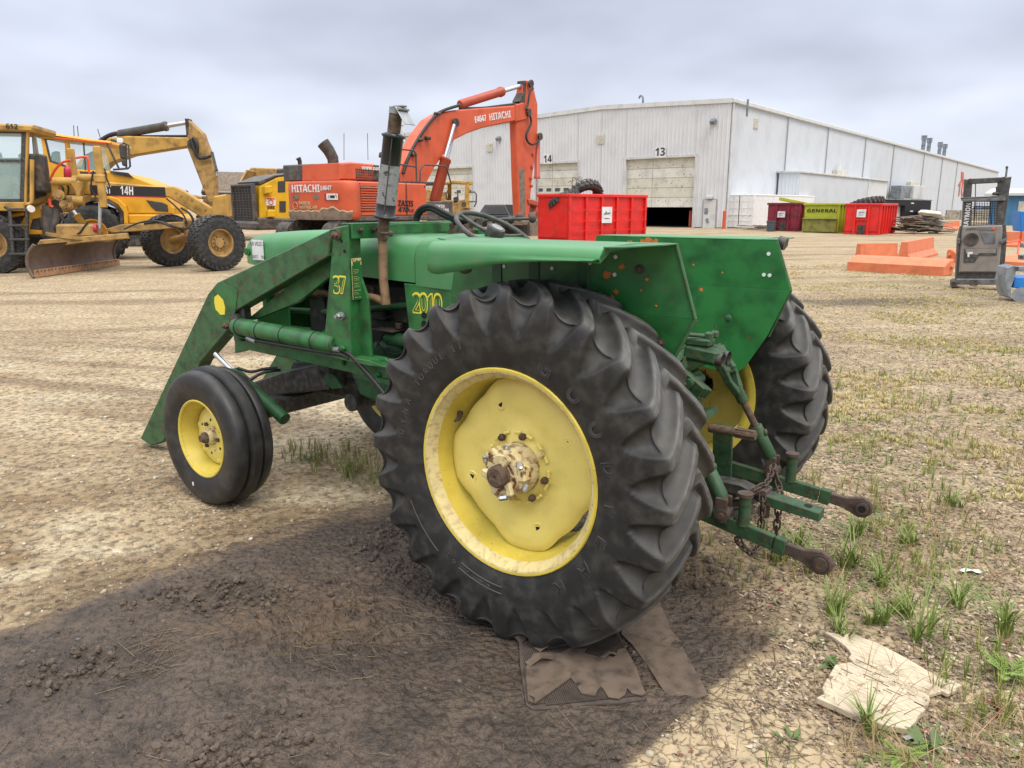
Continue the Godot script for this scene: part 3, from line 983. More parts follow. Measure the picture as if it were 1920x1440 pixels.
func machines() -> void:
	mat("cat_yellow", lin(0.5, 0.29, 0.06), 0.5, "grime", 0.4, "dirt_thin", 0.5)
	mat("cat_dirty", lin(0.43, 0.25, 0.065), 0.65, "grime", 0.8, "dirt", 1.0)
	mat("truck_yellow", lin(0.72, 0.36, 0.025), 0.4, "soft", 0.4)
	mat("loader_yellow", lin(0.72, 0.42, 0.02), 0.45, "soft", 0.4)
	mat("machine_black", lin(0.02, 0.02, 0.022), 0.6, "grime", 0.6, "dirt", 0.6)
	mat("machine_grey", lin(0.06, 0.062, 0.066), 0.55, "grime", 0.5, "dirt", 0.5)
	mat("blade_steel", lin(0.16, 0.095, 0.07), 0.5, "grime", 0.6, "dust", 0.7, 0.25)
	mat("blade_edge", lin(0.42, 0.23, 0.12), 0.6, "grime", 1.0)
	mat("digger_orange", lin(0.58, 0.092, 0.03), 0.5, "soft", 0.3, "dirt_thin", 0.4)
	mat("digger_scuff", lin(0.24, 0.18, 0.14), 0.85, "grime", 0.6, "dirt", 0.7)
	mat("scuff_edge", lin(0.6, 0.42, 0.24), 0.8, "grime", 0.7)
	mat("bucket_steel", lin(0.19, 0.155, 0.125), 0.7, "grime", 0.6, "dirt", 0.5)
	mat("mud_load", lin(0.23, 0.19, 0.155), 0.95, "grime", 1.0, "dirt", 0.6)
	bump(M.mud_load, "bumpy", 6.0)
	mat("red_tube", lin(0.7, 0.08, 0.03), 0.5, "")
	mat("extinguisher_red", lin(0.4, 0.015, 0.05), 0.4, "")
	mat("digger_red", lin(0.42, 0.07, 0.035), 0.45, "soft", 0.5)
	mat("seat_cloth", lin(0.05, 0.05, 0.05), 0.9, "")
	mat("cab_beige", lin(0.2, 0.19, 0.14), 0.7, "soft", 0.8)
	glass("cab_glass", Color(0.72, 0.86, 0.84), 0.22)
	mat("lens", lin(0.75, 0.75, 0.72), 0.2, "")
	grader()
	haul_truck()
	yellow_excavator()
	bucket_loader()
	wheel_loader()
	orange_excavator()
	dozer()

func grader() -> void:
	var G := thing("road_grader", "dusty yellow motor grader with a long rusty moldboard, its cab cut by the left edge", "road grader", Vector3(-7.55,0,-19.92),0.2443)
	var b := B.new()
	# front frame: goose neck from the cab to the front axle
	b.prism([Vector2(-3.755,2.214),Vector2(-3.699,2.279),Vector2(-3.451,2.345),Vector2(-3.181,2.374),Vector2(-2.71,2.222),Vector2(-1.231,2.1),Vector2(-1.012,2.115),Vector2(-.839,2.035),Vector2(-.074,1.522),Vector2(-.123,1.248),Vector2(-.444,1.345),Vector2(-1.166,1.833),Vector2(-2.747,1.881),Vector2(-3.699,1.878),Vector2(-4.169,1.669),Vector2(-4.356,1.604),Vector2(-4.427,1.798),Vector2(-4.347,2.056),Vector2(-4.107,2.173)], -1.25, -0.85, 0.03)
	obj("front_frame", b, M.cat_yellow, G)
	b = B.new()
	b.prism([Vector2(-4.385,1.824),Vector2(-4.313,1.927),Vector2(-4.162,1.992),Vector2(-3.999,1.954),Vector2(-3.985,1.877),Vector2(-4.21,1.799),Vector2(-4.401,1.695)], -0.848, -0.84)
	obj("frame_recess", b, M.machine_black, G)
	b = B.new()
	b.prism([Vector2(-2.987,2.128),Vector2(-1.23,2.086),Vector2(-1.227,1.846),Vector2(-2.989,1.893)], -0.849, -0.84)
	var band := obj("model_band", b, M.black, G)
	b = B.new()
	b.prism([Vector2(-3.013,1.893),Vector2(-1.228,1.839),Vector2(-1.23,1.812),Vector2(-3.016,1.867)], -0.8395, -0.836)
	obj("red_stripe", b, M.extinguisher_red, band)
	b = B.new()
	var tb := Basis(Vector3(0, 0, 1), -0.02)
	b.text_fit("14H", Vector3(-2.285,2.001,-.838), Vector3(-1.987,1.983,-.838), 0.22)
	b.text_fit("CAT", Vector3(-2.753,2.025,-.838), Vector3(-2.507,2.013,-.838), 0.2)
	obj("lettering", b, M.white_paint, band)
	b = B.new()
	b.prism([Vector2(-.028,1.861),Vector2(.291,1.916),Vector2(.286,1.345),Vector2(-.099,1.319)], -1.6, -0.5, 0.03)
	b.prism([Vector2(-.082,1.699),Vector2(.057,1.807),Vector2(.02,1.347),Vector2(-.137,1.347)], -1.0, -0.62, 0.02)
	obj("front_plate", b, M.cat_yellow, G)
	# front axle and wheels stand at an angle: the axle is steered
	var c0 := Vector3(.017,0,.002)
	var c1 := Vector3(-1.424,0,-1.855)
	var ax := (c0 - c1).normalized()
	var yaw := atan2(ax.x, ax.z)
	var Rw := 0.70
	var hub := Vector3(0, Rw, 0)
	big_wheel(G, "front_wheel", c0 + hub + ax * 0.0, yaw, Rw, 0.44, 0.34, 30, M.cat_dirty)
	big_wheel(G, "front_wheel", c1 + hub, yaw + PI, Rw, 0.44, 0.34, 30, M.cat_dirty)
	b = B.new()
	b.tube([c0 + hub - ax * 0.2, c0.lerp(c1, 0.5) + hub + Vector3(0, 0.1, 0), c1 + hub + ax * 0.2], 0.12, 12)
	b.tube([c0 + hub - ax * 0.25 + Vector3(0.2, 0.15, 0), c1 + hub + ax * 0.25 + Vector3(0.2, 0.15, 0)], 0.05, 8)
	b.box(c0.lerp(c1, 0.5) + Vector3(0.1, 1.05, 0), Vector3(0.5, 0.5, 0.5), 0.05)
	obj("front_axle", b, M.cat_dirty, G)
	b = B.new()
	b.tube(smooth_path([Vector3(-.843,1.564,-.6), Vector3(-.648,1.43,-.5), Vector3(-.575,1.229,-.5), Vector3(-.72,1.054,-.5), Vector3(-.999,1.083,-.5), Vector3(-1.368,1.219,-.5), Vector3(-1.749,1.181,-.5)]), 0.03, 8)
	obj("hydraulic_hose", b, M.hose, G)
	# draw bar, circle and moldboard
	b = B.new()
	b.prism([Vector2(-2.682,1.041),Vector2(-2.312,1.157),Vector2(-.795,1.216),Vector2(-.783,1.068),Vector2(-2.519,.947)], -1.0, -0.5, 0.02)
	obj("drawbar", b, M.cat_dirty, G)
	b = B.new()
	b.box(Vector3(-3.218,1.021,-.4), Vector3(0.9, 0.32, 0.7), 0.05)
	b.cyl(Vector3(-3.285,.897,-.6), Vector3(-3.293,.831,-.6), 0.75, 30)
	obj("blade_circle", b, M.cat_dirty, G)
	b = B.new()
	b.cyl(Vector3(-2.823,1.079,-.1), Vector3(-2.751,1.078,-.1), 0.1, 14)
	obj("circle_motor", b, M.extinguisher_red, G)
	var BL := part("moldboard", G)
	var p0 := Vector3(-3.773,0,1.386)
	var p1 := Vector3(-2.841,0,-2.411)
	var along := (p1 - p0).normalized()
	var side := along.cross(Vector3.UP)
	if side.x < 0: side = -side
	var rows := []
	var back := []
	for k in 9:
		var t := k / 8.0
		var y := 0.02 + 0.74 * t
		var d := 0.16 * (1.0 - 4.0 * (t - 0.42) * (t - 0.42)) * -1.0
		rows.append([p0 + Vector3(0, y, 0) + side * d, p1 + Vector3(0, y, 0) + side * d])
		back.append([p0 + Vector3(0, y, 0) + side * (d - 0.03), p1 + Vector3(0, y, 0) + side * (d - 0.03)])
	b = B.new()
	b.skin(rows, false, 1, true)
	b.skin(back, false, 1)
	b.skin([rows[8], back[8]])
	obj("blade_plate", b, M.blade_steel, BL)
	for e in [p0, p1]:
		b = B.new()
		var lp := []
		for k in 9: lp.append(rows[k][0 if e == p0 else 1])
		b.tube(lp, 0.04, 6)
		obj("end_bit", b, M.blade_steel, BL)
	b = B.new()
	var e0: Vector3 = rows[0][0] + side * 0.02
	var e1: Vector3 = rows[0][1] + side * 0.02
	b.box((e0 + e1) * 0.5 + Vector3(0, 0.08, 0), Vector3((e1 - e0).length(), 0.17, 0.03), 0.005, Basis(along, Vector3.UP, side))
	obj("cutting_edge", b, M.blade_edge, BL)
	b = B.new()
	for k in 26: b.box(e0.lerp(e1, (k + 0.7) / 27.0) + Vector3(0, 0.13, 0) + side * 0.017, Vector3(0.05, 0.03, 0.01), 0, Basis(along, Vector3.UP, side))
	tag(obj("edge_bolt_slots", b, M.machine_black, BL), "", "", "", "stuff")
	b = B.new()
	b.prism([Vector2(-4.06,.718),Vector2(-3.99,.818),Vector2(-2.48,.931),Vector2(-2.045,.966),Vector2(-2.024,.824),Vector2(-3.094,.732),Vector2(-3.57,.661),Vector2(-3.695,.587),Vector2(-4.09,.566)], -0.05, 0.1, 0.02)
	obj("blade_beam", b, M.cat_dirty, G)
	# lift cylinders
	b = B.new()
	b.box(Vector3(-2.545,2.301,-.1), Vector3(0.16, 1.45, 0.16), 0.02)
	b.box(Vector3(-2.554,2.264,-.12), Vector3(0.24, 0.2, 0.26), 0.03)
	obj("lift_cylinder", b, M.cat_yellow, G)
	b = B.new()
	b.cyl(Vector3(-2.617,1.693,-.1), Vector3(-2.691,1.078,-.1), 0.045, 12)
	obj("lift_rod", b, M.chrome, G)
	b = B.new()
	b.box(Vector3(-3.479,2.497,-1.4), Vector3(0.17, 1.1, 0.16), 0.02)
	obj("lift_cylinder", b, M.cat_yellow, G)
	b = B.new()
	b.cyl(Vector3(-3.047,2.291,-.3), Vector3(-2.547,2.276,-.1), 0.09, 14)
	b.cyl(Vector3(-3.703,2.204,-.5), Vector3(-3.168,2.208,-.5), 0.1, 14)
	b.prism([Vector2(-3.323,2.178),Vector2(-2.957,2.257),Vector2(-3.002,2.079),Vector2(-3.091,1.925),Vector2(-3.135,1.746),Vector2(-3.219,1.745),Vector2(-3.231,1.95),Vector2(-3.288,2.077)], -0.7, -0.4, 0.03)
	b.cyl(Vector3(-3.265,1.745,-.35), Vector3(-3.039,1.745,-.35), 0.11, 16)
	obj("lift_saddle", b, M.cat_yellow, G)
	b = B.new()
	b.prism([Vector2(-3.648,1.873),Vector2(-2.966,1.876),Vector2(-3.044,1.721),Vector2(-3.297,1.617),Vector2(-3.435,1.462),Vector2(-3.578,1.462),Vector2(-3.63,1.63)], -0.9, -0.5, 0.03)
	obj("saddle_bracket", b, M.cat_dirty, G)
	cylinder_pair(G, Vector3(-3.035,1.116,-.2), Vector3(-3.265,1.502,-.2), 0.085, 0.75, M.cat_yellow)
	b = B.new()
	b.tube(smooth_path([Vector3(-2.423,2.502,-.08), Vector3(-2.394,2.263,-.05), Vector3(-2.353,2.1,-.05), Vector3(-2.399,1.998,-.05)]), 0.02, 7)
	b.tube(smooth_path([Vector3(-2.677,2.45,-.08), Vector3(-2.745,2.198,-.05), Vector3(-2.754,2.009,-.05), Vector3(-2.671,1.795,-.05)]), 0.02, 7)
	b.tube(smooth_path([Vector3(-2.918,1.247,-.08), Vector3(-3.02,1.12,-.05), Vector3(-3.131,.979,-.05), Vector3(-3.194,.954,-.05)]), 0.025, 7)
	obj("hydraulic_hose", b, M.hose, G)
	for e in [[Vector3(-3.701,2.149,-.8), Vector3(-3.591,2.059,-.8), Vector3(-3.622,1.8,-.8), Vector3(-3.541,1.669,-.8)], [Vector3(-3.497,2.211,-.7), Vector3(-3.416,2.055,-.6), Vector3(-3.464,1.85,-.6), Vector3(-3.579,1.695,-.6)], [Vector3(-1.178,1.804,-.6), Vector3(-.968,1.591,-.6), Vector3(-.797,1.363,-.6), Vector3(-.751,1.16,-.6)], [Vector3(-2.194,1.043,-.3), Vector3(-1.832,1.199,-.3), Vector3(-1.454,1.249,-.3), Vector3(-1.116,1.115,-.3)]]:
		b = B.new()
		b.tube(smooth_path(e), 0.022, 7)
		obj("hydraulic_hose", b, M.hose, G)
	for e in [Vector3(-2.712,2.182,-.84), Vector3(-.972,1.967,-.84), Vector3(-.601,1.78,-.84), Vector3(-.295,1.536,-.84), Vector3(-.851,1.887,-.84)]:
		b = B.new()
		b.cyl(e, e + Vector3(0, 0, 0.02), 0.03, 10)
		obj("frame_bolt", b, M.cat_dirty, G)
	for e in [[Vector3(-3.586,1.873,-.45), 0.13], [Vector3(-3.505,1.655,-.45), 0.1], [Vector3(-3.367,1.617,-.45), 0.08]]:
		b = B.new()
		b.cyl(e[0], e[0] + Vector3(0, 0, 0.08), e[1], 16)
		b.cyl(e[0] + Vector3(0, 0, 0.08), e[0] + Vector3(0, 0, 0.12), e[1] * 0.5, 12)
		obj("pivot_boss", b, M.cat_dirty, G)
	# cab
	var C := part("cab", G)
	b = B.new()
	b.prism([Vector2(-5.249,3.519),Vector2(-3.893,3.493),Vector2(-3.88,3.42),Vector2(-3.936,3.334),Vector2(-5.274,3.341)], -1.9, -0.2, 0.04)
	obj("cab_roof", b, M.cat_yellow, C)
	b = B.new()
	b.prism([Vector2(-4.095,3.35),Vector2(-4.038,3.351),Vector2(-4.293,1.617),Vector2(-4.362,1.617)], -0.4, -0.28, 0.02)
	b.prism([Vector2(-4.564,3.474),Vector2(-4.503,3.476),Vector2(-4.775,1.618),Vector2(-4.849,1.618)], -1.85, -1.7, 0.02)
	b.prism([Vector2(-5.533,1.703),Vector2(-4.328,1.705),Vector2(-4.355,1.49),Vector2(-5.563,1.492)], -1.8, -0.28, 0.02)
	obj("cab_frame", b, M.cat_yellow, C)
	b = B.new()
	b.prism([Vector2(-5.312,3.337),Vector2(-4.102,3.352),Vector2(-4.119,3.303),Vector2(-5.319,3.289)], -0.34, -0.3)
	b.prism([Vector2(-4.199,3.301),Vector2(-4.102,3.352),Vector2(-4.344,1.717),Vector2(-4.436,1.717)], -0.34, -0.3)
	b.prism([Vector2(-5.401,2.698),Vector2(-4.23,2.702),Vector2(-4.238,2.64),Vector2(-5.41,2.637)], -0.34, -0.3)
	b.prism([Vector2(-5.53,1.778),Vector2(-4.336,1.78),Vector2(-4.346,1.705),Vector2(-5.541,1.703)], -0.34, -0.3)
	obj("door_frame", b, M.black_paint, C)
	b = B.new()
	b.prism([Vector2(-5.33,3.291),Vector2(-4.185,3.304),Vector2(-4.431,1.743),Vector2(-5.543,1.766)], -0.331, -0.325)
	obj("door_glass", b, M.cab_glass, C)
	b = B.new()
	b.prism([Vector2(-5.485,2.332),Vector2(-4.725,2.339),Vector2(-4.691,2.147),Vector2(-4.855,1.799),Vector2(-5.559,1.797)], -1.3, -0.8, 0.05)
	b.prism([Vector2(-5.415,2.837),Vector2(-5.001,2.906),Vector2(-4.934,2.274),Vector2(-5.494,2.269)], -1.3, -0.8, 0.05)
	b.prism([Vector2(-5.914,2.795),Vector2(-4.469,2.816),Vector2(-4.603,1.752),Vector2(-6.06,1.75)], -1.75, -1.7)
	b.prism([Vector2(-4.835,2.588),Vector2(-4.765,2.589),Vector2(-4.656,1.798),Vector2(-4.751,1.798)], -0.95, -0.9, 0.01)
	obj("cab_interior", b, M.cab_beige, C)
	b = B.new()
	b.text("612", 0.115, Transform3D(Basis(Vector3(0, 0, 1), -0.05), Vector3(-4.349,3.445,-.195)), true, 0.006)
	obj("fleet_number", b, M.black, C)
	b = B.new()
	b.prism([Vector2(-4.029,3.264),Vector2(-3.939,3.254),Vector2(-3.935,2.74),Vector2(-4.056,2.689)], -0.5, -0.42, 0.02)
	obj("mirror", b, M.cab_beige, C)
	railing(G, [Vector3(-4.031,2.702,-.25), Vector3(-4.155,1.717,-.25), Vector3(-4.221,1.654,-.25), Vector3(-4.278,1.654,-.25)], 0.05, M.cat_yellow)
	b = B.new()
	b.box(Vector3(-4.109,2.393,-.6), Vector3(0.5, 0.9, 0.5), 0.04)
	obj("fuel_tank", b, M.machine_black, G)
	# steps
	b = B.new()
	for xx in [0, 1]: b.tube([Vector3(-4.671,1.604,0) if xx == 0 else Vector3(-4.173,1.592,0), Vector3(-4.581,1.517,0) if xx == 0 else Vector3(-4.202,1.542,0), Vector3(-4.635,.487,0) if xx == 0 else Vector3(-4.349,.47,0)], 0.045, 8)
	obj("ladder_rail", b, M.black_paint, G)
	for e in [Vector3(-4.396,1.542,0), Vector3(-4.434,1.155,0), Vector3(-4.465,.827,0), Vector3(-4.498,.485,0)]:
		b = B.new()
		b.box(e, Vector3(0.44, 0.05, 0.1), 0.01)
		obj("ladder_step", b, M.black_paint, G)
	b = B.new()
	b.cyl(Vector3(-4.132,1.554,0), Vector3(-4.092,1.542,.06), 0.08, 14)
	obj("work_lamp", b, M.lens, G)
	b = B.new()
	b.prism([Vector2(-5.758,1.489),Vector2(-4.474,1.488),Vector2(-4.243,1.435),Vector2(-4.187,1.109),Vector2(-4.256,.846),Vector2(-5.856,.796)], -1.6, -0.8, 0.03)
	obj("rear_frame", b, M.machine_grey, G)
	b = B.new()
	b.prism([Vector2(-4.392,1.54),Vector2(-4.119,1.539),Vector2(-4.145,1.331),Vector2(-4.366,1.28),Vector2(-4.455,1.046),Vector2(-4.183,1.018),Vector2(-4.172,.913),Vector2(-4.709,.917),Vector2(-4.751,1.048)], -0.8, -0.75, 0.02)
	b.tube([Vector3(-5.32,1.053,-.7), Vector3(-4.81,1.373,-.7), Vector3(-4.508,1.437,-.7)], 0.05, 8)
	obj("side_panel", b, M.truck_yellow, G)
	b = B.new()
	b.tube(smooth_path([Vector3(-3.712,1.54,-.5), Vector3(-3.771,1.243,-.5), Vector3(-3.866,1.049,-.5), Vector3(-3.858,.919,-.5)]), 0.08, 8)
	b.prism([Vector2(-4.063,1.63),Vector2(-3.801,1.63),Vector2(-3.912,.916),Vector2(-4.135,.852)], -0.8, -0.6, 0.02)
	obj("tandem_case", b, M.machine_grey, G)
	big_wheel(G, "rear_wheel", Vector3(-5.13,.716,-.1) + Vector3(0, 0.0, -0.2), 0.0, 0.72, 0.42, 0.34, 28, M.cat_dirty)
	big_wheel(G, "rear_wheel", Vector3(-5.3, 0.72, -2.3), PI, 0.72, 0.42, 0.34, 28, M.cat_dirty)
	# red guard rails and fire extinguisher on the frame
	railing(G, smooth_path([Vector3(-3.948,2.22,-1.1), Vector3(-3.835,2.455,-1.1), Vector3(-3.64,2.664,-1.1), Vector3(-3.424,2.745,-1.1)]), 0.03, M.red_tube)
	railing(G, smooth_path([Vector3(-3.296,2.798,-1.1), Vector3(-3.073,2.827,-1.1), Vector3(-3.019,2.763,-1.1), Vector3(-3.032,2.424,-1.1)]), 0.03, M.red_tube)
	railing(G, smooth_path([Vector3(-4.066,2.487,-1), Vector3(-4.01,2.449,-1), Vector3(-4.015,2.217,-1)]), 0.03, M.red_tube)
	railing(G, [Vector3(-3.876,1.797,-.6), Vector3(-3.874,1.617,-.6), Vector3(-3.806,1.591,-.6)], 0.04, M.red_tube)
	b = B.new()
	b.tube([Vector3(-3.401,2.286,-.6), Vector3(-3.4,2.292,-.6), Vector3(-3.382,2.502,-.6), Vector3(-3.377,2.54,-.6), Vector3(-3.373,2.579,-.6)], [0.07, 0.085, 0.085, 0.06, 0.03], 14)
	obj("fire_extinguisher", b, M.extinguisher_red, G)

func haul_truck() -> void:
	var K := thing("dump_truck", "bright orange-yellow articulated dump truck parked behind the grader", "dump truck", Vector3(-12.767,0,-23.993),0.1745)
	var b := B.new()
	var C := part("cab", K)
	b.prism([Vector2(-1.366,3.684),Vector2(-1.302,3.73),Vector2(-.937,3.736),Vector2(.692,3.516),Vector2(.714,3.439),Vector2(.575,3.406),Vector2(-1.348,3.593)], -2.2, -0.1, 0.06)
	obj("cab_roof", b, M.truck_yellow, C)
	b = B.new()
	b.prism([Vector2(-1.256,3.588),Vector2(-1.154,3.589),Vector2(-1.089,2.932),Vector2(-.678,2.781),Vector2(-.622,3.612),Vector2(-.504,3.614),Vector2(-.496,2.689),Vector2(-.287,2.691),Vector2(.553,2.666),Vector2(.588,2.431),Vector2(-1.35,2.264),Vector2(-1.252,2.807)], -0.3, -0.2, 0.02)
	b.prism([Vector2(-1.961,3.733),Vector2(-1.851,3.734),Vector2(-1.782,3.029),Vector2(-1.341,2.867),Vector2(-1.281,3.759),Vector2(-1.154,3.761),Vector2(-1.145,2.769),Vector2(-.921,2.771),Vector2(-.019,2.744),Vector2(.018,2.491),Vector2(-2.062,2.312),Vector2(-1.957,2.895)], -2.15, -2.1, 0.02)
	obj("cab_frame", b, M.truck_yellow, C)
	b = B.new()
	b.prism([Vector2(-1.423,3.602),Vector2(-1.264,3.589),Vector2(-1.263,2.777),Vector2(-1.47,2.775)], -0.26, -0.22)
	b.prism([Vector2(-1.161,3.591),Vector2(-.648,3.583),Vector2(-.67,2.782),Vector2(-1.096,2.933)], -0.226, -0.22)
	b.prism([Vector2(-.515,3.585),Vector2(.459,3.506),Vector2(.563,2.667),Vector2(-.503,2.69)], -0.226, -0.22)
	obj("side_window", b, M.cab_glass, C)
	b = B.new()
	b.prism([Vector2(-1.17,3.574),Vector2(-1.126,3.575),Vector2(-1.058,2.948),Vector2(-.688,2.827),Vector2(-.695,2.765),Vector2(-1.106,2.916)], -0.235, -0.19)
	b.prism([Vector2(-.111,3.558),Vector2(-.081,3.559),Vector2(-.123,2.677),Vector2(-.153,2.676)], -0.235, -0.19)
	b.prism([Vector2(-.506,3.599),Vector2(.555,3.506),Vector2(.549,3.444),Vector2(-.513,3.537)], -0.235, -0.19)
	b.prism([Vector2(-1.152,3.605),Vector2(-.624,3.597),Vector2(-.632,3.536),Vector2(-1.145,3.544)], -0.235, -0.19)
	obj("window_trim", b, M.black_paint, C)
	b = B.new()
	b.prism([Vector2(-1.407,3.004),Vector2(-1.317,3.243),Vector2(-1.191,3.276),Vector2(-1.202,2.815),Vector2(-1.431,2.813)], -1.4, -1.0, 0.05)
	b.prism([Vector2(-.487,2.716),Vector2(-.313,3.162),Vector2(-.118,3.259),Vector2(-.057,2.72)], -1.3, -0.8, 0.06)
	b.prism([Vector2(-2.106,2.851),Vector2(.028,2.769),Vector2(.021,2.702),Vector2(-2.115,2.785)], -2.0, -0.3)
	obj("seats", b, M.seat_cloth, C)
	b = B.new()
	b.prism([Vector2(-1.089,3.654),Vector2(.747,3.466),Vector2(.729,3.435),Vector2(-1.095,3.608)], -0.06, -0.02)
	obj("roof_rail", b, M.red_tube, C)
	b = B.new()
	b.prism([Vector2(-.257,2.656),Vector2(.582,2.647),Vector2(1.265,2.51),Vector2(1.973,2.213),Vector2(2.154,2.166),Vector2(2.217,1.846),Vector2(2.315,1.557),Vector2(2.297,1.363),Vector2(.962,1.365),Vector2(.924,1.589),Vector2(.734,1.812),Vector2(.413,1.938),Vector2(-.341,1.936)], -2.0, -0.1, 0.05)
	obj("bonnet", b, M.truck_yellow, K)
	b = B.new()
	b.prism([Vector2(-.255,2.64),Vector2(.491,2.614),Vector2(.477,2.489),Vector2(-.27,2.515)], -0.1, -0.08)
	b.prism([Vector2(1.533,1.797),Vector2(2.021,1.718),Vector2(2.139,1.653),Vector2(2.15,1.444),Vector2(1.78,1.476),Vector2(1.667,1.589)], -0.1, -0.07, 0.01)
	b.prism([Vector2(.572,2.662),Vector2(1.095,2.603),Vector2(1.233,2.462),Vector2(.711,2.553)], -0.12, -0.05)
	obj("grille", b, M.black_paint, K)
	b = B.new()
	b.prism([Vector2(.965,1.365),Vector2(2.299,1.363),Vector2(2.409,1.2),Vector2(2.397,1.07),Vector2(.965,1.075)], -2.0, -0.05, 0.04)
	b.prism([Vector2(.767,1.843),Vector2(.957,1.621),Vector2(.994,1.398),Vector2(.961,1.077),Vector2(.853,1.078),Vector2(.875,1.43),Vector2(.747,1.653),Vector2(.506,1.811),Vector2(.105,1.873),Vector2(-.169,1.841),Vector2(-.158,1.936),Vector2(.444,1.937)], -0.5, 0.05, 0.02)
	obj("fender", b, M.truck_yellow, K)
	b = B.new()
	b.prism([Vector2(-.185,1.842),Vector2(.089,1.874),Vector2(.49,1.811),Vector2(.732,1.653),Vector2(.861,1.429),Vector2(.83,.996),Vector2(.753,.996),Vector2(.765,1.398),Vector2(.633,1.589),Vector2(.404,1.716),Vector2(.077,1.763),Vector2(-.2,1.716)], -0.5, 0.07, 0.01)
	obj("mud_guard", b, M.machine_black, K)
	for e in [Vector3(-.082,.799,-.3), Vector3(-.602,.75,-1.9)]: big_wheel(K, "wheel", e, 0.0 if e.z > -1 else PI, 0.92, 0.6, 0.42, -22, M.truck_yellow)
	for e in [Vector3(-1.907,.762,-.3)]: big_wheel(K, "wheel", e, 0.0, 0.92, 0.6, 0.42, -22, M.truck_yellow)
	b = B.new()
	b.prism([Vector2(-2.393,1.398),Vector2(2.243,1.358),Vector2(2.184,.727),Vector2(-2.489,.674)], -1.6, -0.6, 0.04)
	obj("chassis", b, M.machine_black, K)
	# mirror frame
	for e in [[Vector3(.643,3.454,.1), Vector3(.917,2.687,.1)], [Vector3(.801,3.539,.2), Vector3(1.148,3.453,.2), Vector3(1.276,3.393,.2), Vector3(1.257,2.778,.2), Vector3(1.19,2.716,.2), Vector3(.767,2.681,.2)], [Vector3(1.205,3.423,.2), Vector3(1.146,2.731,.2)]]: railing(K, e, 0.03, M.black_paint, "mirror_frame")
	for e in [[Vector3(1.091,3.206,.22), 0.16, 0.42], [Vector3(1.109,2.884,.22), 0.14, 0.2]]:
		b = B.new()
		b.box(e[0], Vector3(e[1], e[2], 0.1), 0.04)
		obj("mirror", b, M.black_paint, K)
	b = B.new()
	b.box(Vector3(1.056,3.511,.22), Vector3(0.16, 0.14, 0.1), 0.02)
	obj("work_lamp", b, M.lens, K)
	for e in [[Vector3(-.606,3.71,-1), Vector3(-.582,4.04,-1)], [Vector3(-.484,3.712,-1), Vector3(-.477,4.026,-1)], [Vector3(.163,3.594,-1), Vector3(.094,3.941,-1)]]: railing(K, e, 0.012, M.black_paint, "aerial")
	b = B.new()
	b.prism([Vector2(-2.898,2.494),Vector2(-1.455,2.504),Vector2(-1.535,1.398),Vector2(-3.05,1.4)], -2.0, -0.4, 0.05)
	obj("engine_rear", b, M.machine_black, K)

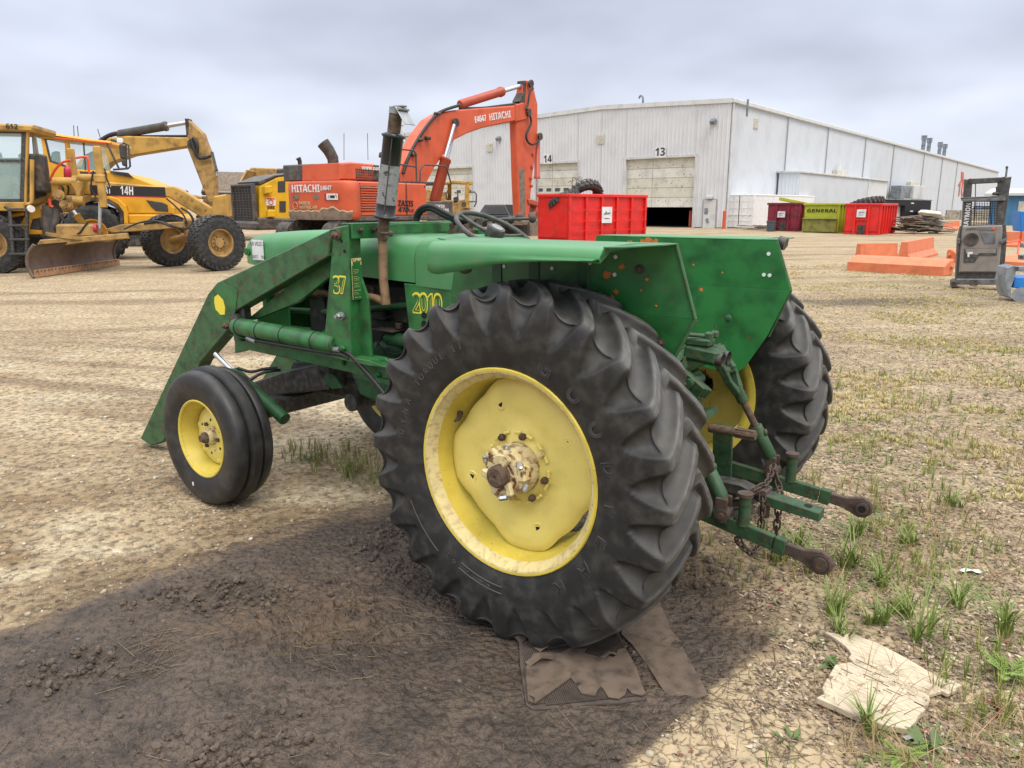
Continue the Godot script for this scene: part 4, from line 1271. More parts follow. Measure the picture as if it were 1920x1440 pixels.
func yellow_excavator() -> void:
	var E := thing("yellow_excavator", "dull yellow tracked excavator with its boom and stick raised behind the dump truck", "excavator", Vector3(-15.611,0,-32.149),0.0698)
	var b := B.new()
	b.prism([Vector2(-2.584,2.494),Vector2(-1.842,3.435),Vector2(-.935,4.059),Vector2(-.573,4.308),Vector2(.142,4.374),Vector2(2.486,4.326),Vector2(2.724,4.162),Vector2(2.667,3.995),Vector2(2.409,3.952),Vector2(.269,3.61),Vector2(-.602,3.315),Vector2(-1.185,2.812),Vector2(-1.692,2.074)], -0.75, -0.2, 0.05)
	obj("boom", b, M.cat_yellow, E)
	b = B.new()
	b.prism([Vector2(2.446,5.025),Vector2(2.532,5.046),Vector2(2.61,4.985),Vector2(3.113,4.495),Vector2(3.191,4.185),Vector2(3.325,3.769),Vector2(3.458,3.077),Vector2(3.41,1.757),Vector2(3.108,1.757),Vector2(2.432,3.973),Vector2(2.478,4.243),Vector2(2.459,4.491)], -0.7, -0.22, 0.05)
	obj("stick", b, M.cat_dirty, E)
	b = B.new()
	b.prism([Vector2(2.461,5.055),Vector2(2.587,5.056),Vector2(2.613,4.893),Vector2(2.551,4.441),Vector2(2.463,4.4)], -0.72, -0.2, 0.02)
	b.cyl(Vector3(2.722,4.067,-.15), Vector3(2.531,4.112,-.75), 0.22, 16)
	obj("pivot_plate", b, M.machine_black, E)
	cylinder_pair(E, Vector3(-.267,4.442,-.4), Vector3(2.444,4.912,-.4), 0.17, 0.72, M.machine_grey)
	b = B.new()
	b.tube(smooth_path([Vector3(-1.072,4.149,-.4), Vector3(-.626,4.398,-.4), Vector3(-.199,4.483,-.4), Vector3(.529,4.446,-.4)]), 0.09, 8)
	b.tube([Vector3(-.318,4.359,-.4), Vector3(2.459,4.396,-.4)], 0.05, 8)
	b.tube(smooth_path([Vector3(2.745,4.315,-.15), Vector3(2.903,4.023,-.1), Vector3(2.869,3.65,-.1), Vector3(3.067,3.506,-.1), Vector3(3.415,3.611,-.1)]), 0.06, 8)
	b.tube(smooth_path([Vector3(2.653,4.232,-.15), Vector3(2.761,3.857,-.1), Vector3(2.9,3.526,-.1), Vector3(3.177,3.548,-.1)]), 0.06, 8)
	obj("hydraulic_line", b, M.hose, E)
	cylinder_pair(E, Vector3(3.28,3.779,-.45), Vector3(3.435,2.829,-.45), 0.13, 0.8, M.machine_black)
	b = B.new()
	b.box(Vector3(-4.6, 1.75, -1.6), Vector3(4.4, 1.3, 2.9), 0.15)
	b.box(Vector3(-2.6, 2.1, -0.9), Vector3(1.6, 1.9, 1.2), 0.1)
	obj("house", b, M.cat_yellow, E)
	for z in [-0.2, -2.9]:
		b = B.new()
		var lp := []
		for k in 10: lp.append(Vector2(0.2 + 0.45 * sin(PI * k / 9), 0.45 - 0.45 * cos(PI * k / 9)))
		for k in 10: lp.append(Vector2(-4.1 - 0.45 * sin(PI * k / 9), 0.45 + 0.45 * cos(PI * k / 9)))
		b.prism(lp, z - 0.35, z + 0.35, 0.03)
		for k in 26: b.box(Vector3(-4.2 + k * 0.18, 0.0, z), Vector3(0.1, 0.06, 0.7))
		for k in 26: b.box(Vector3(-4.2 + k * 0.18, 0.91, z), Vector3(0.1, 0.05, 0.7))
		obj("track", b, M.machine_black, E)

func bucket_loader() -> void:
	var L := thing("bucket_loader", "yellow loader facing the yard with an empty grey bucket raised in front", "loader", Vector3(-14.858,0,-40.322),-0.0349)
	var b := B.new()
	var K := part("bucket", L)
	# an open shell: back sheet, floor and two cheeks
	var a := [Vector3(-.783,3.38,-.2), Vector3(1.411,3.325,-.2), Vector3(1.149,2.363,.6), Vector3(-.42,2.39,.6)]
	b.q(a[0] - Vector3(0, 0, 0.9), a[3] - Vector3(0, 0, 0.5), a[2] - Vector3(0, 0, 0.5), a[1] - Vector3(0, 0, 0.9))
	b.q(a[3] - Vector3(0, 0, 0.5), a[3] + Vector3(0, -0.06, 0.3), a[2] + Vector3(0, -0.06, 0.3), a[2] - Vector3(0, 0, 0.5))
	obj("bucket_shell", b, M.mud_load, K)
	b = B.new()
	for s in [0, 1]:
		b = B.new()
		var t: Vector3 = a[s]
		var d: Vector3 = a[3 - s]
		var o := Vector3(-0.08 if s == 0 else 0.08, 0, 0)
		for q in [o, Vector3()]:
			b.q(t - Vector3(0, 0, 1.0) + q, t + Vector3(0, 0.05, 0.1) + q, d + Vector3(0, -0.05, 0.35) + q, d - Vector3(0, 0, 0.6) + q)
		b.tube([t + Vector3(0, 0.03, -1.0), t + Vector3(0, 0.05, 0.1), d + Vector3(0, -0.05, 0.35)], 0.06, 6)
		obj("bucket_cheek", b, M.cat_dirty, K)
	b = B.new()
	b.prism([Vector2(-.439,2.31),Vector2(1.181,2.284),Vector2(1.058,2.102),Vector2(-.347,2.129)], 0.3, 0.75, 0.03)
	obj("bucket_lip", b, M.cat_dirty, K)
	b = B.new()
	b.prism([Vector2(-1.095,2.117),Vector2(.857,2.17),Vector2(.796,.719),Vector2(-1.377,.582)], -2.2, -0.4, 0.05)
	b.prism([Vector2(.361,1.928),Vector2(.81,2.008),Vector2(.794,1.127),Vector2(.343,1.046)], -0.4, -0.2, 0.03)
	obj("front_frame", b, M.cat_dirty, L)
	b = B.new()
	b.prism([Vector2(-1.149,2.276),Vector2(-.888,2.7),Vector2(-.825,2.169)], -0.6, -0.3, 0.02)
	b.box(Vector3(-.823,2.297,0), Vector3(0.25, 0.28, 0.2), 0.05)
	b.box(Vector3(-1.786,2.324,0), Vector3(0.25, 0.16, 0.2), 0.05)
	obj("work_lamp", b, M.machine_black, L)
	b = B.new()
	b.cyl(Vector3(-1.628,2.14,-.1), Vector3(-.973,2.034,-.1), 0.08, 10)
	obj("lift_arm", b, M.cat_yellow, L)
	for e in [Vector3(-1.2, 0.8, -1.6)]: big_wheel(L, "wheel", e, 0.0, 0.8, 0.6, 0.38, -20, M.cat_dirty)
	b = B.new()
	b.prism([Vector2(1.04,3.368),Vector2(1.225,3.582),Vector2(3.742,3.497),Vector2(3.776,3.15),Vector2(2.036,3.152),Vector2(.822,2.749)], -2.2, -1.2, 0.05)
	obj("rear_body", b, M.cat_dirty, L)

func wheel_loader() -> void:
	var L := thing("wheel_loader", "yellow wheel loader seen from its dark rear grille, beside the orange excavator", "wheel loader", Vector3(-12.008,0,-37.176),0.6981)
	var b := B.new()
	var w := 2.6
	b.prism([Vector2(.195,2.561),Vector2(1.088,2.969),Vector2(2.236,3.146),Vector2(3.886,3.291),Vector2(4.339,.868),Vector2(.07,.918)], -w, 0.0, 0.06)
	obj("engine_hood", b, M.loader_yellow, L)
	b = B.new()
	b.prism([Vector2(.192,2.585),Vector2(1.059,2.992),Vector2(2.233,3.17),Vector2(2.238,3.245),Vector2(.958,3.063),Vector2(.128,2.753)], -w - 0.02, 0.02, 0.03)
	obj("hood_top", b, M.machine_grey, L)
	b = B.new()
	var gx := Transform3D(Basis(Vector3(0, 0, 1), Vector3(0, 1, 0), Vector3(-1, 0, 0)), Vector3(-0.02, 0, 0))
	b.x = gx
	var y0 := 0.95
	var y1 := 2.58
	b.box(Vector3(-w * 0.5, (y0 + y1) * 0.5, 0.05), Vector3(w - 0.06, y1 - y0, 0.1), 0.03)
	obj("grille_back", b, M.black, L)
	for k in 13:
		b = B.new()
		b.x = gx
		b.box(Vector3(-w * 0.5, lerpf(y0 + 0.06, y1 - 0.06, k / 12.0), 0.12), Vector3(w - 0.1, 0.03, 0.04))
		obj("grille_slat", b, M.machine_grey, L)
	b = B.new()
	b.x = gx
	for k in 7: b.box(Vector3(-w * (0.06 + 0.147 * k), (y0 + y1) * 0.5, 0.14), Vector3(0.03, y1 - y0, 0.03))
	b.box(Vector3(-w * 0.5, y1 + 0.02, 0.1), Vector3(w + 0.02, 0.1, 0.2), 0.02)
	b.box(Vector3(-0.02, (y0 + y1) * 0.5, 0.1), Vector3(0.1, y1 - y0, 0.2), 0.02)
	b.box(Vector3(-w + 0.02, (y0 + y1) * 0.5, 0.1), Vector3(0.1, y1 - y0, 0.2), 0.02)
	obj("grille_frame", b, M.machine_grey, L)
	b = B.new()
	b.prism([Vector2(1.092,2.772),Vector2(1.468,2.804),Vector2(1.432,2.283),Vector2(1.055,2.254)], 0.0, 0.015)
	obj("side_vent", b, M.black_paint, L)
	b = B.new()
	b.prism([Vector2(1.107,1.857),Vector2(1.43,1.858),Vector2(1.393,1.332),Vector2(1.069,1.333)], 0.0, 0.015)
	obj("side_vent", b, M.black_paint, L)
	b = B.new()
	b.prism([Vector2(.458,2.026),Vector2(.931,2.005),Vector2(.904,1.633),Vector2(.43,1.657)], 0.0, 0.02)
	var sn := obj("warning_sign", b, M.white_paint, L)
	b = B.new()
	b.tube(ring(Vector3(.674,1.806,.03), Vector3(0.001, 0, 1), 0.11, 20), 0.02, 6, false, true)
	b.prism([Vector2(.481,2.002),Vector2(.902,1.99),Vector2(.898,1.93),Vector2(.477,1.938)], 0.02, 0.028)
	obj("warning_mark", b, M.red_tube, sn)
	b = B.new()
	b.text("SMS", 0.14, Transform3D(Basis(), Vector3(.66,1.558,.02)), true, 0.01)
	obj("lettering", b, M.black, L)
	b = B.new()
	b.prism([Vector2(.331,2.512),Vector2(.673,2.567),Vector2(.674,2.224),Vector2(.333,2.196)], 0.02, 0.3, 0.03)
	b.prism([Vector2(.406,1.435),Vector2(.775,1.434),Vector2(.752,1.111),Vector2(.383,1.114)], 0.02, 0.25, 0.03)
	obj("lamp_housing", b, M.loader_yellow, L)
	b = B.new()
	b.prism([Vector2(-.102,1.095),Vector2(1.947,1.026),Vector2(3.065,.886),Vector2(3.044,.549),Vector2(-.147,.505)], -w - 0.2, 0.2, 0.08)
	b.box(Vector3(-0.15, 0.72, -w * 0.5), Vector3(0.4, 0.4, w + 0.4), 0.1)
	obj("counterweight", b, M.machine_grey, L)
	for e in [Vector3(2.597,.246,.2)]: big_wheel(L, "wheel", Vector3(e.x, 0.8, e.z), 0.0 if e.z > -1 else PI, 0.8, 0.6, 0.38, -20, M.loader_yellow)
	b = B.new()
	b.prism([Vector2(2.197,3.394),Vector2(2.257,3.47),Vector2(2.898,3.49),Vector2(2.877,3.162),Vector2(2.177,3.094)], -w, 0.0, 0.02)
	obj("hood_rear", b, M.machine_black, L)
	railing(L, [Vector3(1.908,3.162,0), Vector3(1.928,3.46,0), Vector3(2.257,3.47,0)], 0.03, M.machine_black)
	b = B.new()
	b.tube([Vector3(2.414,3.31,-.3), Vector3(2.416,3.762,-.3), Vector3(2.343,3.909,-.3)], [0.1, 0.1, 0.13], 12)
	obj("exhaust_stack", b, M.machine_black, L)
	# cab with its roof showing over the orange excavator
	var C := part("cab", L)
	var o := Vector3(4.727,3.12,-.5)
	b = B.new()
	b.box(o + Vector3(0.4, -0.05, 0), Vector3(3.4, 0.1, 1.5), 0.03)
	obj("cab_roof", b, M.loader_yellow, C)
	b = B.new()
	b.box(o + Vector3(0.4, -0.75, 0), Vector3(3.2, 1.3, 1.4), 0.05)
	obj("cab_body", b, M.machine_black, C)

func orange_excavator() -> void:
	var H := thing("orange_excavator", "big orange tracked excavator with its arm folded down beside the red bin", "excavator", Vector3(-6.4,0,-31),0.9774)
	var b := B.new()
	# counterweight: curved block across the rear
	var rows := []
	for e in [[1.14, 0.92], [1.09, 0.98], [1.22, 1.03], [1.5, 1.045], [2.2, 1.04], [2.5, 1.03], [2.58, 0.99], [2.6, 0.9]]:
		var row := []
		var k: float = e[1]
		for i in 17:
			var t := lerpf(-1, 1, i / 16.0)
			row.append(Vector3(-0.32 * k * sqrt(maxf(0.0, 1.0 - pow(absf(t), 3.2))) + 0.06, e[0], -1.72 + 1.78 * t * k))
		for i in 5: row.append(Vector3(0.5, e[0], -1.72 + lerpf(1.78, -1.78, i / 4.0) * k))
		row.reverse()
		rows.append(row)
	b.skin(rows, true, 1, true)
	b.fan(rows[0], false)
	b.fan(rows[-1], true)
	obj("counterweight", b, M.digger_orange, H)
	b = B.new()
	var low := []
	var r := RandomNumberGenerator.new()
	r.seed = 12
	for lv in 3:
		var row := []
		for i in 25:
			var t := lerpf(-1, 1.0, i / 24.0)
			var top := 1.42 + 0.03 * sin(i * 2.1) + (0.14 if i > 14 and i < 21 else 0.0) * r.randf_range(0.6, 1.0)
			var y: float = [1.08, 1.22, top][lv]
			var k: float = [0.985, 1.035, 1.052][lv]
			row.append(Vector3((-0.32 * sqrt(maxf(0.0, 1.0 - pow(absf(t), 3.2)))) * k + 0.055 - 0.012, y, -1.72 + 1.785 * t * k))
		low.append(row)
	b.skin(low, false, 1, false)
	obj("scuffed_skirt", b, M.digger_scuff, H)
	b = B.new()
	for lv in 1:
		var up := []
		var dn := []
		for i in 25:
			up.append(low[2][i] + Vector3(0.0, 0.03 + 0.02 * r.randf(), 0))
			dn.append(low[2][i] - Vector3(0.004, 0.02, 0))
		b.skin([dn, up], false, 1)
	obj("worn_edge", b, M.scuff_edge, H)
	var rear := Basis(Vector3(0, 0, 1), Vector3(0, 1, 0), Vector3(-1, 0, 0))
	b = B.new()
	b.text_fit("HITACHI", Vector3(-.275,2.308,-2.963), Vector3(-.275,2.299,-1.326), 0.3, true, 0.02)
	b.text_fit("E4647", Vector3(-.275,2.308,-1.264), Vector3(-.275,2.321,-.659), 0.18, true, 0.02)
	obj("lettering", b, M.white_paint, H)
	b = B.new()
	b.text_fit("NORTH", Vector3(-.285,1.734,-2.554), Vector3(-.285,1.732,-1.92), 0.13, true, 0.02)
	b.text_fit("AMERICAN", Vector3(-.29,1.575,-2.563), Vector3(-.29,1.575,-1.492), 0.12, true, 0.02)
	b.tube(ring(Vector3(-.28,1.639,-2.81), Vector3(1, 0, 0.001), 0.14, 20), 0.012, 6, false, true)
	obj("faded_lettering", b, M.scuff_edge, H)
	b = B.new()
	b.x = Transform3D(rear, Vector3(-0.275, 1.97, -2.85))
	for x in [0.1, 1.3]: b.prism([Vector2(x - 0.16, -0.06), Vector2(x - 0.1, -0.09), Vector2(x + 0.1, -0.09), Vector2(x + 0.16, -0.06), Vector2(x + 0.16, 0.06), Vector2(x + 0.1, 0.09), Vector2(x - 0.1, 0.09), Vector2(x - 0.16, 0.06)], -0.02, 0.01)
	obj("lifting_pocket", b, M.bucket_steel, H)
	b = B.new()
	b.x = Transform3D(rear, Vector3(-0.29, 1.98, -0.62))
	b.box(Vector3(0, 0, 0), Vector3(0.62, 0.24, 0.02))
	var st := obj("lot_sticker", b, M.white_paint, H)
	b = B.new()
	b.x = Transform3D(rear, Vector3(-0.30, 1.98, -0.62))
	b.box(Vector3(-0.37, 0, -0.002), Vector3(0.1, 0.24, 0.02))
	obj("sticker_edge", b, M.extinguisher_red, st)
	b = B.new()
	b.x = Transform3D(rear, Vector3(-0.302, 1.98, -0.62))
	b.box(Vector3(0.03, 0, 0.0), Vector3(0.26, 0.1, 0.016))
	b.box(Vector3(-0.18, 0, 0.0), Vector3(0.02, 0.12, 0.016), 0, Basis(Vector3(0, 0, 1), -0.5))
	b.box(Vector3(0.24, 0.02, 0.0), Vector3(0.02, 0.14, 0.016), 0, Basis(Vector3(0, 0, 1), 0.5))
	obj("sticker_print", b, M.black, st)
	# side doors along the right of the house
	for e in [[0.5, 2.0], [2.02, 3.4], [3.42, 4.75]]:
		b = B.new()
		b.box(Vector3((e[0] + e[1]) * 0.5, 1.9, -1.7), Vector3(e[1] - e[0], 1.36, 3.36), 0.05)
		obj("house_panel", b, M.digger_orange, H)
	b = B.new()
	b.box(Vector3(1.2, 1.9, -0.02), Vector3(1.1, 1.02, 0.03), 0.01)
	obj("louvre_back", b, M.machine_black, H)
	for k in 10:
		b = B.new()
		b.box(Vector3(1.2, 1.46 + 0.098 * k, 0.005), Vector3(1.1, 0.05, 0.05), 0.008, Basis(Vector3(1, 0, 0), 0.5))
		obj("louvre_slat", b, M.digger_orange, H)
	b = B.new()
	b.text_fit("ZAXIS", Vector3(2.859,1.739,0), Vector3(3.81,1.72,0), 0.24, true, 0.02)
	b.text_fit("470", Vector3(2.846,1.475,0), Vector3(3.522,1.473,0), 0.2, true, 0.02)
	b.text_fit("LC", Vector3(3.555,1.428,0), Vector3(3.832,1.427,0), 0.12, true, 0.02)
	obj("model_lettering", b, M.black, H)
	b = B.new()
	b.box(Vector3(2.6, 1.12, -1.7), Vector3(4.6, 0.2, 3.4), 0.04)
	b.prism([Vector2(4.726,1.814),Vector2(6.585,1.848),Vector2(6.641,1.004),Vector2(4.695,1.03)], -0.6, -0.03, 0.03)
	obj("deck_skirt", b, M.machine_grey, H)
	b = B.new()
	b.text_fit("NORTH", Vector3(5.173,1.607,0), Vector3(5.93,1.608,0), 0.15, true, 0.02)
	b.text_fit("AMERICAN", Vector3(5.093,1.445,0), Vector3(6.235,1.441,0), 0.14, true, 0.02)
	obj("side_lettering", b, M.white_paint, H)
	# engine cover on top
	b = B.new()
	b.prism([Vector2(-.006,3.252),Vector2(.658,3.322),Vector2(1.922,3.295),Vector2(1.886,2.657),Vector2(-.049,2.626)], -2.6, -0.4, 0.05)
	obj("engine_cover", b, M.digger_orange, H)
	b = B.new()
	b.box(Vector3(0.55, 2.95, -2.9), Vector3(1.0, 0.66, 1.9), 0.05)
	obj("engine_cover", b, M.machine_grey, H)
	b = B.new()
	b.prism([Vector2(1.973,3.277),Vector2(2.287,3.269),Vector2(2.253,2.647),Vector2(1.938,2.66)], -2.4, -0.45, 0.03)
	b.box(Vector3(4.409,2.618,-.8) + Vector3(-0.4, -0.02, 0), Vector3(3.0, 0.16, 1.2), 0.03)
	b.box(Vector3(1.2, 2.75, -0.43), Vector3(1.0, 0.4, 0.02)) if false else b
	obj("cover_step", b, M.machine_black, H)
	b = B.new()
	for i in 11:
		for j in 4: b.box(Vector3(1.365,2.895,-.39) + Vector3(-0.5 + i * 0.1, -0.15 + j * 0.1, 0), Vector3(0.06, 0.07, 0.02))
	tag(obj("grille_holes", b, M.machine_black, H), "", "", "", "stuff")
	b = B.new()
	b.text_fit("www.nac", Vector3(1.159,3.137,-.38), Vector3(2.206,3.136,-.38), 0.16, true, 0.02)
	obj("web_lettering", b, M.white_paint, H)
	b = B.new()
	var e0 := Vector3(.795,3.365,-1.6)
	b.x = Transform3D(Basis(), Vector3())
	b.tube([e0 + Vector3(0, -0.1, 0), e0 + Vector3(-0.02, 0.15, 0), e0 + Vector3(-0.12, 0.45, -0.1), e0 + Vector3(-0.25, 0.75, -0.28)], [0.22, 0.23, 0.24, 0.26], 18, false)
	b.tube([e0 + Vector3(-0.25, 0.75, -0.28), e0 + Vector3(-0.12, 0.45, -0.1), e0 + Vector3(0, 0.1, 0)], [0.24, 0.22, 0.2], 18, false)
	obj("exhaust_stack", b, M.machine_black, H)
	b = B.new()
	b.cyl(Vector3(3.264,3.347,-1), Vector3(3.28,3.634,-1), 0.16, 16)
	b.tube([Vector3(3.28,3.634,-1), Vector3(3.28,3.645,-1), Vector3(3.29,3.832,-1), Vector3(3.294,3.898,-1)], [0.2, 0.32, 0.3, 0.15], 18)
	obj("air_cleaner", b, M.machine_grey, H)
	b = B.new()
	b.cyl(Vector3(-0.05, 2.72, -1.9), Vector3(0.05, 2.72, -1.9), 0.14, 14)
	obj("lifting_eye", b, M.digger_orange, H)
	for e in [[Vector3(3.044,2.596,-.1), Vector3(3.14,3.877,-.1), Vector3(3.243,3.948,-.1), Vector3(4.022,3.949,-.1), Vector3(4.19,3.826,-.1), Vector3(4.175,2.668,-.1)], [Vector3(3.08,3.335,-.1), Vector3(4.166,3.271,-.1)], [Vector3(4.385,2.606,-.1), Vector3(4.443,3.17,-.1), Vector3(4.702,3.382,-.1), Vector3(6.072,3.394,-.1), Vector3(6.299,3.286,-.1), Vector3(6.591,2.612,-.1)]]: railing(H, e, 0.035, M.black_paint)
	railing(H, [Vector3(1.296,3.469,-1.5), Vector3(1.367,4.522,-1.5)], 0.012, M.black_paint, "aerial")
	railing(H, [Vector3(2.691,3.534,-1.5), Vector3(2.724,4.622,-1.5)], 0.012, M.black_paint, "aerial")
	# boom, stick, bucket
	b = B.new()
	b.prism([Vector2(4.127,2.732),Vector2(4.437,3.38),Vector2(4.959,3.975),Vector2(5.607,4.773),Vector2(6.454,5.487),Vector2(7.274,5.842),Vector2(8.487,6.1),Vector2(13.832,6.857),Vector2(14.935,6.749),Vector2(14.885,6.331),Vector2(13.732,6.067),Vector2(10.593,5.44),Vector2(9.349,5.094),Vector2(8.327,4.725),Vector2(7.616,4.121),Vector2(6.76,3.357),Vector2(6.155,2.619),Vector2(5.033,2.43)], -1.75, -1.2, 0.06)
	obj("boom", b, M.digger_orange, H)
	b = B.new()
	b.prism([Vector2(13.553,6.852),Vector2(14.273,7.033),Vector2(14.91,6.825),Vector2(14.913,6.496),Vector2(14.489,6.184),Vector2(13.555,5.995)], -1.8, -1.14, 0.04)
	obj("boom_head", b, M.digger_orange, H)
	b = B.new()
	b.prism([Vector2(14.447,8.16),Vector2(14.867,8.239),Vector2(15.406,8.034),Vector2(15.631,7.51),Vector2(15.857,7.117),Vector2(15.875,5.856),Vector2(15.672,4.422),Vector2(15.353,3.262),Vector2(15.042,1.23),Vector2(14.826,.707),Vector2(14.066,.72),Vector2(13.845,3.215),Vector2(13.681,6.008),Vector2(14.513,6.243),Vector2(14.245,7.088)], -1.7, -1.25, 0.05)
	obj("stick", b, M.digger_orange, H)
	b = B.new()
	b.prism([Vector2(14.425,8.159),Vector2(14.635,8.185),Vector2(14.586,7.667),Vector2(14.486,6.952),Vector2(14.172,6.92),Vector2(13.913,7.055),Vector2(14.377,7.589)], -1.68, -1.22, 0.02)
	obj("stick_back_plate", b, M.machine_black, H)
	b = B.new()
	b.prism([Vector2(13.941,3.722),Vector2(14.524,3.576),Vector2(14.653,.797),Vector2(14.166,.718)], -1.72, -1.235, 0.02)
	obj("stick_mud", b, M.bucket_steel, H)
	b = B.new()
	b.text_fit("E4647", Vector3(9.915,5.763,-1.19), Vector3(10.859,5.946,-1.19), 0.3, true, 0.02)
	b.text_fit("HITACHI", Vector3(11.136,5.997,-1.19), Vector3(13.059,6.328,-1.19), 0.34, true, 0.02)
	obj("boom_lettering", b, M.white_paint, H)
	for e in [Vector3(14.652,6.552,-1.12), Vector3(8.245,5.493,-1.12), Vector3(14.897,8.05,-1.15), Vector3(15.858,5.399,-1.15)]:
		b = B.new()
		b.cyl(e, e + Vector3(0, 0, 0.12), 0.2, 14)
		obj("pivot_pin", b, M.machine_black, H)
	cylinder_pair(H, Vector3(6.408,1.826,-1.05), Vector3(8.071,5.379,-1.05), 0.2, 0.56, M.digger_red)
	cylinder_pair(H, Vector3(7.674,1.836,-1.9), Vector3(9.237,5.421,-1.9), 0.2, 0.56, M.digger_red)
	cylinder_pair(H, Vector3(9.066,6.417,-1.45), Vector3(14.884,8.046,-1.45), 0.22, 0.62, M.digger_red)
	cylinder_pair(H, Vector3(16.03,5.594,-1.4), Vector3(16.081,1.877,-1.4), 0.17, 0.66, M.digger_red)
	b = B.new()
	for k in 3:
		var o := Vector3(0.1 * k, 0, -0.15 * k)
		b.tube(smooth_path([Vector3(4.505,3.039,-1.15) + o, Vector3(4.968,3.86,-1.15) + o, Vector3(5.731,4.733,-1.15) + o, Vector3(6.662,5.549,-1.15) + o, Vector3(7.452,5.973,-1.15) + o, Vector3(8.677,6.333,-1.15) + o]), 0.07, 8)
	b.tube(smooth_path([Vector3(8.997,6.211,-1.4), Vector3(10.881,6.42,-1.4), Vector3(12.774,6.737,-1.4), Vector3(14.134,6.955,-1.4)]), 0.08, 8)
	obj("hydraulic_line", b, M.hose, H)
	b = B.new()
	b.tube(smooth_path([Vector3(14.728,6.531,-1.1), Vector3(14.869,6.045,-1.05), Vector3(14.394,5.402,-1.05), Vector3(14.557,5.026,-1.05), Vector3(15.098,4.921,-1.05), Vector3(15.757,5.218,-1.05)]), 0.06, 8)
	b.tube(smooth_path([Vector3(15.142,7.858,-1.1), Vector3(14.694,7.531,-1.05), Vector3(14.54,6.973,-1.05), Vector3(14.331,6.681,-1.05)]), 0.05, 8)
	obj("stick_hose", b, M.hose, H)
	b = B.new()
	for e in [[Vector3(5.687,4.546,-1.15), 0.16], [Vector3(6.212,4.651,-1.15), 0.16], [Vector3(5.221,3.873,-1.15), 0.16], [Vector3(6.978,5.788,-1.15), 0.14]]: b.box(e[0], Vector3(0.3, e[1], 0.3), 0.05)
	obj("hose_clamp", b, M.machine_black, H)
	for e in [[0.52, 0.5], [2.01, 0.0], [3.41, 0.0]]:
		b = B.new()
		b.box(Vector3(e[0], 1.9, -0.018), Vector3(0.03, 1.34, 0.012))
		obj("panel_gap", b, M.machine_black, H)
	for e in [Vector3(0.62, 2.48, 0), Vector3(0.62, 1.32, 0), Vector3(1.92, 2.48, 0), Vector3(1.92, 1.32, 0), Vector3(3.3, 1.4, 0), Vector3(4.6, 2.45, 0), Vector3(4.6, 1.35, 0)]:
		b = B.new()
		b.cyl(e - Vector3(0, 0, 0.02), e, 0.035, 10)
		obj("panel_latch", b, M.machine_black, H)
	for e in [Vector3(15.34,4.405,-1.2), Vector3(15.237,3.745,-1.2), Vector3(15.134,3.112,-1.2), Vector3(15.193,2.711,-1.2)]:
		b = B.new()
		b.box(e, Vector3(0.18, 0.16, 0.08), 0.02)
		obj("hose_bracket", b, M.digger_red, H)
	b = B.new()
	b.prism([Vector2(14.793,1.985),Vector2(15.067,2.015),Vector2(16.314,1.818),Vector2(16.434,1.639),Vector2(16.087,1.58),Vector2(14.849,1.754)], -1.75, -1.15, 0.04)
	b.prism([Vector2(15.744,1.639),Vector2(16.086,1.639),Vector2(15.868,.928),Vector2(15.527,.932)], -1.7, -1.2, 0.03)
	obj("bucket_link", b, M.digger_red, H)
	b = B.new()
	b.prism([Vector2(12.529,.806),Vector2(14.752,.887),Vector2(15.088,.649),Vector2(15.436,.052),Vector2(15.327,-.3),Vector2(12.631,-.204)], -2.4, -2.3, 0.02)
	b.prism([Vector2(14.314,.778),Vector2(14.862,.886),Vector2(15.545,.345),Vector2(16.197,-.512),Vector2(14.546,-.448)], -0.86, -0.76, 0.02)
	b.prism([Vector2(13.774,.836),Vector2(15.966,.894),Vector2(15.97,.625),Vector2(13.774,.606)], -2.3, -0.85, 0.03)
	b.prism([Vector2(15.01,1.229),Vector2(15.847,1.342),Vector2(16.43,.677),Vector2(15.014,.642)], -2.0, -1.2, 0.03)
	obj("bucket", b, M.bucket_steel, H)
	b = B.new()
	b.prism([Vector2(14.172,.648),Vector2(16.957,.598),Vector2(16.971,-.642),Vector2(14.169,-.529)], -2.3, -2.2)
	obj("bucket_inside", b, M.machine_black, H)
	for z in [-0.5, -3.2]:
		b = B.new()
		var lp := []
		for k in 10: lp.append(Vector2(4.2 + 0.5 * sin(PI * k / 9), 0.5 - 0.5 * cos(PI * k / 9)))
		for k in 10: lp.append(Vector2(-0.3 - 0.5 * sin(PI * k / 9), 0.5 + 0.5 * cos(PI * k / 9)))
		b.prism(lp, z - 0.35, z + 0.35, 0.03)
		for k in 22: b.box(Vector3(-0.3 + k * 0.21, 1.01, z), Vector3(0.12, 0.06, 0.72))
		obj("track", b, M.machine_black, H)

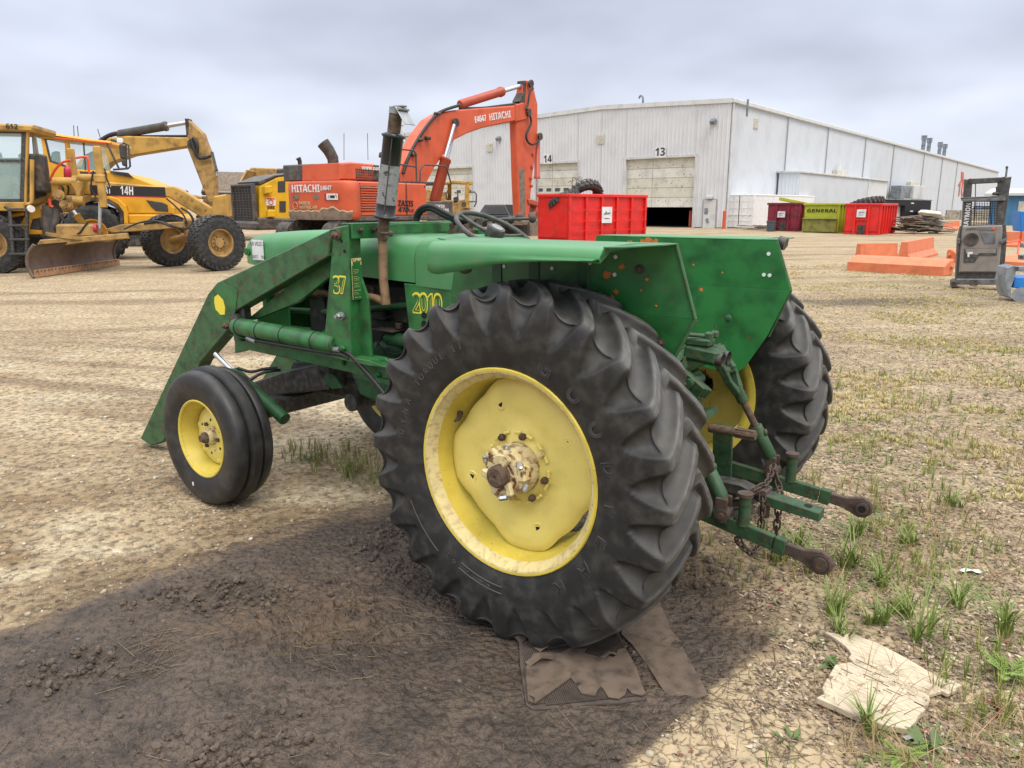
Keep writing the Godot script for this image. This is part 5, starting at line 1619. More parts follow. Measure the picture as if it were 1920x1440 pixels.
func dozer() -> void:
	var D := thing("bulldozer", "old yellow bulldozer with an open canopy parked in front of the white door", "bulldozer", Vector3(-5.5,0,-56),-0.0000)
	var b := B.new()
	b.prism([Vector2(.31,3.261),Vector2(1.366,3.406),Vector2(2.643,3.333),Vector2(2.64,3.115),Vector2(1.362,3.188),Vector2(.307,3.115)], -2.2, 0.0, 0.04)
	obj("canopy", b, M.cat_yellow, D)
	for e in [[[Vector2(2.189,3.151),Vector2(2.49,3.151),Vector2(2.469,1.501),Vector2(2.129,1.501)], -0.25, 0.0], [[Vector2(.817,3.196),Vector2(1.088,3.196),Vector2(1.066,1.953),Vector2(.794,1.953)], -1.9, -1.6], [[Vector2(2.077,3.204),Vector2(2.388,3.204),Vector2(2.371,1.879),Vector2(2.019,1.879)], -2.1, -1.9]]:
		b = B.new()
		b.prism(e[0], e[1], e[2], 0.02)
		obj("canopy_post", b, M.cat_yellow, D)
	b = B.new()
	b.prism([Vector2(-.941,2.756),Vector2(-.56,2.83),Vector2(.268,2.609),Vector2(.723,2.609),Vector2(.788,2.056),Vector2(1.624,2.019),Vector2(2.157,2.093),Vector2(2.453,1.501),Vector2(2.437,.194),Vector2(-1.009,.194)], -1.9, -0.3, 0.06)
	obj("body", b, M.cat_dirty, D)
	b = B.new()
	b.prism([Vector2(1.323,2.241),Vector2(1.628,2.314),Vector2(1.697,1.871),Vector2(1.316,1.797)], -0.9, -0.3, 0.05)
	obj("seat", b, M.black_paint, D)
	railing(D, [Vector3(1.465,2.604,0), Vector3(1.502,2.531,0), Vector3(1.652,2.531,0), Vector3(1.683,2.054,0)], 0.05, M.black_paint)
	railing(D, [Vector3(2.483,2.604,0), Vector3(2.86,2.604,0), Vector3(2.972,2.457,0), Vector3(2.966,1.87,0), Vector3(2.811,1.575,0)], 0.05, M.black_paint)
	railing(D, [Vector3(2.475,1.943,0), Vector3(2.967,1.943,0)], 0.04, M.black_paint)
	b = B.new()
	b.box(Vector3(2.094,1.759,0), Vector3(0.3, 0.3, 0.04))
	obj("badge", b, M.black_paint, D)
	b = B.new()
	b.tube([Vector3(.389,2.429,-.6), Vector3(.401,2.984,-.6)], 0.12, 10)
	obj("exhaust_stack", b, M.cat_dirty, D)
	for z in [-0.3, -2.0]:
		b = B.new()
		b.box(Vector3(1.4, 0.5, z), Vector3(4.0, 0.95, 0.5), 0.2)
		obj("track", b, M.machine_black, D)

func roll_off(T: Node3D, L: float, W: float, H: float, m: Material, ribs: int, rails: bool) -> void:
	# x runs back along the side, z = 0 is the near side, the front end is the plane x = 0
	var lean := 0.06
	for e in [[Vector3(0.03, H * 0.5, -W * 0.5), Vector3(0.06, H, W), "end_panel"], [Vector3(L - 0.03, H * 0.5, -W * 0.5), Vector3(0.06, H, W), "end_panel"], [Vector3(L * 0.5, H * 0.5, -0.03), Vector3(L, H, 0.05), "side_panel"], [Vector3(L * 0.5, H * 0.5, -W + 0.03), Vector3(L, H, 0.05), "side_panel"], [Vector3(L * 0.5, 0.16, -W * 0.5), Vector3(L, 0.1, W), "floor_plate"]]:
		var b := B.new()
		b.box(e[0], e[1], 0.01)
		obj(e[2], b, m, T)
	for k in ribs:
		var b := B.new()
		b.box(Vector3(lerpf(0.05, L - 0.05, k / float(ribs - 1)), H * 0.49, 0.05), Vector3(0.12, H * 0.97, 0.12), 0.015)
		obj("side_rib", b, m, T)
	var b := B.new()
	b.box(Vector3(L * 0.5, H, 0.05), Vector3(L + 0.1, 0.14, 0.16), 0.02)
	b.box(Vector3(L * 0.5, H, -W), Vector3(L + 0.1, 0.14, 0.16), 0.02)
	b.box(Vector3(0, H, -W * 0.5), Vector3(0.14, 0.14, W), 0.02)
	b.box(Vector3(L, H, -W * 0.5), Vector3(0.14, 0.14, W), 0.02)
	obj("top_rail", b, m, T)
	if rails:
		for z in [0.3, 0.7]:
			b = B.new()
			b.box(Vector3(-0.07, H * 0.47, -W * z), Vector3(0.14, H * 0.94, 0.09), 0.01)
			obj("front_post", b, m, T)
		b = B.new()
		b.box(Vector3(-0.06, H * 0.5, -W * 0.5), Vector3(0.1, 0.08, W * 0.4), 0.01)
		obj("front_bar", b, m, T)
		b = B.new()
		b.box(Vector3(-0.012, H * 0.17, -W * 0.5), Vector3(0.03, H * 0.3, W * 0.22))
		obj("hook_opening", b, M.machine_black, T)
	for x in [0.3, L - 0.4]:
		b = B.new()
		b.cyl(Vector3(x, 0.1, -0.15), Vector3(x, 0.1, -0.35), 0.1, 12)
		obj("roller", b, M.machine_black, T)

func sticker(T: Node3D, at: Vector3, bs: Basis, w: float, h: float) -> void:
	var b := B.new()
	b.x = Transform3D(bs, at)
	b.box(Vector3(), Vector3(w, h, 0.02))
	var s := obj("notice_sticker", b, M.white_paint, T)
	b = B.new()
	b.x = Transform3D(bs, at + bs.z * 0.012)
	b.box(Vector3(0.0, h * 0.08, 0), Vector3(w * 0.62, h * 0.1, 0.006), 0, Basis(Vector3(0, 0, 1), 0.1))
	b.box(Vector3(-w * 0.12, h * 0.16, 0), Vector3(w * 0.2, h * 0.09, 0.006), 0, Basis(Vector3(0, 0, 1), 0.5))
	b.box(Vector3(0, -h * 0.22, 0), Vector3(w * 0.5, h * 0.07, 0.006))
	obj("sticker_print", b, M.duct_grey, s)

func scrap_tyre(label: String, at: Vector3, bs: Basis, R: float, group := "") -> void:
	var b := B.new()
	b.x = Transform3D(bs, Vector3())
	var pr := []
	for k in 15:
		var a := -PI + TAU * k / 14
		pr.append(Vector2(R * 0.76 - R * 0.24 * cos(a), -R * 0.24 * sin(a)))
	pr.reverse()
	b.lathe(pr, 36)
	for k in 24:
		for s in [-1.0, 1.0]:
			var a: float = TAU * (k + 0.25 * s) / 24
			b.box(Vector3(R * cos(a), R * sin(a), s * R * 0.1), Vector3(R * 0.06, R * 0.13, R * 0.18), R * 0.01, Basis(Vector3(0, 0, 1), a))
	var o := obj("scrap_tyre", b, M.rubber_tread)
	o.position = at
	tag(o, label, "tyre", group)

func barrier(label: String, a: Vector3, c: Vector3, lying := false, group := "orange jersey barriers") -> void:
	var T := thing("road_barrier", label, "barrier", a, 0, group)
	var d := c - a
	d.y = 0
	T.transform = Transform3D(Basis(Vector3.UP.cross(d.normalized()) * -1.0, Vector3.UP, d.normalized()) if false else Basis(d.normalized().cross(Vector3.UP) * -1.0, Vector3.UP, d.normalized()), a)
	var l := d.length()
	var prof := [Vector2(-0.27, 0), Vector2(0.27, 0), Vector2(0.27, 0.08), Vector2(0.13, 0.24), Vector2(0.09, 0.6), Vector2(-0.09, 0.6), Vector2(-0.13, 0.24), Vector2(-0.27, 0.08)]
	if lying: prof = [Vector2(-0.3, 0), Vector2(0.28, 0), Vector2(0.3, 0.3), Vector2(0.24, 0.38), Vector2(0.0, 0.36), Vector2(-0.3, 0.22)]
	var b := B.new()
	b.prism(prof, 0, l, 0.02)
	obj("barrier_shell", b, M.barrier_orange, T)
	if lying:
		b = B.new()
		for z in [0.0, l]: b.cyl(Vector3(0.1, 0.2, z - 0.06), Vector3(0.1, 0.2, z + 0.06), 0.05, 10)
		obj("joint_pin", b, M.barrier_orange, T)
	else:
		for z in [0.2, 0.5, 0.8]:
			b = B.new()
			b.cyl(Vector3(0.1, 0.4, l * z), Vector3(0.118, 0.4, l * z), 0.03, 10)
			obj("lifting_hole", b, M.machine_black, T)

func car(label: String, called: String, at: Vector3, turn: float, m: Material, suv: bool) -> void:
	var T := thing(called, label, "car", at, turn, "cars parked in the distance")
	var h := 1.75 if suv else 1.45
	var b := B.new()
	b.prism([Vector2(-2.2, 0.3), Vector2(2.2, 0.3), Vector2(2.25, 0.7), Vector2(2.0, 0.9), Vector2(-2.2, 0.95), Vector2(-2.3, 0.6)], -0.9, 0.9, 0.1)
	b.prism([Vector2(-2.0, 0.9), Vector2(1.1, 0.9), Vector2(0.4, h), Vector2(-1.5 if suv else -1.0, h)], -0.76, 0.76, 0.08)
	obj("body", b, m, T)
	b = B.new()
	b.prism([Vector2(-1.75, 0.98), Vector2(0.9, 0.98), Vector2(0.35, h - 0.1), Vector2(-1.4 if suv else -0.95, h - 0.1)], -0.775, 0.775, 0.02)
	obj("window", b, M.pane_dark, T)
	for x in [-1.35, 1.4]:
		for z in [-0.82, 0.82]:
			b = B.new()
			b.cyl(Vector3(x, 0.33, z - 0.1), Vector3(x, 0.33, z + 0.1), 0.33, 18)
			obj("wheel", b, M.machine_black, T)
	b = B.new()
	b.box(Vector3(2.22, 0.72, 0.6), Vector3(0.08, 0.14, 0.3), 0.03)
	obj("headlight", b, M.lens, T)
	b = B.new()
	b.box(Vector3(2.22, 0.72, -0.6), Vector3(0.08, 0.14, 0.3), 0.03)
	obj("headlight", b, M.lens, T)

func yard_things() -> void:
	mat("bin_red", lin(0.72, 0.018, 0.014), 0.45, "soft", 0.4, "dirt_thin", 0.4)
	mat("bin_maroon", lin(0.24, 0.012, 0.035), 0.5, "grime", 0.4, "dirt_thin", 0.5)
	mat("bin_green", lin(0.36, 0.42, 0.02), 0.5, "soft", 0.4, "dirt_thin", 0.5)
	mat("bin_green_dirty", lin(0.22, 0.24, 0.03), 0.7, "grime", 0.5, "dirt", 0.4)
	mat("barrier_orange", lin(0.68, 0.19, 0.08), 0.6, "soft", 1.0, "dirt_thin", 0.9)
	mat("lumber", lin(0.34, 0.27, 0.19), 0.85, "grime", 1.5)
	mat("lumber_grey", lin(0.26, 0.23, 0.2), 0.85, "grime", 1.5)
	mat("truck_black", lin(0.012, 0.013, 0.015), 0.35, "")
	mat("fork_beige", lin(0.24, 0.215, 0.19), 0.6, "soft", 1.2, "dirt_thin", 1.0)
	mat("fork_dark", lin(0.035, 0.037, 0.038), 0.5, "grime", 1.0, "dust", 1.5)
	mat("fork_grey", lin(0.16, 0.165, 0.17), 0.5, "grime", 1.0)
	mat("lift_blue", lin(0.015, 0.2, 0.62), 0.4, "soft", 1.0)
	mat("lift_grey", lin(0.24, 0.27, 0.3), 0.5, "grime", 1.0)
	mat("container_white", lin(0.78, 0.78, 0.77), 0.45, "flat", 0.5)
	mat("car_white", lin(0.7, 0.7, 0.72), 0.3, "")
	mat("car_red", lin(0.3, 0.02, 0.03), 0.3, "")
	mat("car_blue", lin(0.05, 0.1, 0.25), 0.3, "")
	mat("plastic_bin", lin(0.06, 0.09, 0.11), 0.6, "")
	var b: B
	var rear := Basis(Vector3(0, 0, 1), Vector3(0, 1, 0), Vector3(-1, 0, 0))
	# red bin behind the tractor
	var T := thing("waste_container", "large bright red open-top bin with old tyres heaped in it, just behind the tractor", "bin", Vector3(2.55,0,-35.8),0.7679, "roll-off bins in the yard")
	roll_off(T, 5.8, 1.9, 2.1, M.bin_red, 6, false)
	b = B.new()
	for y in [0.5, 0.95, 1.45]: b.box(Vector3(2.9, y, 0.115), Vector3(5.8, 0.035, 0.03))
	obj("side_strap", b, M.bin_red, T)
	sticker(T, Vector3(2.63,1.211,.125), Basis(), 0.75, 0.75)
	scrap_tyre("old tractor tyre lying highest in the bright red bin behind the steering wheel", FRP("RC", Vector3(2.2, 2.05, -1.0)), Basis(Vector3.UP, 0.5) * Basis(Vector3(1, 0, 0), 0.75), 0.95, "")
	scrap_tyre("old tyre half sunk at the left end of the bright red bin", FRP("RC", Vector3(0.7, 1.85, -0.9)), Basis(Vector3.UP, 0.9) * Basis(Vector3(1, 0, 0), 1.0), 0.8, "")
	b = B.new()
	var r := RandomNumberGenerator.new()
	r.seed = 4
	for k in 12:
		var a: Vector3 = FRP("RC", Vector3(r.randf_range(1.2, 3.0), 2.6, -1.0 + r.randf_range(-0.4, 0.4)))
		b.tube([a, a + Vector3(r.randf_range(-0.3, 0.3), r.randf_range(0.1, 0.35), 0), a + Vector3(r.randf_range(-0.5, 0.5), r.randf_range(0.05, 0.4), 0.1)], 0.02, 5)
	tag(obj("dry_branches", b, M.lumber_grey), "", "", "", "stuff")
	# bins along the warehouse
	T = thing("waste_container", "dark maroon roll-off bin next to the white shipping container", "bin", Vector3(18.784,0,-51.654),0.9425, "roll-off bins in the yard")
	roll_off(T, 5.5, 2.0, 1.78, M.bin_maroon, 7, true)
	sticker(T, Vector3(-0.16, 1.1, -1.05), rear, 0.5, 0.4)
	b = B.new()
	b.box(FRP("MA", Vector3(0.9, 1.85, -0.2)), Vector3(0.12, 0.2, 4.2), 0.02, Basis(Vector3.UP, -1.0) * Basis(Vector3(1, 0, 0), -0.12))
	tag(obj("timber_beam", b, M.bin_green), "yellow painted beam sticking out over the maroon bin", "beam")
	T = thing("waste_container", "lime green roll-off bin lettered GENERAL between the maroon and red bins", "bin", Vector3(20.063,0,-48.512),0.9425, "roll-off bins in the yard")
	roll_off(T, 5.5, 2.0, 1.74, M.bin_green, 8, false)
	b = B.new()
	b.box(Vector3(-0.08, 0.45, -1.0), Vector3(0.16, 0.8, 2.06), 0.02)
	b.box(Vector3(-0.15, 0.86, -1.0), Vector3(0.2, 0.08, 2.06), 0.02)
	obj("front_bumper", b, M.bin_green_dirty, T)
	b = B.new()
	b.text("GENERAL", 0.2, Transform3D(rear, Vector3(-0.02, 1.35, -0.95)), true, 0.02, 1.5)
	obj("lettering", b, M.black, T)
	T = thing("waste_container", "bright red roll-off bin at the right end of the row, a tyre on top", "bin", Vector3(21.151,0,-45.295),0.9425, "roll-off bins in the yard")
	roll_off(T, 4.6, 1.85, 1.72, M.bin_red, 7, true)
	sticker(T, Vector3(-0.16, 1.22, -0.95), rear, 0.5, 0.45)
	scrap_tyre("big grey tyre resting in the red bin at the end of the row", FRP("RD", Vector3(1.6, 1.72, -1.1)), Basis(Vector3.UP, 0.4) * Basis(Vector3(1, 0, 0), 1.25), 1.0)
	scrap_tyre("large flat black tyre on the ground between the red bin and the lumber heap", Vector3(23.425,0,-47.548) + Vector3(0.3, 0.3, -0.3), Basis(Vector3(1, 0, 0), PI / 2), 0.5)
	b = B.new()
	b.lathe([Vector2(0.22, 0), Vector2(0.3, 0.62), Vector2(0.33, 0.62), Vector2(0.33, 0.68), Vector2(0.28, 0.68), Vector2(0.2, 0.05)], 20)
	var bin := obj("trash_can", b, M.plastic_bin)
	bin.position = Vector3(17.061,0,-51.654)
	bin.rotation.x = -PI / 2
	tag(bin, "small dark grey plastic trash can standing at the maroon bin", "trash can")
	# shipping container
	T = thing("shipping_container", "white shipping container with its locked doors facing the yard", "shipping container", Vector3(17.984,0,-58.602),0.8552)
	b = B.new()
	b.x = Transform3D(Basis(), Vector3(0, 0, -0.04))
	ribbed(b, 0.05, 12.1, func(_x): return 0.2, func(_x): return 2.4, 0.28, 0.035)
	obj("side_panel", b, M.container_white, T)
	b = B.new()
	b.box(Vector3(6.1, 2.44, -1.2), Vector3(12.2, 0.1, 2.4), 0.02)
	b.box(Vector3(6.1, 0.14, -1.2), Vector3(12.2, 0.18, 2.4), 0.02)
	b.box(Vector3(6.1, 1.3, -2.36), Vector3(12.1, 2.2, 0.06), 0.01)
	b.box(Vector3(12.15, 1.3, -1.2), Vector3(0.06, 2.2, 2.3), 0.01)
	b.box(Vector3(0.06, 1.3, -0.06), Vector3(0.14, 2.4, 0.14), 0.02)
	b.box(Vector3(0.06, 1.3, -2.34), Vector3(0.14, 2.4, 0.14), 0.02)
	obj("container_frame", b, M.container_white, T)
	for k in 2:
		var z := -0.62 - 1.13 * k
		b = B.new()
		b.box(Vector3(0.05, 1.3, z), Vector3(0.06, 2.16, 1.06), 0.015)
		for y in [0.55, 1.0, 1.5, 2.0]: b.box(Vector3(0.012, y, z), Vector3(0.03, 0.05, 1.0))
		var dr := obj("cargo_door", b, M.container_white, T)
		for s in [-0.28, 0.22]:
			b = B.new()
			b.cyl(Vector3(-0.01, 0.2, z + s), Vector3(-0.01, 2.4, z + s), 0.03, 8)
			b.box(Vector3(-0.02, 1.0, z + s + 0.1), Vector3(0.03, 0.06, 0.3))
			obj("lock_rod", b, M.container_white, dr)
	b = B.new()
	b.box(Vector3(-0.01, 1.15, -2.1), Vector3(0.03, 0.25, 0.2))
	obj("data_plate", b, M.duct_grey, T)
	# heaps
	var P := thing("lumber_heap", "untidy heap of broken boards and planks beside the black truck", "wood pile", Vector3(24.689,0,-47.548))
	for k in 64:
		b = B.new()
		var l := r.randf_range(0.7, 2.2)
		b.box(Vector3(), Vector3(l, r.randf_range(0.03, 0.07), r.randf_range(0.1, 0.3)), 0.008)
		var pl := obj("plank", b, M.lumber if r.randf() < 0.5 else M.lumber_grey, P)
		var lv := r.randf()
		pl.position = Vector3(r.randf_range(-1.3, 1.5) * (1.1 - lv * 0.55), 0.06 + lv * 0.95, r.randf_range(-1.0, 0.6) * (1.1 - lv * 0.6))
		pl.rotation = Vector3(r.randf_range(-0.12, 0.12), r.randf_range(-0.7, 0.7) + (PI / 2 if r.randf() < 0.25 else 0.0), r.randf_range(-0.14, 0.14))
	b = B.new()
	b.box(Vector3(0.5, 1.2, 0.1), Vector3(1.2, 0.34, 0.8), 0.15, Basis(Vector3(0, 0, 1), -0.1))
	obj("cushion", b, M.door_cream, P)
	P = thing("lumber_heap", "low litter of sticks on the ground at the white container", "wood pile", Vector3(17.481,0,-55.227))
	for k in 16:
		b = B.new()
		b.box(Vector3(), Vector3(r.randf_range(0.6, 1.8), 0.05, 0.08), 0.008)
		var pl := obj("stick", b, M.lumber_grey, P)
		pl.position = Vector3(r.randf_range(-1.0, 1.4), r.randf_range(0.04, 0.3), r.randf_range(-0.4, 0.4))
		pl.rotation = Vector3(0, r.randf_range(-0.6, 0.6), r.randf_range(-0.1, 0.1))
	# black gooseneck trailer and truck
	T = thing("gooseneck_trailer", "black enclosed gooseneck trailer parked against the warehouse", "trailer", Vector3(28.038,0,-52.792),0.3491)
	b = B.new()
	b.prism([Vector2(-3.112,2.061),Vector2(1.119,2.003),Vector2(1.182,.716),Vector2(-1.112,.729),Vector2(-1.202,1.646),Vector2(-3.064,1.715)], -3.2, -1.0, 0.03)
	obj("trailer_body", b, M.truck_black, T)
	b = B.new()
	b.prism([Vector2(-3.185,2.113),Vector2(1.136,2.056),Vector2(1.148,1.985),Vector2(-3.176,2.044)], -3.25, -0.95, 0.01)
	obj("roof_edge", b, M.duct_grey, T)
	b = B.new()
	b.prism([Vector2(-1.867,1.682),Vector2(-.828,1.647),Vector2(-.764,.578),Vector2(-1.709,.584)], -3.0, -1.4, 0.02)
	obj("white_panel", b, M.white_paint, T)
	b = B.new()
	for e in [Vector3(-.581,1.823,-.99), Vector3(-.595,1.293,-.99)]: b.box(e, Vector3(0.25, 0.07, 0.03))
	obj("marker_label", b, M.white_paint, T)
	T = thing("flatbed_truck", "black crew-cab truck nose out to the right of the lumber heap", "truck", Vector3(28.038,0,-52.792),0.3491)
	b = B.new()
	b.prism([Vector2(-.203,1.263),Vector2(.063,1.367),Vector2(.971,1.331),Vector2(1.173,.979),Vector2(1.359,.731),Vector2(1.406,.163),Vector2(.841,.098),Vector2(.567,.312),Vector2(.329,.314),Vector2(.021,.457),Vector2(-.285,.6)], -1.9, 0.0, 0.08)
	obj("cab_body", b, M.truck_black, T)
	b = B.new()
	b.prism([Vector2(-.219,1.229),Vector2(.058,1.263),Vector2(.098,1.018),Vector2(-.233,1.019)], 0.0, 0.02)
	b.prism([Vector2(.152,1.263),Vector2(.531,1.262),Vector2(.572,1.016),Vector2(.192,1.018)], 0.0, 0.02)
	b.prism([Vector2(.668,1.296),Vector2(1.007,1.261),Vector2(1.15,.979),Vector2(.72,.981)], -1.8, 0.02)
	obj("window", b, M.cab_glass, T)
	b = B.new()
	b.prism([Vector2(.809,.734),Vector2(1.342,.696),Vector2(1.353,.342),Vector2(.873,.346)], -1.8, 0.04, 0.02)
	obj("front_bumper", b, M.chrome, T)
	for z in [-0.1, -1.8]:
		b = B.new()
		var wc := Vector3(.239,.28,0)
		b.cyl(Vector3(wc.x, 0.4, z - 0.14), Vector3(wc.x, 0.4, z + 0.14), 0.42, 20)
		obj("wheel", b, M.machine_black, T)
	# air ducts outside the side wall
	T = thing("rooftop_duct", "grey sheet-metal air duct standing off the warehouse side wall", "air duct", Vector3(16.07,0,-59.33),0.9076)
	b = B.new()
	b.box(Vector3(51.364,3.311,1.2), Vector3(5.5, 1.6, 1.2), 0.05)
	obj("duct_section", b, M.duct_grey, T)
	b = B.new()
	b.box(Vector3(57.434,3.391,1.4), Vector3(6.5, 1.7, 1.4), 0.05)
	obj("duct_section", b, M.roof_metal, T)
	b = B.new()
	b.box(Vector3(54.752,2.223,1.3), Vector3(8, 2.2, 1.0), 0.05)
	obj("duct_base", b, M.white_trim, T)
	# barriers
	barrier("orange jersey barrier lying on its side, in front of the other two", Vector3(8.814,0,-20.093), Vector3(10.358,0,-18.357), true)
	barrier("upright orange jersey barrier showing its left end behind the toppled one", Vector3(9.672,0,-21.772), Vector3(10.818,0,-21.976))
	barrier("upright orange jersey barrier angled away on the right of the three", Vector3(11.483,0,-22.83), Vector3(14.161,0,-26.411))
	barrier("orange barrier end peeping out at the left side of the forklift", Vector3(12.91,0,-22.83), Vector3(13.804,0,-22.83), true)
	barrier("orange barrier lying at the right side of the forklift by the frame edge", Vector3(12.893,0,-20.267), Vector3(13.697,0,-19.108), true)
	barrier("upright orange barrier far behind the forklift on its right", Vector3(20.229,0,-32.149), Vector3(21.139,0,-30.893))
	barrier("small orange barrier on the ground in front of the black truck", Vector3(29.475,0,-53.982), Vector3(32.125,0,-56.529))
	T = thing("pipe_frame", "bent orange pipe frame standing behind the forklift", "frame", Vector3(13.626,0,-21.182))
	b = B.new()
	var o := Vector3(13.626,0,-21.182)
	b.tube(smooth_path([Vector3(12.837,0,-20.267) - o, Vector3(13.991,0,-21.572) - o + Vector3(0, 0.05, 0), Vector3(15.129,0,-23.281) - o + Vector3(0, 0.4, 0), Vector3(15.145,0,-23.281) - o + Vector3(0, 0.85, 0), Vector3(15.033,0,-23.281) - o + Vector3(0, 1.05, 0), Vector3(14.873,0,-23.281) - o + Vector3(0, 1.12, 0)]), 0.03, 8)
	b.tube([Vector3(14.075,0,-22.183) - o + Vector3(0, 0.6, 0), Vector3(15.129,0,-23.281) - o + Vector3(0, 0.62, 0)], 0.025, 8)
	obj("bent_pipe", b, M.red_tube, T)
	forklift()
	far_bushes()
	# scissor lift cut by the right edge
	T = thing("scissor_lift", "blue scissor lift with grey end plates at the right edge", "scissor lift", Vector3(8.776,0,-13.222),-0.2618)
	b = B.new()
	b.prism([Vector2(-.305,.349),Vector2(-.294,.577),Vector2(-.186,.616),Vector2(-.151,.598),Vector2(-.144,.417),Vector2(-.185,.233),Vector2(-.161,.05),Vector2(-.231,.085)], -0.5, 0.0, 0.01)
	obj("end_plate", b, M.lift_grey, T)
	b = B.new()
	b.prism([Vector2(-.159,.428),Vector2(.298,.42),Vector2(.323,.24),Vector2(-.151,.236)], -0.6, 0.02, 0.015)
	b.prism([Vector2(-.16,1.523),Vector2(.223,1.524),Vector2(.272,1.169),Vector2(-.099,1.184)], -0.6, -0.2, 0.01)
	obj("blue_body", b, M.lift_blue, T)
	b = B.new()
	b.prism([Vector2(-.175,.598),Vector2(.275,.643),Vector2(.289,.535),Vector2(-.149,.517)], -0.1, 0.0, 0.01)
	b.prism([Vector2(-.096,.792),Vector2(.284,.825),Vector2(.3,.708),Vector2(-.086,.71)], -0.2, -0.1, 0.01)
	b.prism([Vector2(-.09,.99),Vector2(.256,1.03),Vector2(.266,.958),Vector2(-.081,.918)], -0.2, -0.1, 0.01)
	obj("scissor_arm", b, M.lift_grey, T)
	b = B.new()
	b.cyl(Vector3(.01,.109,-.1), Vector3(-.04,.124,.05), 0.13, 24)
	obj("wheel", b, M.lift_grey, T)
	b = B.new()
	b.cyl(Vector3(-.14,.571,0), Vector3(-.149,.573,.03), 0.03, 12)
	b.cyl(Vector3(-.1,.762,0), Vector3(-.11,.763,.03), 0.03, 12)
	obj("pivot_pin", b, M.steel_dark, T)
	car("white car seen through the steering wheel beside the orange excavator", "parked_car", Vector3(-4.6, 0, -63), 0.5, M.car_white, false)
	car("dark sport utility vehicle seen through the steering wheel, right of the white car", "parked_car", Vector3(-1.5, 0, -64), 2.6, M.truck_black, true)
	car("dark red car glimpsed through the forklift mesh", "parked_car", Vector3(81, 0, -131), 0.4, M.car_red, true)
	car("dark blue car glimpsed low behind the left forklift post", "parked_car", Vector3(75, 0, -125), 0.3, M.car_blue, true)
	car("pale blue car between the forklift and the blue building", "parked_car", Vector3(62, 0, -96), 0.2, M.building_blue, true)
	for e in [["long low grey concrete block wall behind the truck nose", Vector3(56, 0, -100)]]:
		var B2 := thing("concrete_block", e[0], "concrete block", e[1], -0.3)
		for k in 5:
			b = B.new()
			b.box(Vector3(k * 1.6, 0.6, 0), Vector3(1.55, 1.2, 0.7), 0.05)
			obj("block", b, M.concrete, B2)

func far_bushes() -> void:
	var m := mat("far_bush", lin(0.2, 0.14, 0.075), 0.9, "")
	m.vertex_color_use_as_albedo = true
	var r := RandomNumberGenerator.new()
	r.seed = 61
	var b := B.new()
	b.q(Vector3(-1, -0.6, 0), Vector3(1, -0.7, 0.3), Vector3(0.8, 0.7, 0), Vector3(-0.9, 0.6, 0.2))
	var xf := []
	var tint := []
	for k in 26:
		var c := Vector3(115 + k * 6.0, 0, -190 - r.randf() * 30)
		var w := r.randf_range(2.5, 4.5)
		for i in 110:
			var d := Vector3(r.randfn(0, 0.45) * w, absf(r.randfn(0.45, 0.3)) * w * 1.1, r.randfn(0, 0.45) * w)
			xf.append(Transform3D(Basis.from_euler(Vector3(r.randf() * 6, r.randf() * 6, r.randf() * 6)).scaled(Vector3.ONE * r.randf_range(0.3, 0.7)), c + d))
			tint.append(Color(1, 1, 1).lerp(Color(0.45, 0.6, 0.5), r.randf()))
	scatter("undergrowth", b.mesh(), m, xf, tint)

func FRP(f: String, v: Vector3) -> Vector3:
	var fr := {"RC": [Vector3(2.55,0,-35.8),0.7679], "MA": [Vector3(18.784,0,-51.654),0.9425], "RD": [Vector3(21.151,0,-45.295),0.9425]}
	var a: Array = fr[f]
	return Transform3D(Basis(Vector3.UP, a[1]), a[0]) * v

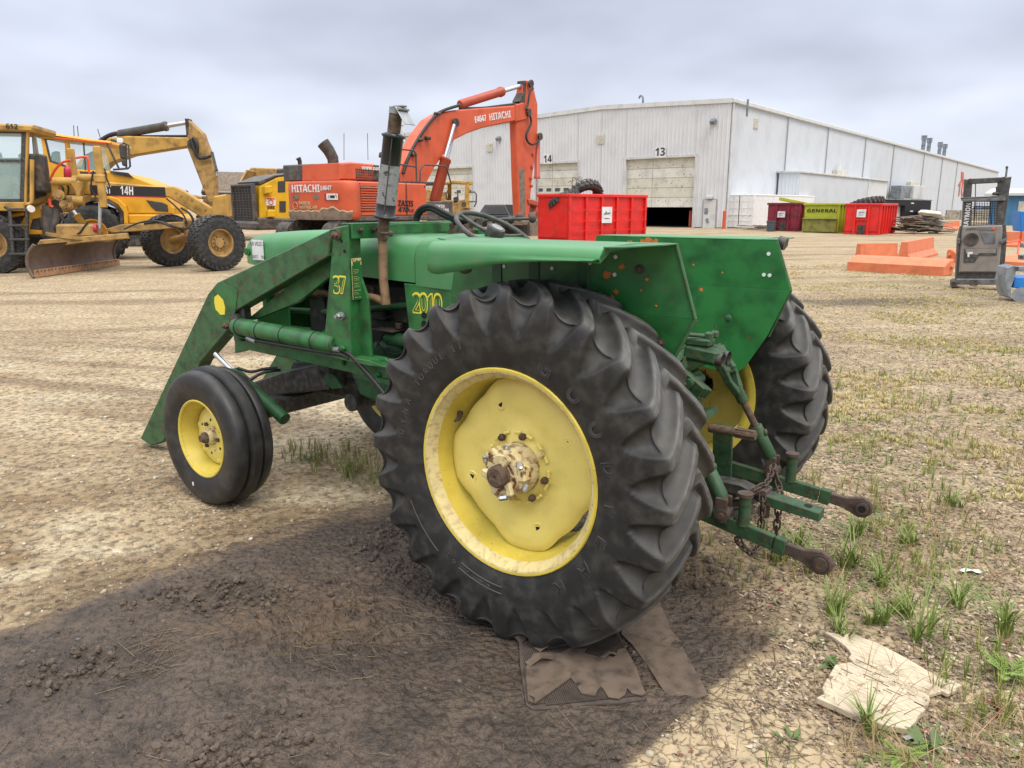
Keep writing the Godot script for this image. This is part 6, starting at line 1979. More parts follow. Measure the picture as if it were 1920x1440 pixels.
func forklift() -> void:
	var T := thing("forklift", "battered grey stand-up reach forklift seen from behind, with a beige rear panel", "forklift", Vector3(9.36,0,-15.433),-0.4538)
	var b := B.new()
	for e in [[Vector2(-.489,2.128),Vector2(-.352,2.126),Vector2(-.31,1.219),Vector2(-.431,1.218)], [Vector2(.087,2.14),Vector2(.296,2.166),Vector2(.288,1.226),Vector2(.154,1.224)]]:
		b = B.new()
		b.prism(e, -0.35, -0.1, 0.015)
		obj("mast_post", b, M.fork_dark, T)
	b = B.new()
	b.prism([Vector2(-.391,2.136),Vector2(.145,2.158),Vector2(.157,2.058),Vector2(-.379,2.034)], -0.3, -0.1, 0.01)
	obj("mast_crossbar", b, M.fork_dark, T)
	b = B.new()
	for e in [Vector3(-.395,2.095,-.08), Vector3(.159,2.118,-.08)]: b.cyl(e, e + Vector3(0, 0, 0.03), 0.045, 16)
	obj("chain_sheave", b, M.machine_black, T)
	b = B.new()
	b.prism([Vector2(-.514,1.778),Vector2(.193,1.804),Vector2(.234,1.824),Vector2(.243,1.754),Vector2(.223,1.704),Vector2(-.44,1.696),Vector2(-.488,1.716)], -0.3, 0.05, 0.01)
	obj("guard_bar", b, M.fork_dark, T)
	b = B.new()
	b.prism([Vector2(-.501,1.737),Vector2(.23,1.774),Vector2(.229,1.714),Vector2(-.477,1.69)], 0.0, 0.07, 0.005)
	obj("guard_lip", b, M.fork_grey, T)
	b = B.new()
	b.prism([Vector2(-.464,1.696),Vector2(-.327,1.695),Vector2(-.29,1.222),Vector2(-.438,1.22)], -0.15, 0.0, 0.01)
	b.prism([Vector2(.113,1.704),Vector2(.237,1.704),Vector2(.26,1.228),Vector2(.144,1.226)], -0.15, 0.0, 0.01)
	obj("upright", b, M.fork_dark, T)
	b = B.new()
	b.text("RAYMON", 0.085, Transform3D(Basis(Vector3(0, 1, 0), Vector3(-1, 0, 0), Vector3(0, 0, 1)), Vector3(-.374,1.428,.004)), true, 0.004, 1.0)
	obj("lettering", b, M.white_paint, T)
	b = B.new()
	for k in 11:
		var x := 1824.0 + 4.4 * k
		b.cyl(Vector3(lerpf(Vector3(-.31,1.676,-.2).x, Vector3(.127,1.675,-.2).x, k / 10.0), Vector3(-.315,1.717,-.2).y, -0.2), Vector3(lerpf(Vector3(-.268,1.239,-.2).x, Vector3(.17,1.243,-.2).x, k / 10.0), Vector3(-.258,1.228,-.2).y, -0.2), 0.005, 5)
	for k in 11:
		var y := lerpf(Vector3(-.313,1.697,-.2).y, Vector3(-.259,1.239,-.2).y, k / 10.0)
		b.cyl(Vector3(Vector3(-.304,1.468,-.2).x, y, -0.205), Vector3(Vector3(.152,1.47,-.2).x, y, -0.205), 0.005, 5)
	tag(obj("guard_mesh", b, M.machine_black, T), "", "", "", "stuff")
	for e in [[Vector3(-.25,1.676,-.15), Vector3(-.224,1.219,-.15)], [Vector3(0,1.716,-.15), Vector3(.069,1.222,-.15)], [Vector3(-.292,2.035,-.15), Vector3(-.25,1.676,-.15)]]: railing(T, e, 0.008, M.machine_black, "mast_chain")
	railing(T, [Vector3(.19,2.155,0), Vector3(.188,2.314,0)], 0.018, M.fork_grey, "aerial")
	b = B.new()
	b.ball(Vector3(.185,2.333,0), Vector3(0.025, 0.03, 0.025), 10, 6)
	b.box(Vector3(.069,1.847,-.1), Vector3(0.12, 0.06, 0.08), 0.02)
	b.cyl(Vector3(.077,1.857,-.1), Vector3(.071,1.979,-.1), 0.014, 8)
	obj("beacon", b, M.machine_black, T)
	b = B.new()
	b.prism([Vector2(-.432,1.222),Vector2(.242,1.249),Vector2(.261,1.097),Vector2(.275,.758),Vector2(.291,.333),Vector2(-.393,.309),Vector2(-.432,1.055)], -0.3, 0.06, 0.025)
	obj("rear_panel", b, M.fork_beige, T)
	b = B.new()
	b.prism([Vector2(-.455,1.22),Vector2(.301,1.269),Vector2(.354,.983),Vector2(.396,.132),Vector2(-.42,.098),Vector2(-.482,.968)], -0.4, 0.0, 0.01)
	obj("chassis", b, M.fork_dark, T)
	b = B.new()
	b.prism([Vector2(-.118,1.102),Vector2(.143,1.105),Vector2(.16,.89),Vector2(-.02,.886)], 0.055, 0.07, 0.004)
	b.prism([Vector2(-.373,1.181),Vector2(-.175,1.204),Vector2(-.152,1.163),Vector2(-.36,1.15)], 0.055, 0.07, 0.002)
	b.prism([Vector2(-.148,1.204),Vector2(-.04,1.206),Vector2(-.032,1.144),Vector2(-.132,1.143)], 0.055, 0.07, 0.002)
	b.prism([Vector2(-.022,1.206),Vector2(.129,1.218),Vector2(.129,1.146),Vector2(-.014,1.144)], 0.055, 0.07, 0.002)
	obj("control_recess", b, M.fork_grey, T)
	b = B.new()
	b.lathe([Vector2(0.128, 0.0), Vector2(0.128, 0.02), Vector2(0.11, 0.025), Vector2(0.07, 0.012), Vector2(0.0, 0.018)], 32)
	var sp := obj("round_grille", b, M.machine_black, T)
	sp.position = Vector3(-.256,.965,.06)
	b = B.new()
	b.prism([Vector2(-.356,.786),Vector2(.205,.809),Vector2(.213,.665),Vector2(-.084,.657),Vector2(-.141,.519),Vector2(-.334,.513)], 0.055, 0.075, 0.004)
	obj("panel_groove", b, M.fork_dark, T)
	b = B.new()
	b.prism([Vector2(-.337,.776),Vector2(.188,.799),Vector2(.19,.706),Vector2(-.089,.699),Vector2(-.122,.666),Vector2(-.307,.683)], 0.06, 0.082, 0.003)
	obj("panel_inset", b, M.fork_beige, T)
	b = B.new()
	b.prism([Vector2(-.293,.715),Vector2(-.203,.727),Vector2(-.198,.686),Vector2(-.252,.674),Vector2(-.245,.622),Vector2(-.282,.621)], 0.08, 0.09)
	obj("torn_sticker", b, M.white_paint, T)
	b = B.new()
	b.box(Vector3(.099,1.176,.07), Vector3(0.05, 0.05, 0.02), 0.01)
	obj("red_button", b, M.red_tube, T)
	b = B.new()
	b.prism([Vector2(-.428,.182),Vector2(.365,.214),Vector2(.397,.101),Vector2(-.405,.066)], -0.3, 0.1, 0.015)
	obj("foot_plate", b, M.fork_grey, T)
	b = B.new()
	b.box(Vector3(-.458,.087,0) , Vector3(0.1, 0.16, 0.5), 0.03)
	b.box(Vector3(.413,.124,0), Vector3(0.1, 0.16, 0.5), 0.03)
	b.box(Vector3(-.115,.122,.11), Vector3(0.14, 0.12, 0.04), 0.01)
	obj("outrigger", b, M.machine_black, T)
	b = B.new()
	b.prism([Vector2(.227,.942),Vector2(.335,1.005),Vector2(.343,.944),Vector2(.253,.881)], -0.2, 0.12, 0.01)
	b.box(Vector3(-.472,.929,.05), Vector3(0.05, 0.1, 0.2), 0.01)
	obj("side_bracket", b, M.fork_grey, T)
	for k in 5:
		b = B.new()
		b.box(Vector3(), Vector3(0.22, 0.03, 0.09), 0.005)
		var pl := obj("wood_block", b, M.lumber, T)
		pl.position = Vector3(-0.32 + 0.16 * k, 0.025, 0.1 + 0.03 * (k % 2))
		pl.rotation.y = 0.4 * (k - 2)

func tuft_mesh(n: int, h: float, lean: float, seed_: int, w := 0.004) -> ArrayMesh:
	var r := RandomNumberGenerator.new()
	r.seed = seed_
	var b := B.new()
	for k in n:
		var a := r.randf() * TAU
		var d := Vector3(cos(a), 0, sin(a))
		var s := Vector3(-d.z, 0, d.x)
		var hh := h * r.randf_range(0.45, 1.0)
		var p := d * r.randf_range(0.0, 0.02)
		var ln := lean * r.randf_range(0.3, 1.3)
		var pts := []
		for i in 5:
			var t := i / 4.0
			pts.append(p + Vector3(0, hh * (t - 0.25 * ln * t * t), 0) + d * hh * ln * t * t)
		var ww := w * r.randf_range(0.6, 1.2)
		b.col = Color(1, 1, 1).lerp(Color(1.35, 1.05, 0.6), r.randf() * 0.8)
		for i in 4:
			var w0 := ww * (1.0 - pow(i / 4.0, 2.0))
			var w1 := ww * (1.0 - pow((i + 1) / 4.0, 2.0))
			b.q(pts[i] - s * w0, pts[i] + s * w0, pts[i + 1] + s * w1, pts[i + 1] - s * w1, 1)
	return b.mesh()

func scatter(called: String, mesh: Mesh, m: Material, xf: Array, tint: Array) -> void:
	var mm := MultiMesh.new()
	mm.transform_format = MultiMesh.TRANSFORM_3D
	mm.use_colors = true
	mm.mesh = mesh
	mm.instance_count = xf.size()
	for i in xf.size():
		mm.set_instance_transform(i, xf[i])
		mm.set_instance_color(i, tint[i])
	var o := MultiMeshInstance3D.new()
	o.multimesh = mm
	o.material_override = m
	o.name = numbered(called)
	add_child(o)
	tag(o, "", "", "", "stuff")

func on_ground(x: float, z: float, y := 0.0) -> Vector3:
	return Vector3(x, height(x, z) + y, z)

func foreground() -> void:
	var r := RandomNumberGenerator.new()
	r.seed = 99
	var m := mat("blade", Color.WHITE, 0.7, "")
	m.vertex_color_use_as_albedo = true
	m.backlight_enabled = true
	m.backlight = Color(0.35, 0.4, 0.15)
	m = mat("litter", Color.WHITE, 0.9, "")
	m.vertex_color_use_as_albedo = true
	m = mat("pebble", Color.WHITE, 0.85, "speck", 8.0)
	m.vertex_color_use_as_albedo = true
	mat("cardboard", lin(0.13, 0.095, 0.07), 0.85, "grime", 3.0, "dirt_thin", 2.0)
	mat("cardboard_dark", lin(0.085, 0.065, 0.052), 0.9, "grime", 3.0)
	m = mat("board_wood", lin(0.6, 0.51, 0.37), 0.75, "")
	m.albedo_texture = noise_tex(51, 0.02, [0.0, 0.6, 0.25, 0.86, 0.6, 0.97, 1.0, 1.0], 512, FastNoiseLite.TYPE_SIMPLEX_SMOOTH, 5)
	m.heightmap_enabled = true
	m.heightmap_texture = m.albedo_texture
	m.heightmap_scale = 0.1
	m.uv1_scale = Vector3(1.2, 12.0, 1)
	mat("board_crack", lin(0.12, 0.09, 0.06), 0.9, "")
	mat("leaf_green", lin(0.11, 0.17, 0.05), 0.6, "soft", 6.0)
	M.leaf_green.backlight_enabled = true
	M.leaf_green.backlight = Color(0.3, 0.4, 0.1)
	mat("leaf_bright", lin(0.2, 0.3, 0.05), 0.6, "soft", 6.0)
	M.leaf_bright.backlight_enabled = true
	M.leaf_bright.backlight = Color(0.4, 0.5, 0.1)
	mat("leaf_red", lin(0.16, 0.03, 0.02), 0.7, "soft", 6.0)
	mat("grass_blade", lin(0.17, 0.23, 0.06), 0.6, "")
	M.grass_blade.vertex_color_use_as_albedo = true
	M.grass_blade.backlight_enabled = true
	M.grass_blade.backlight = Color(0.35, 0.42, 0.15)
	mat("paper_white", lin(0.75, 0.75, 0.74), 0.8, "")
	cardboard()
	board()
	# pebbles
	var pb := B.new()
	pb.ball(Vector3(), Vector3(1, 0.62, 0.8), 7, 4)
	var pm := pb.mesh()
	var xf := []
	var tint := []
	for i in 30000:
		var z := -1.6 - 9.0 * pow(r.randf(), 1.5)
		var x := r.randf_range(-0.72, 0.72) * (absf(z) + 0.6)
		var k := wet(x, z)
		if k > 0.5 and r.randf() < 0.8: continue
		if k < 0.5 and x > 0.9 + z * 0.1 and r.randf() < 0.72: continue
		var s := 0.0022 + 0.010 * pow(r.randf(), 6.0)
		if x < 0.5 and k < 0.5: s *= 1.3
		xf.append(Transform3D(Basis.from_euler(Vector3(r.randf_range(-0.4, 0.4), r.randf() * TAU, r.randf_range(-0.4, 0.4))).scaled(Vector3.ONE * s), on_ground(x, z, s * 0.2)))
		var c := Color(0.5, 0.43, 0.32).lerp(Color(0.27, 0.21, 0.15), r.randf())
		if r.randf() < 0.06: c = Color(0.6, 0.57, 0.5)
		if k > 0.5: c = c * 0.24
		tint.append(Color(c.r, c.g, c.b))
	scatter("gravel", pm, M.pebble, xf, tint)
	# clods of turned mud
	var cb := B.new()
	var rows := []
	for i in 6:
		var row := []
		for k in 9:
			var e := -PI / 2 + PI * i / 5.0
			var q := r.randf_range(0.7, 1.15)
			row.append(Vector3(cos(e) * cos(-TAU * k / 9) * q, sin(e) * 0.7 * q, cos(e) * sin(-TAU * k / 9) * q))
		rows.append(row)
	cb.skin(rows, true, -1)
	var cm := cb.mesh()
	xf = []
	tint = []
	var heaps := [[Vector3(-.839,0,-2.017), 0.16, 220], [Vector3(-1.571,0,-2.429), 0.16, 130], [Vector3(-1.098,0,-2.945), 0.16, 90], [Vector3(-.762,0,-2.945), 0.14, 90], [Vector3(-.554,0,-3.531), 0.24, 300], [Vector3(-.586,0,-3.241), 0.2, 140], [Vector3(.877,0,-3.137), 0.22, 240], [Vector3(-1.318,0,-2.991), 0.3, 200]]
	for h in heaps:
		for i in h[2]:
			var p: Vector3 = h[0] + Vector3(r.randfn(0, 1), 0, r.randfn(0, 0.6)) * h[1] * 0.7
			var s := 0.003 + 0.016 * pow(r.randf(), 3.0)
			xf.append(Transform3D(Basis.from_euler(Vector3(r.randf() * TAU, r.randf() * TAU, r.randf() * TAU)).scaled(Vector3.ONE * s), on_ground(p.x, p.z, s * 0.3)))
			var c := Color(0.066, 0.05, 0.04).lerp(Color(0.11, 0.083, 0.062), r.randf())
			if wet(p.x, p.z) < 0.5: c = c * 2.2
			tint.append(Color(c.r, c.g, c.b))
	scatter("mud", cm, M.litter, xf, tint)
	# twigs and straw
	var tb := B.new()
	tb.tube([Vector3(-0.5, 0, 0), Vector3(-0.1, 0.02, 0.03), Vector3(0.25, 0.0, -0.02), Vector3(0.5, 0.02, 0.02)], 0.5, 4)
	var tm := tb.mesh()
	xf = []
	tint = []
	for i in 2600:
		var z := -1.5 - 6.0 * pow(r.randf(), 1.4)
		var x := r.randf_range(-0.72, 0.72) * (absf(z) + 0.6)
		if r.randf() < 0.22:
			var q: Vector3 = [Vector3(-1.317,0,-2.583), Vector3(-1.199,0,-2.446), Vector3(-.777,0,-2.656), Vector3(-.647,0,-2.619), Vector3(.505,0,-2.207), Vector3(.666,0,-2.291), Vector3(.843,0,-2.029)][r.randi() % 7]
			x = q.x + r.randfn(0, 0.13)
			z = q.z + r.randfn(0, 0.08)
		elif x < 0.3 and wet(x, z) < 0.5 and r.randf() < 0.85: continue
		var l := 0.03 + 0.13 * pow(r.randf(), 2.0)
		var th := r.randf_range(0.0005, 0.0013)
		var bs := Basis(Vector3.UP, r.randf() * TAU) * Basis(Vector3(0, 0, 1), r.randf_range(-0.1, 0.16))
		xf.append(Transform3D(Basis(bs.x * l, bs.y * th * 2.0, bs.z * th * 2.0), on_ground(x, z, 0.003)))
		var c := Color(0.27, 0.21, 0.14).lerp(Color(0.075, 0.055, 0.038), pow(r.randf(), 0.4))
		tint.append(c)
	scatter("twig_debris", tm, M.litter, xf, tint)
	# dead leaves and stalks over the right half
	var lb := B.new()
	lb.q(Vector3(-1, 0, -0.35), Vector3(-1, 0.15, 0.35), Vector3(0, 0.3, 0.5), Vector3(0, 0.0, -0.5))
	lb.q(Vector3(0, 0.0, -0.5), Vector3(0, 0.3, 0.5), Vector3(1.1, 0.05, 0.12), Vector3(1.1, 0.0, -0.12))
	var lm := lb.mesh()
	xf = []
	tint = []
	for i in 80000:
		var z := -1.5 - 14.0 * pow(r.randf(), 1.7)
		var x := r.randf_range(0.2, 1.0) * (absf(z) * 0.72 + 0.5)
		if wet(x, z) > 0.5: continue
		var edge := 0.95 - (z + 2.2) * 0.12 + 0.25 * gn.get_noise_2d(x * 2.0, z * 2.0)
		if x < edge and r.randf() < 0.9: continue
		if gn.get_noise_2d(x * 1.2 + 70.0, z * 1.2) < -0.2 and r.randf() < 0.7: continue
		var s := r.randf_range(0.004, 0.0125)
		var bs := Basis.from_euler(Vector3(r.randf_range(-0.5, 0.5), r.randf() * TAU, r.randf_range(-0.4, 0.4)))
		xf.append(Transform3D(bs.scaled(Vector3.ONE * s), on_ground(x, z, 0.004)))
		var q := r.randf()
		var c := Color(0.34, 0.26, 0.18).lerp(Color(0.1, 0.072, 0.05), r.randf())
		if q < 0.012: c = Color(0.2, 0.06, 0.05)
		elif q < 0.12: c = Color(0.48, 0.41, 0.3)
		tint.append(c)
	scatter("leaves", lm, M.litter, xf, tint)
	# short dry grass further back and sparse green blades
	var t1 := tuft_mesh(9, 0.06, 0.9, 3, 0.003)
	xf = []
	tint = []
	for i in 24000:
		var z := -4.0 - 18.0 * pow(r.randf(), 1.2)
		var x := r.randf_range(0.0, 1.0) * (absf(z) * 0.75 + 0.5)
		var e := smoothstep(2.2, 4.6, x + gn.get_noise_2d(x * 0.5, z * 0.5) * 2.0)
		if z < -5.0: e = smoothstep(0.24, 0.36, x / absf(z) + gn.get_noise_2d(x * 0.4, z * 0.4) * 0.14)
		if r.randf() > e or gn.get_noise_2d(x * 0.45 + 15.0, z * 0.7) < 0.02 + 0.1 * r.randf(): continue
		var s := r.randf_range(0.5, 1.4)
		xf.append(Transform3D(Basis(Vector3.UP, r.randf() * TAU).scaled(Vector3(s, s * 0.8, s)), on_ground(x, z)))
		var c := Color(0.4, 0.32, 0.18).lerp(Color(0.56, 0.47, 0.29), r.randf())
		if gn.get_noise_2d(x * 0.7, z * 0.7 + 33.0) > 0.12: c = c.lerp(Color(0.24, 0.27, 0.09), r.randf_range(0.2, 0.7))
		tint.append(c)
	scatter("dry_grass", t1, M.blade, xf, tint)
	var t2 := tuft_mesh(7, 0.12, 0.5, 8, 0.0032)
	xf = []
	tint = []
	for i in 3400:
		var z := -1.6 - 7.0 * pow(r.randf(), 1.3)
		var x := r.randf_range(0.25, 1.0) * (absf(z) * 0.72 + 0.5)
		if wet(x, z) > 0.5 or gn.get_noise_2d(x * 1.1 + 5.0, z * 1.1) < (0.04 if z > -3.4 and x > 1.0 else 0.14): continue
		if x < 0.75 and z > -3.0: continue
		var s := r.randf_range(0.3, 1.0)
		xf.append(Transform3D(Basis(Vector3.UP, r.randf() * TAU).scaled(Vector3.ONE * s), on_ground(x, z)))
		tint.append(Color(0.14, 0.2, 0.05).lerp(Color(0.33, 0.34, 0.1), r.randf()))
	for i in 150:
		var q: Vector3 = [Vector3(-1.142,0,-4.747), Vector3(-.933,0,-4.56), Vector3(-1.331,0,-4.879), Vector3(-.817,0,-4.367)][r.randi() % 4]
		var x := q.x + r.randfn(0, 0.13)
		var z := q.z + r.randfn(0, 0.1)
		var s := r.randf_range(0.4, 1.1)
		xf.append(Transform3D(Basis(Vector3.UP, r.randf() * TAU).scaled(Vector3.ONE * s), on_ground(x, z)))
		tint.append(Color(0.2, 0.22, 0.09).lerp(Color(0.42, 0.36, 0.2), r.randf()))
	scatter("grass", t2, M.blade, xf, tint)
	# dead stalks standing and lying among the weeds
	var t3 := tuft_mesh(4, 0.16, 1.1, 21, 0.0018)
	xf = []
	tint = []
	for i in 2600:
		var z := -1.5 - 8.0 * pow(r.randf(), 1.4)
		var x := r.randf_range(0.35, 1.0) * (absf(z) * 0.72 + 0.5)
		if wet(x, z) > 0.3 or gn.get_noise_2d(x * 0.8 + 25.0, z * 0.8) < -0.05 or x < 1.0: continue
		xf.append(Transform3D(Basis(Vector3.UP, r.randf() * TAU) * Basis(Vector3(0, 0, 1), r.randf_range(-0.6, 0.6)).scaled(Vector3.ONE * r.randf_range(0.4, 1.1)), on_ground(x, z)))
		tint.append(Color(0.36, 0.27, 0.15).lerp(Color(0.2, 0.12, 0.07), r.randf()))
	scatter("undergrowth", t3, M.litter, xf, tint)
	# low green ground cover in irregular patches
	var gb := B.new()
	for i in 5:
		var a := TAU * i / 5.0 + 0.3 * i
		leaf(gb, Vector3(), Vector3(cos(a), 0.5, sin(a)).normalized(), 1.0, 0.2, 0.3)
	var gm := gb.mesh()
	xf = []
	tint = []
	for i in 9000:
		var z := -1.5 - 8.0 * pow(r.randf(), 1.5)
		var x := r.randf_range(0.4, 1.0) * (absf(z) * 0.72 + 0.5)
		if wet(x, z) > 0.3: continue
		var near_board := Vector2(x - 1.75, z + 2.1).length() < 0.55
		if gn.get_noise_2d(x * 0.9 + 50.0, z * 0.9) < (0.06 if near_board else 0.2): continue
		if x < 1.0 and z > -2.4: continue
		var s := r.randf_range(0.008, 0.026)
		xf.append(Transform3D(Basis(Vector3.UP, r.randf() * TAU).scaled(Vector3.ONE * s), on_ground(x, z, 0.002)))
		var c := Color(0.1, 0.15, 0.05).lerp(Color(0.22, 0.24, 0.08), r.randf())
		if r.randf() < 0.08: c = Color(0.2, 0.06, 0.05)
		tint.append(c)
	scatter("undergrowth", gm, M.blade, xf, tint)
	tufts()
	weeds()

func tufts() -> void:
	var spots := [[Vector3(1.533,0,-3.23), 0.3, "tall green grass tuft rising right of the lower link hook end"], [Vector3(1.296,0,-2.815), 0.24, "green grass tuft midway between the hook end and the pale board"], [Vector3(1.344,0,-3.38), 0.2, "grass tuft sprouting under the near lower link of the tractor"], [Vector3(1.216,0,-3.5), 0.15, "short grass tuft below the hanging chains of the tractor"], [Vector3(1.433,0,-2.725), 0.16, "small grass tuft just above the top of the pale board"], [Vector3(1.552,0,-2.619), 0.28, "leaning yellow-green grass tuft above the right end of the board"], [Vector3(1.845,0,-2.879), 0.22, "grass tuft by the white scrap at the right side"], [Vector3(1.126,0,-2.097), 0.17, "dark green blades growing through the cracked pale board"], [Vector3(2.422,0,-3.947), 0.14, "small yellowish grass tuft out on the dry ground beyond the hooks"], [Vector3(1.934,0,-3.469), 0.13, "thin grass tuft on bare clay right of the far hook end"], [Vector3(1.906,0,-2.694), 0.25, "grass tuft with reddish stems at the right edge"], [Vector3(-1.009,0,-4.443), 0.2, "sparse grass tuft in the shade between front and rear wheels"], [Vector3(1.572,0,-2.815), 0.16, "low tuft beside a curled dry leaf above the board"], [Vector3(1.361,0,-3.162), 0.26, "bushy grass tuft directly below the near hook end"], [Vector3(1.701,0,-3.531), 0.2, "grass tuft between the two hook ends"], [Vector3(1.601,0,-3.038), 0.2, "arching grass tuft on the litter right of the tall tuft"], [Vector3(1.268,0,-2.656), 0.14, "short tuft hugging the upper edge of the board"], [Vector3(1.239,0,-3.295), 0.16, "grass tuft on the pebbles below the near lower link"]]
	var k := 0
	for e in spots:
		var T := thing("grass_tuft", e[2], "grass tuft", on_ground(e[0].x, e[0].z), 0.7 * k, "grass tufts by the tractor")
		for j in 3:
			var o := obj("blades", tuft_mesh(13, e[1] * (1.12 - 0.18 * j), 0.7 + 0.2 * j, 50 + k * 3 + j, 0.0042), M.grass_blade, T)
			o.position = Vector3(0.03 * (j - 1), 0, 0.02 * (j % 2))
		k += 1

func leaf(b: B, base: Vector3, d: Vector3, l: float, w: float, droop: float) -> void:
	var s := d.cross(Vector3.UP).normalized()
	var n := 5
	var prev := []
	for i in n + 1:
		var t := float(i) / n
		var c := base + d * l * t - Vector3(0, droop * t * t, 0)
		var ww := w * sin(PI * clampf(t * 0.92 + 0.06, 0, 1))
		var row := [c - s * ww + Vector3(0, ww * 0.4, 0), c, c + s * ww + Vector3(0, ww * 0.4, 0)]
		if i > 0:
			b.q(prev[0], prev[1], row[1], row[0], 1)
			b.q(prev[1], prev[2], row[2], row[1], 1)
		prev = row

func weeds() -> void:
	var r := RandomNumberGenerator.new()
	r.seed = 5
	var spots := [[Vector3(1.742,0,-2.407), 0.2, M.leaf_bright, 13, "feathery bright green weed at the right edge above the corner"], [Vector3(1.149,0,-2.462), 0.1, M.leaf_green, 12, "dark green leafy weed against the left edge of the pale board"], [Vector3(1.155,0,-2.601), 0.07, M.leaf_green, 9, "small green weed at the upper left tip of the board"], [Vector3(.856,0,-2.065), 0.08, M.leaf_green, 8, "flat rosette weed on the cracked clay left of the board"], [Vector3(1.161,0,-1.982), 0.14, M.leaf_bright, 11, "bright green weed below the board at the bottom edge"], [Vector3(1.019,0,-2.675), 0.05, M.leaf_green, 7, "little weed at the damp soil edge right of the rear tyre"], [Vector3(1.271,0,-2.041), 0.13, M.leaf_green, 12, "broad leaved weed at the lower right corner of the board"], [Vector3(4.086,0,-6.42), 0.09, M.leaf_green, 10, "round green weed out on the dry field at the right"], [Vector3(-1.332,0,-4.747), 0.11, M.leaf_green, 8, "broad leaved weed standing right of the front wheel"], [Vector3(1.585,0,-2.207), 0.12, M.leaf_red, 8, "reddish brown weed low at the right edge"]]
	var k := 0
	for e in spots:
		var T := thing("weed", e[4], "weed", on_ground(e[0].x, e[0].z), 0.0, "leafy weeds on the ground")
		for i in e[3]:
			var a: float = TAU * i / e[3] + r.randf_range(-0.3, 0.3)
			var up := r.randf_range(0.25, 1.1)
			var d := Vector3(cos(a), up, sin(a)).normalized()
			var b := B.new()
			var l: float = e[1] * 0.62 * r.randf_range(0.6, 1.25)
			if e[2] == M.leaf_bright:
				b.tube([Vector3(), d * l * 0.5, d * l - Vector3(0, l * 0.15, 0)], 0.0015, 4)
				for j in 9:
					var t := 0.25 + 0.08 * j
					var p := d * l * t - Vector3(0, l * 0.15 * t * t, 0)
					var s := d.cross(Vector3.UP).normalized()
					for q in [-1.0, 1.0]: leaf(b, p, (s * q + d * 0.5).normalized(), l * 0.24 * (1.15 - t), l * 0.035, l * 0.03)
			else:
				leaf(b, Vector3(r.randf_range(-0.02, 0.02), 0.002, r.randf_range(-0.02, 0.02)), d, l, l * r.randf_range(0.1, 0.15), l * r.randf_range(0.1, 0.4))
			obj("frond" if e[2] == M.leaf_bright else "leaf", b, e[2], T)
		k += 1
	for e in [[Vector3(2.063,0,-3.178), "crumpled white scrap of paper on the litter at the right", 0.045], [Vector3(1.239,0,-2.065), "white paper scrap under the lower corner of the board", 0.03], [Vector3(2.43,0,-5.141), "little white paper scrap beyond the far rear tyre", 0.03]]:
		var b := B.new()
		b.skin([[Vector3(-1, 0, -0.4), Vector3(-0.3, 0.2, -0.5), Vector3(0.4, 0.05, -0.4), Vector3(1, 0.15, -0.3)], [Vector3(-0.9, 0.15, 0.3), Vector3(-0.2, 0.4, 0.4), Vector3(0.4, 0.1, 0.35), Vector3(1.1, 0.0, 0.3)]], false, -1, true)
		var o := obj("paper_scrap", b, M.paper_white)
		o.position = on_ground(e[0].x, e[0].z, 0.005)
		o.scale = Vector3.ONE * e[2]
		tag(o, e[1], "paper scrap")

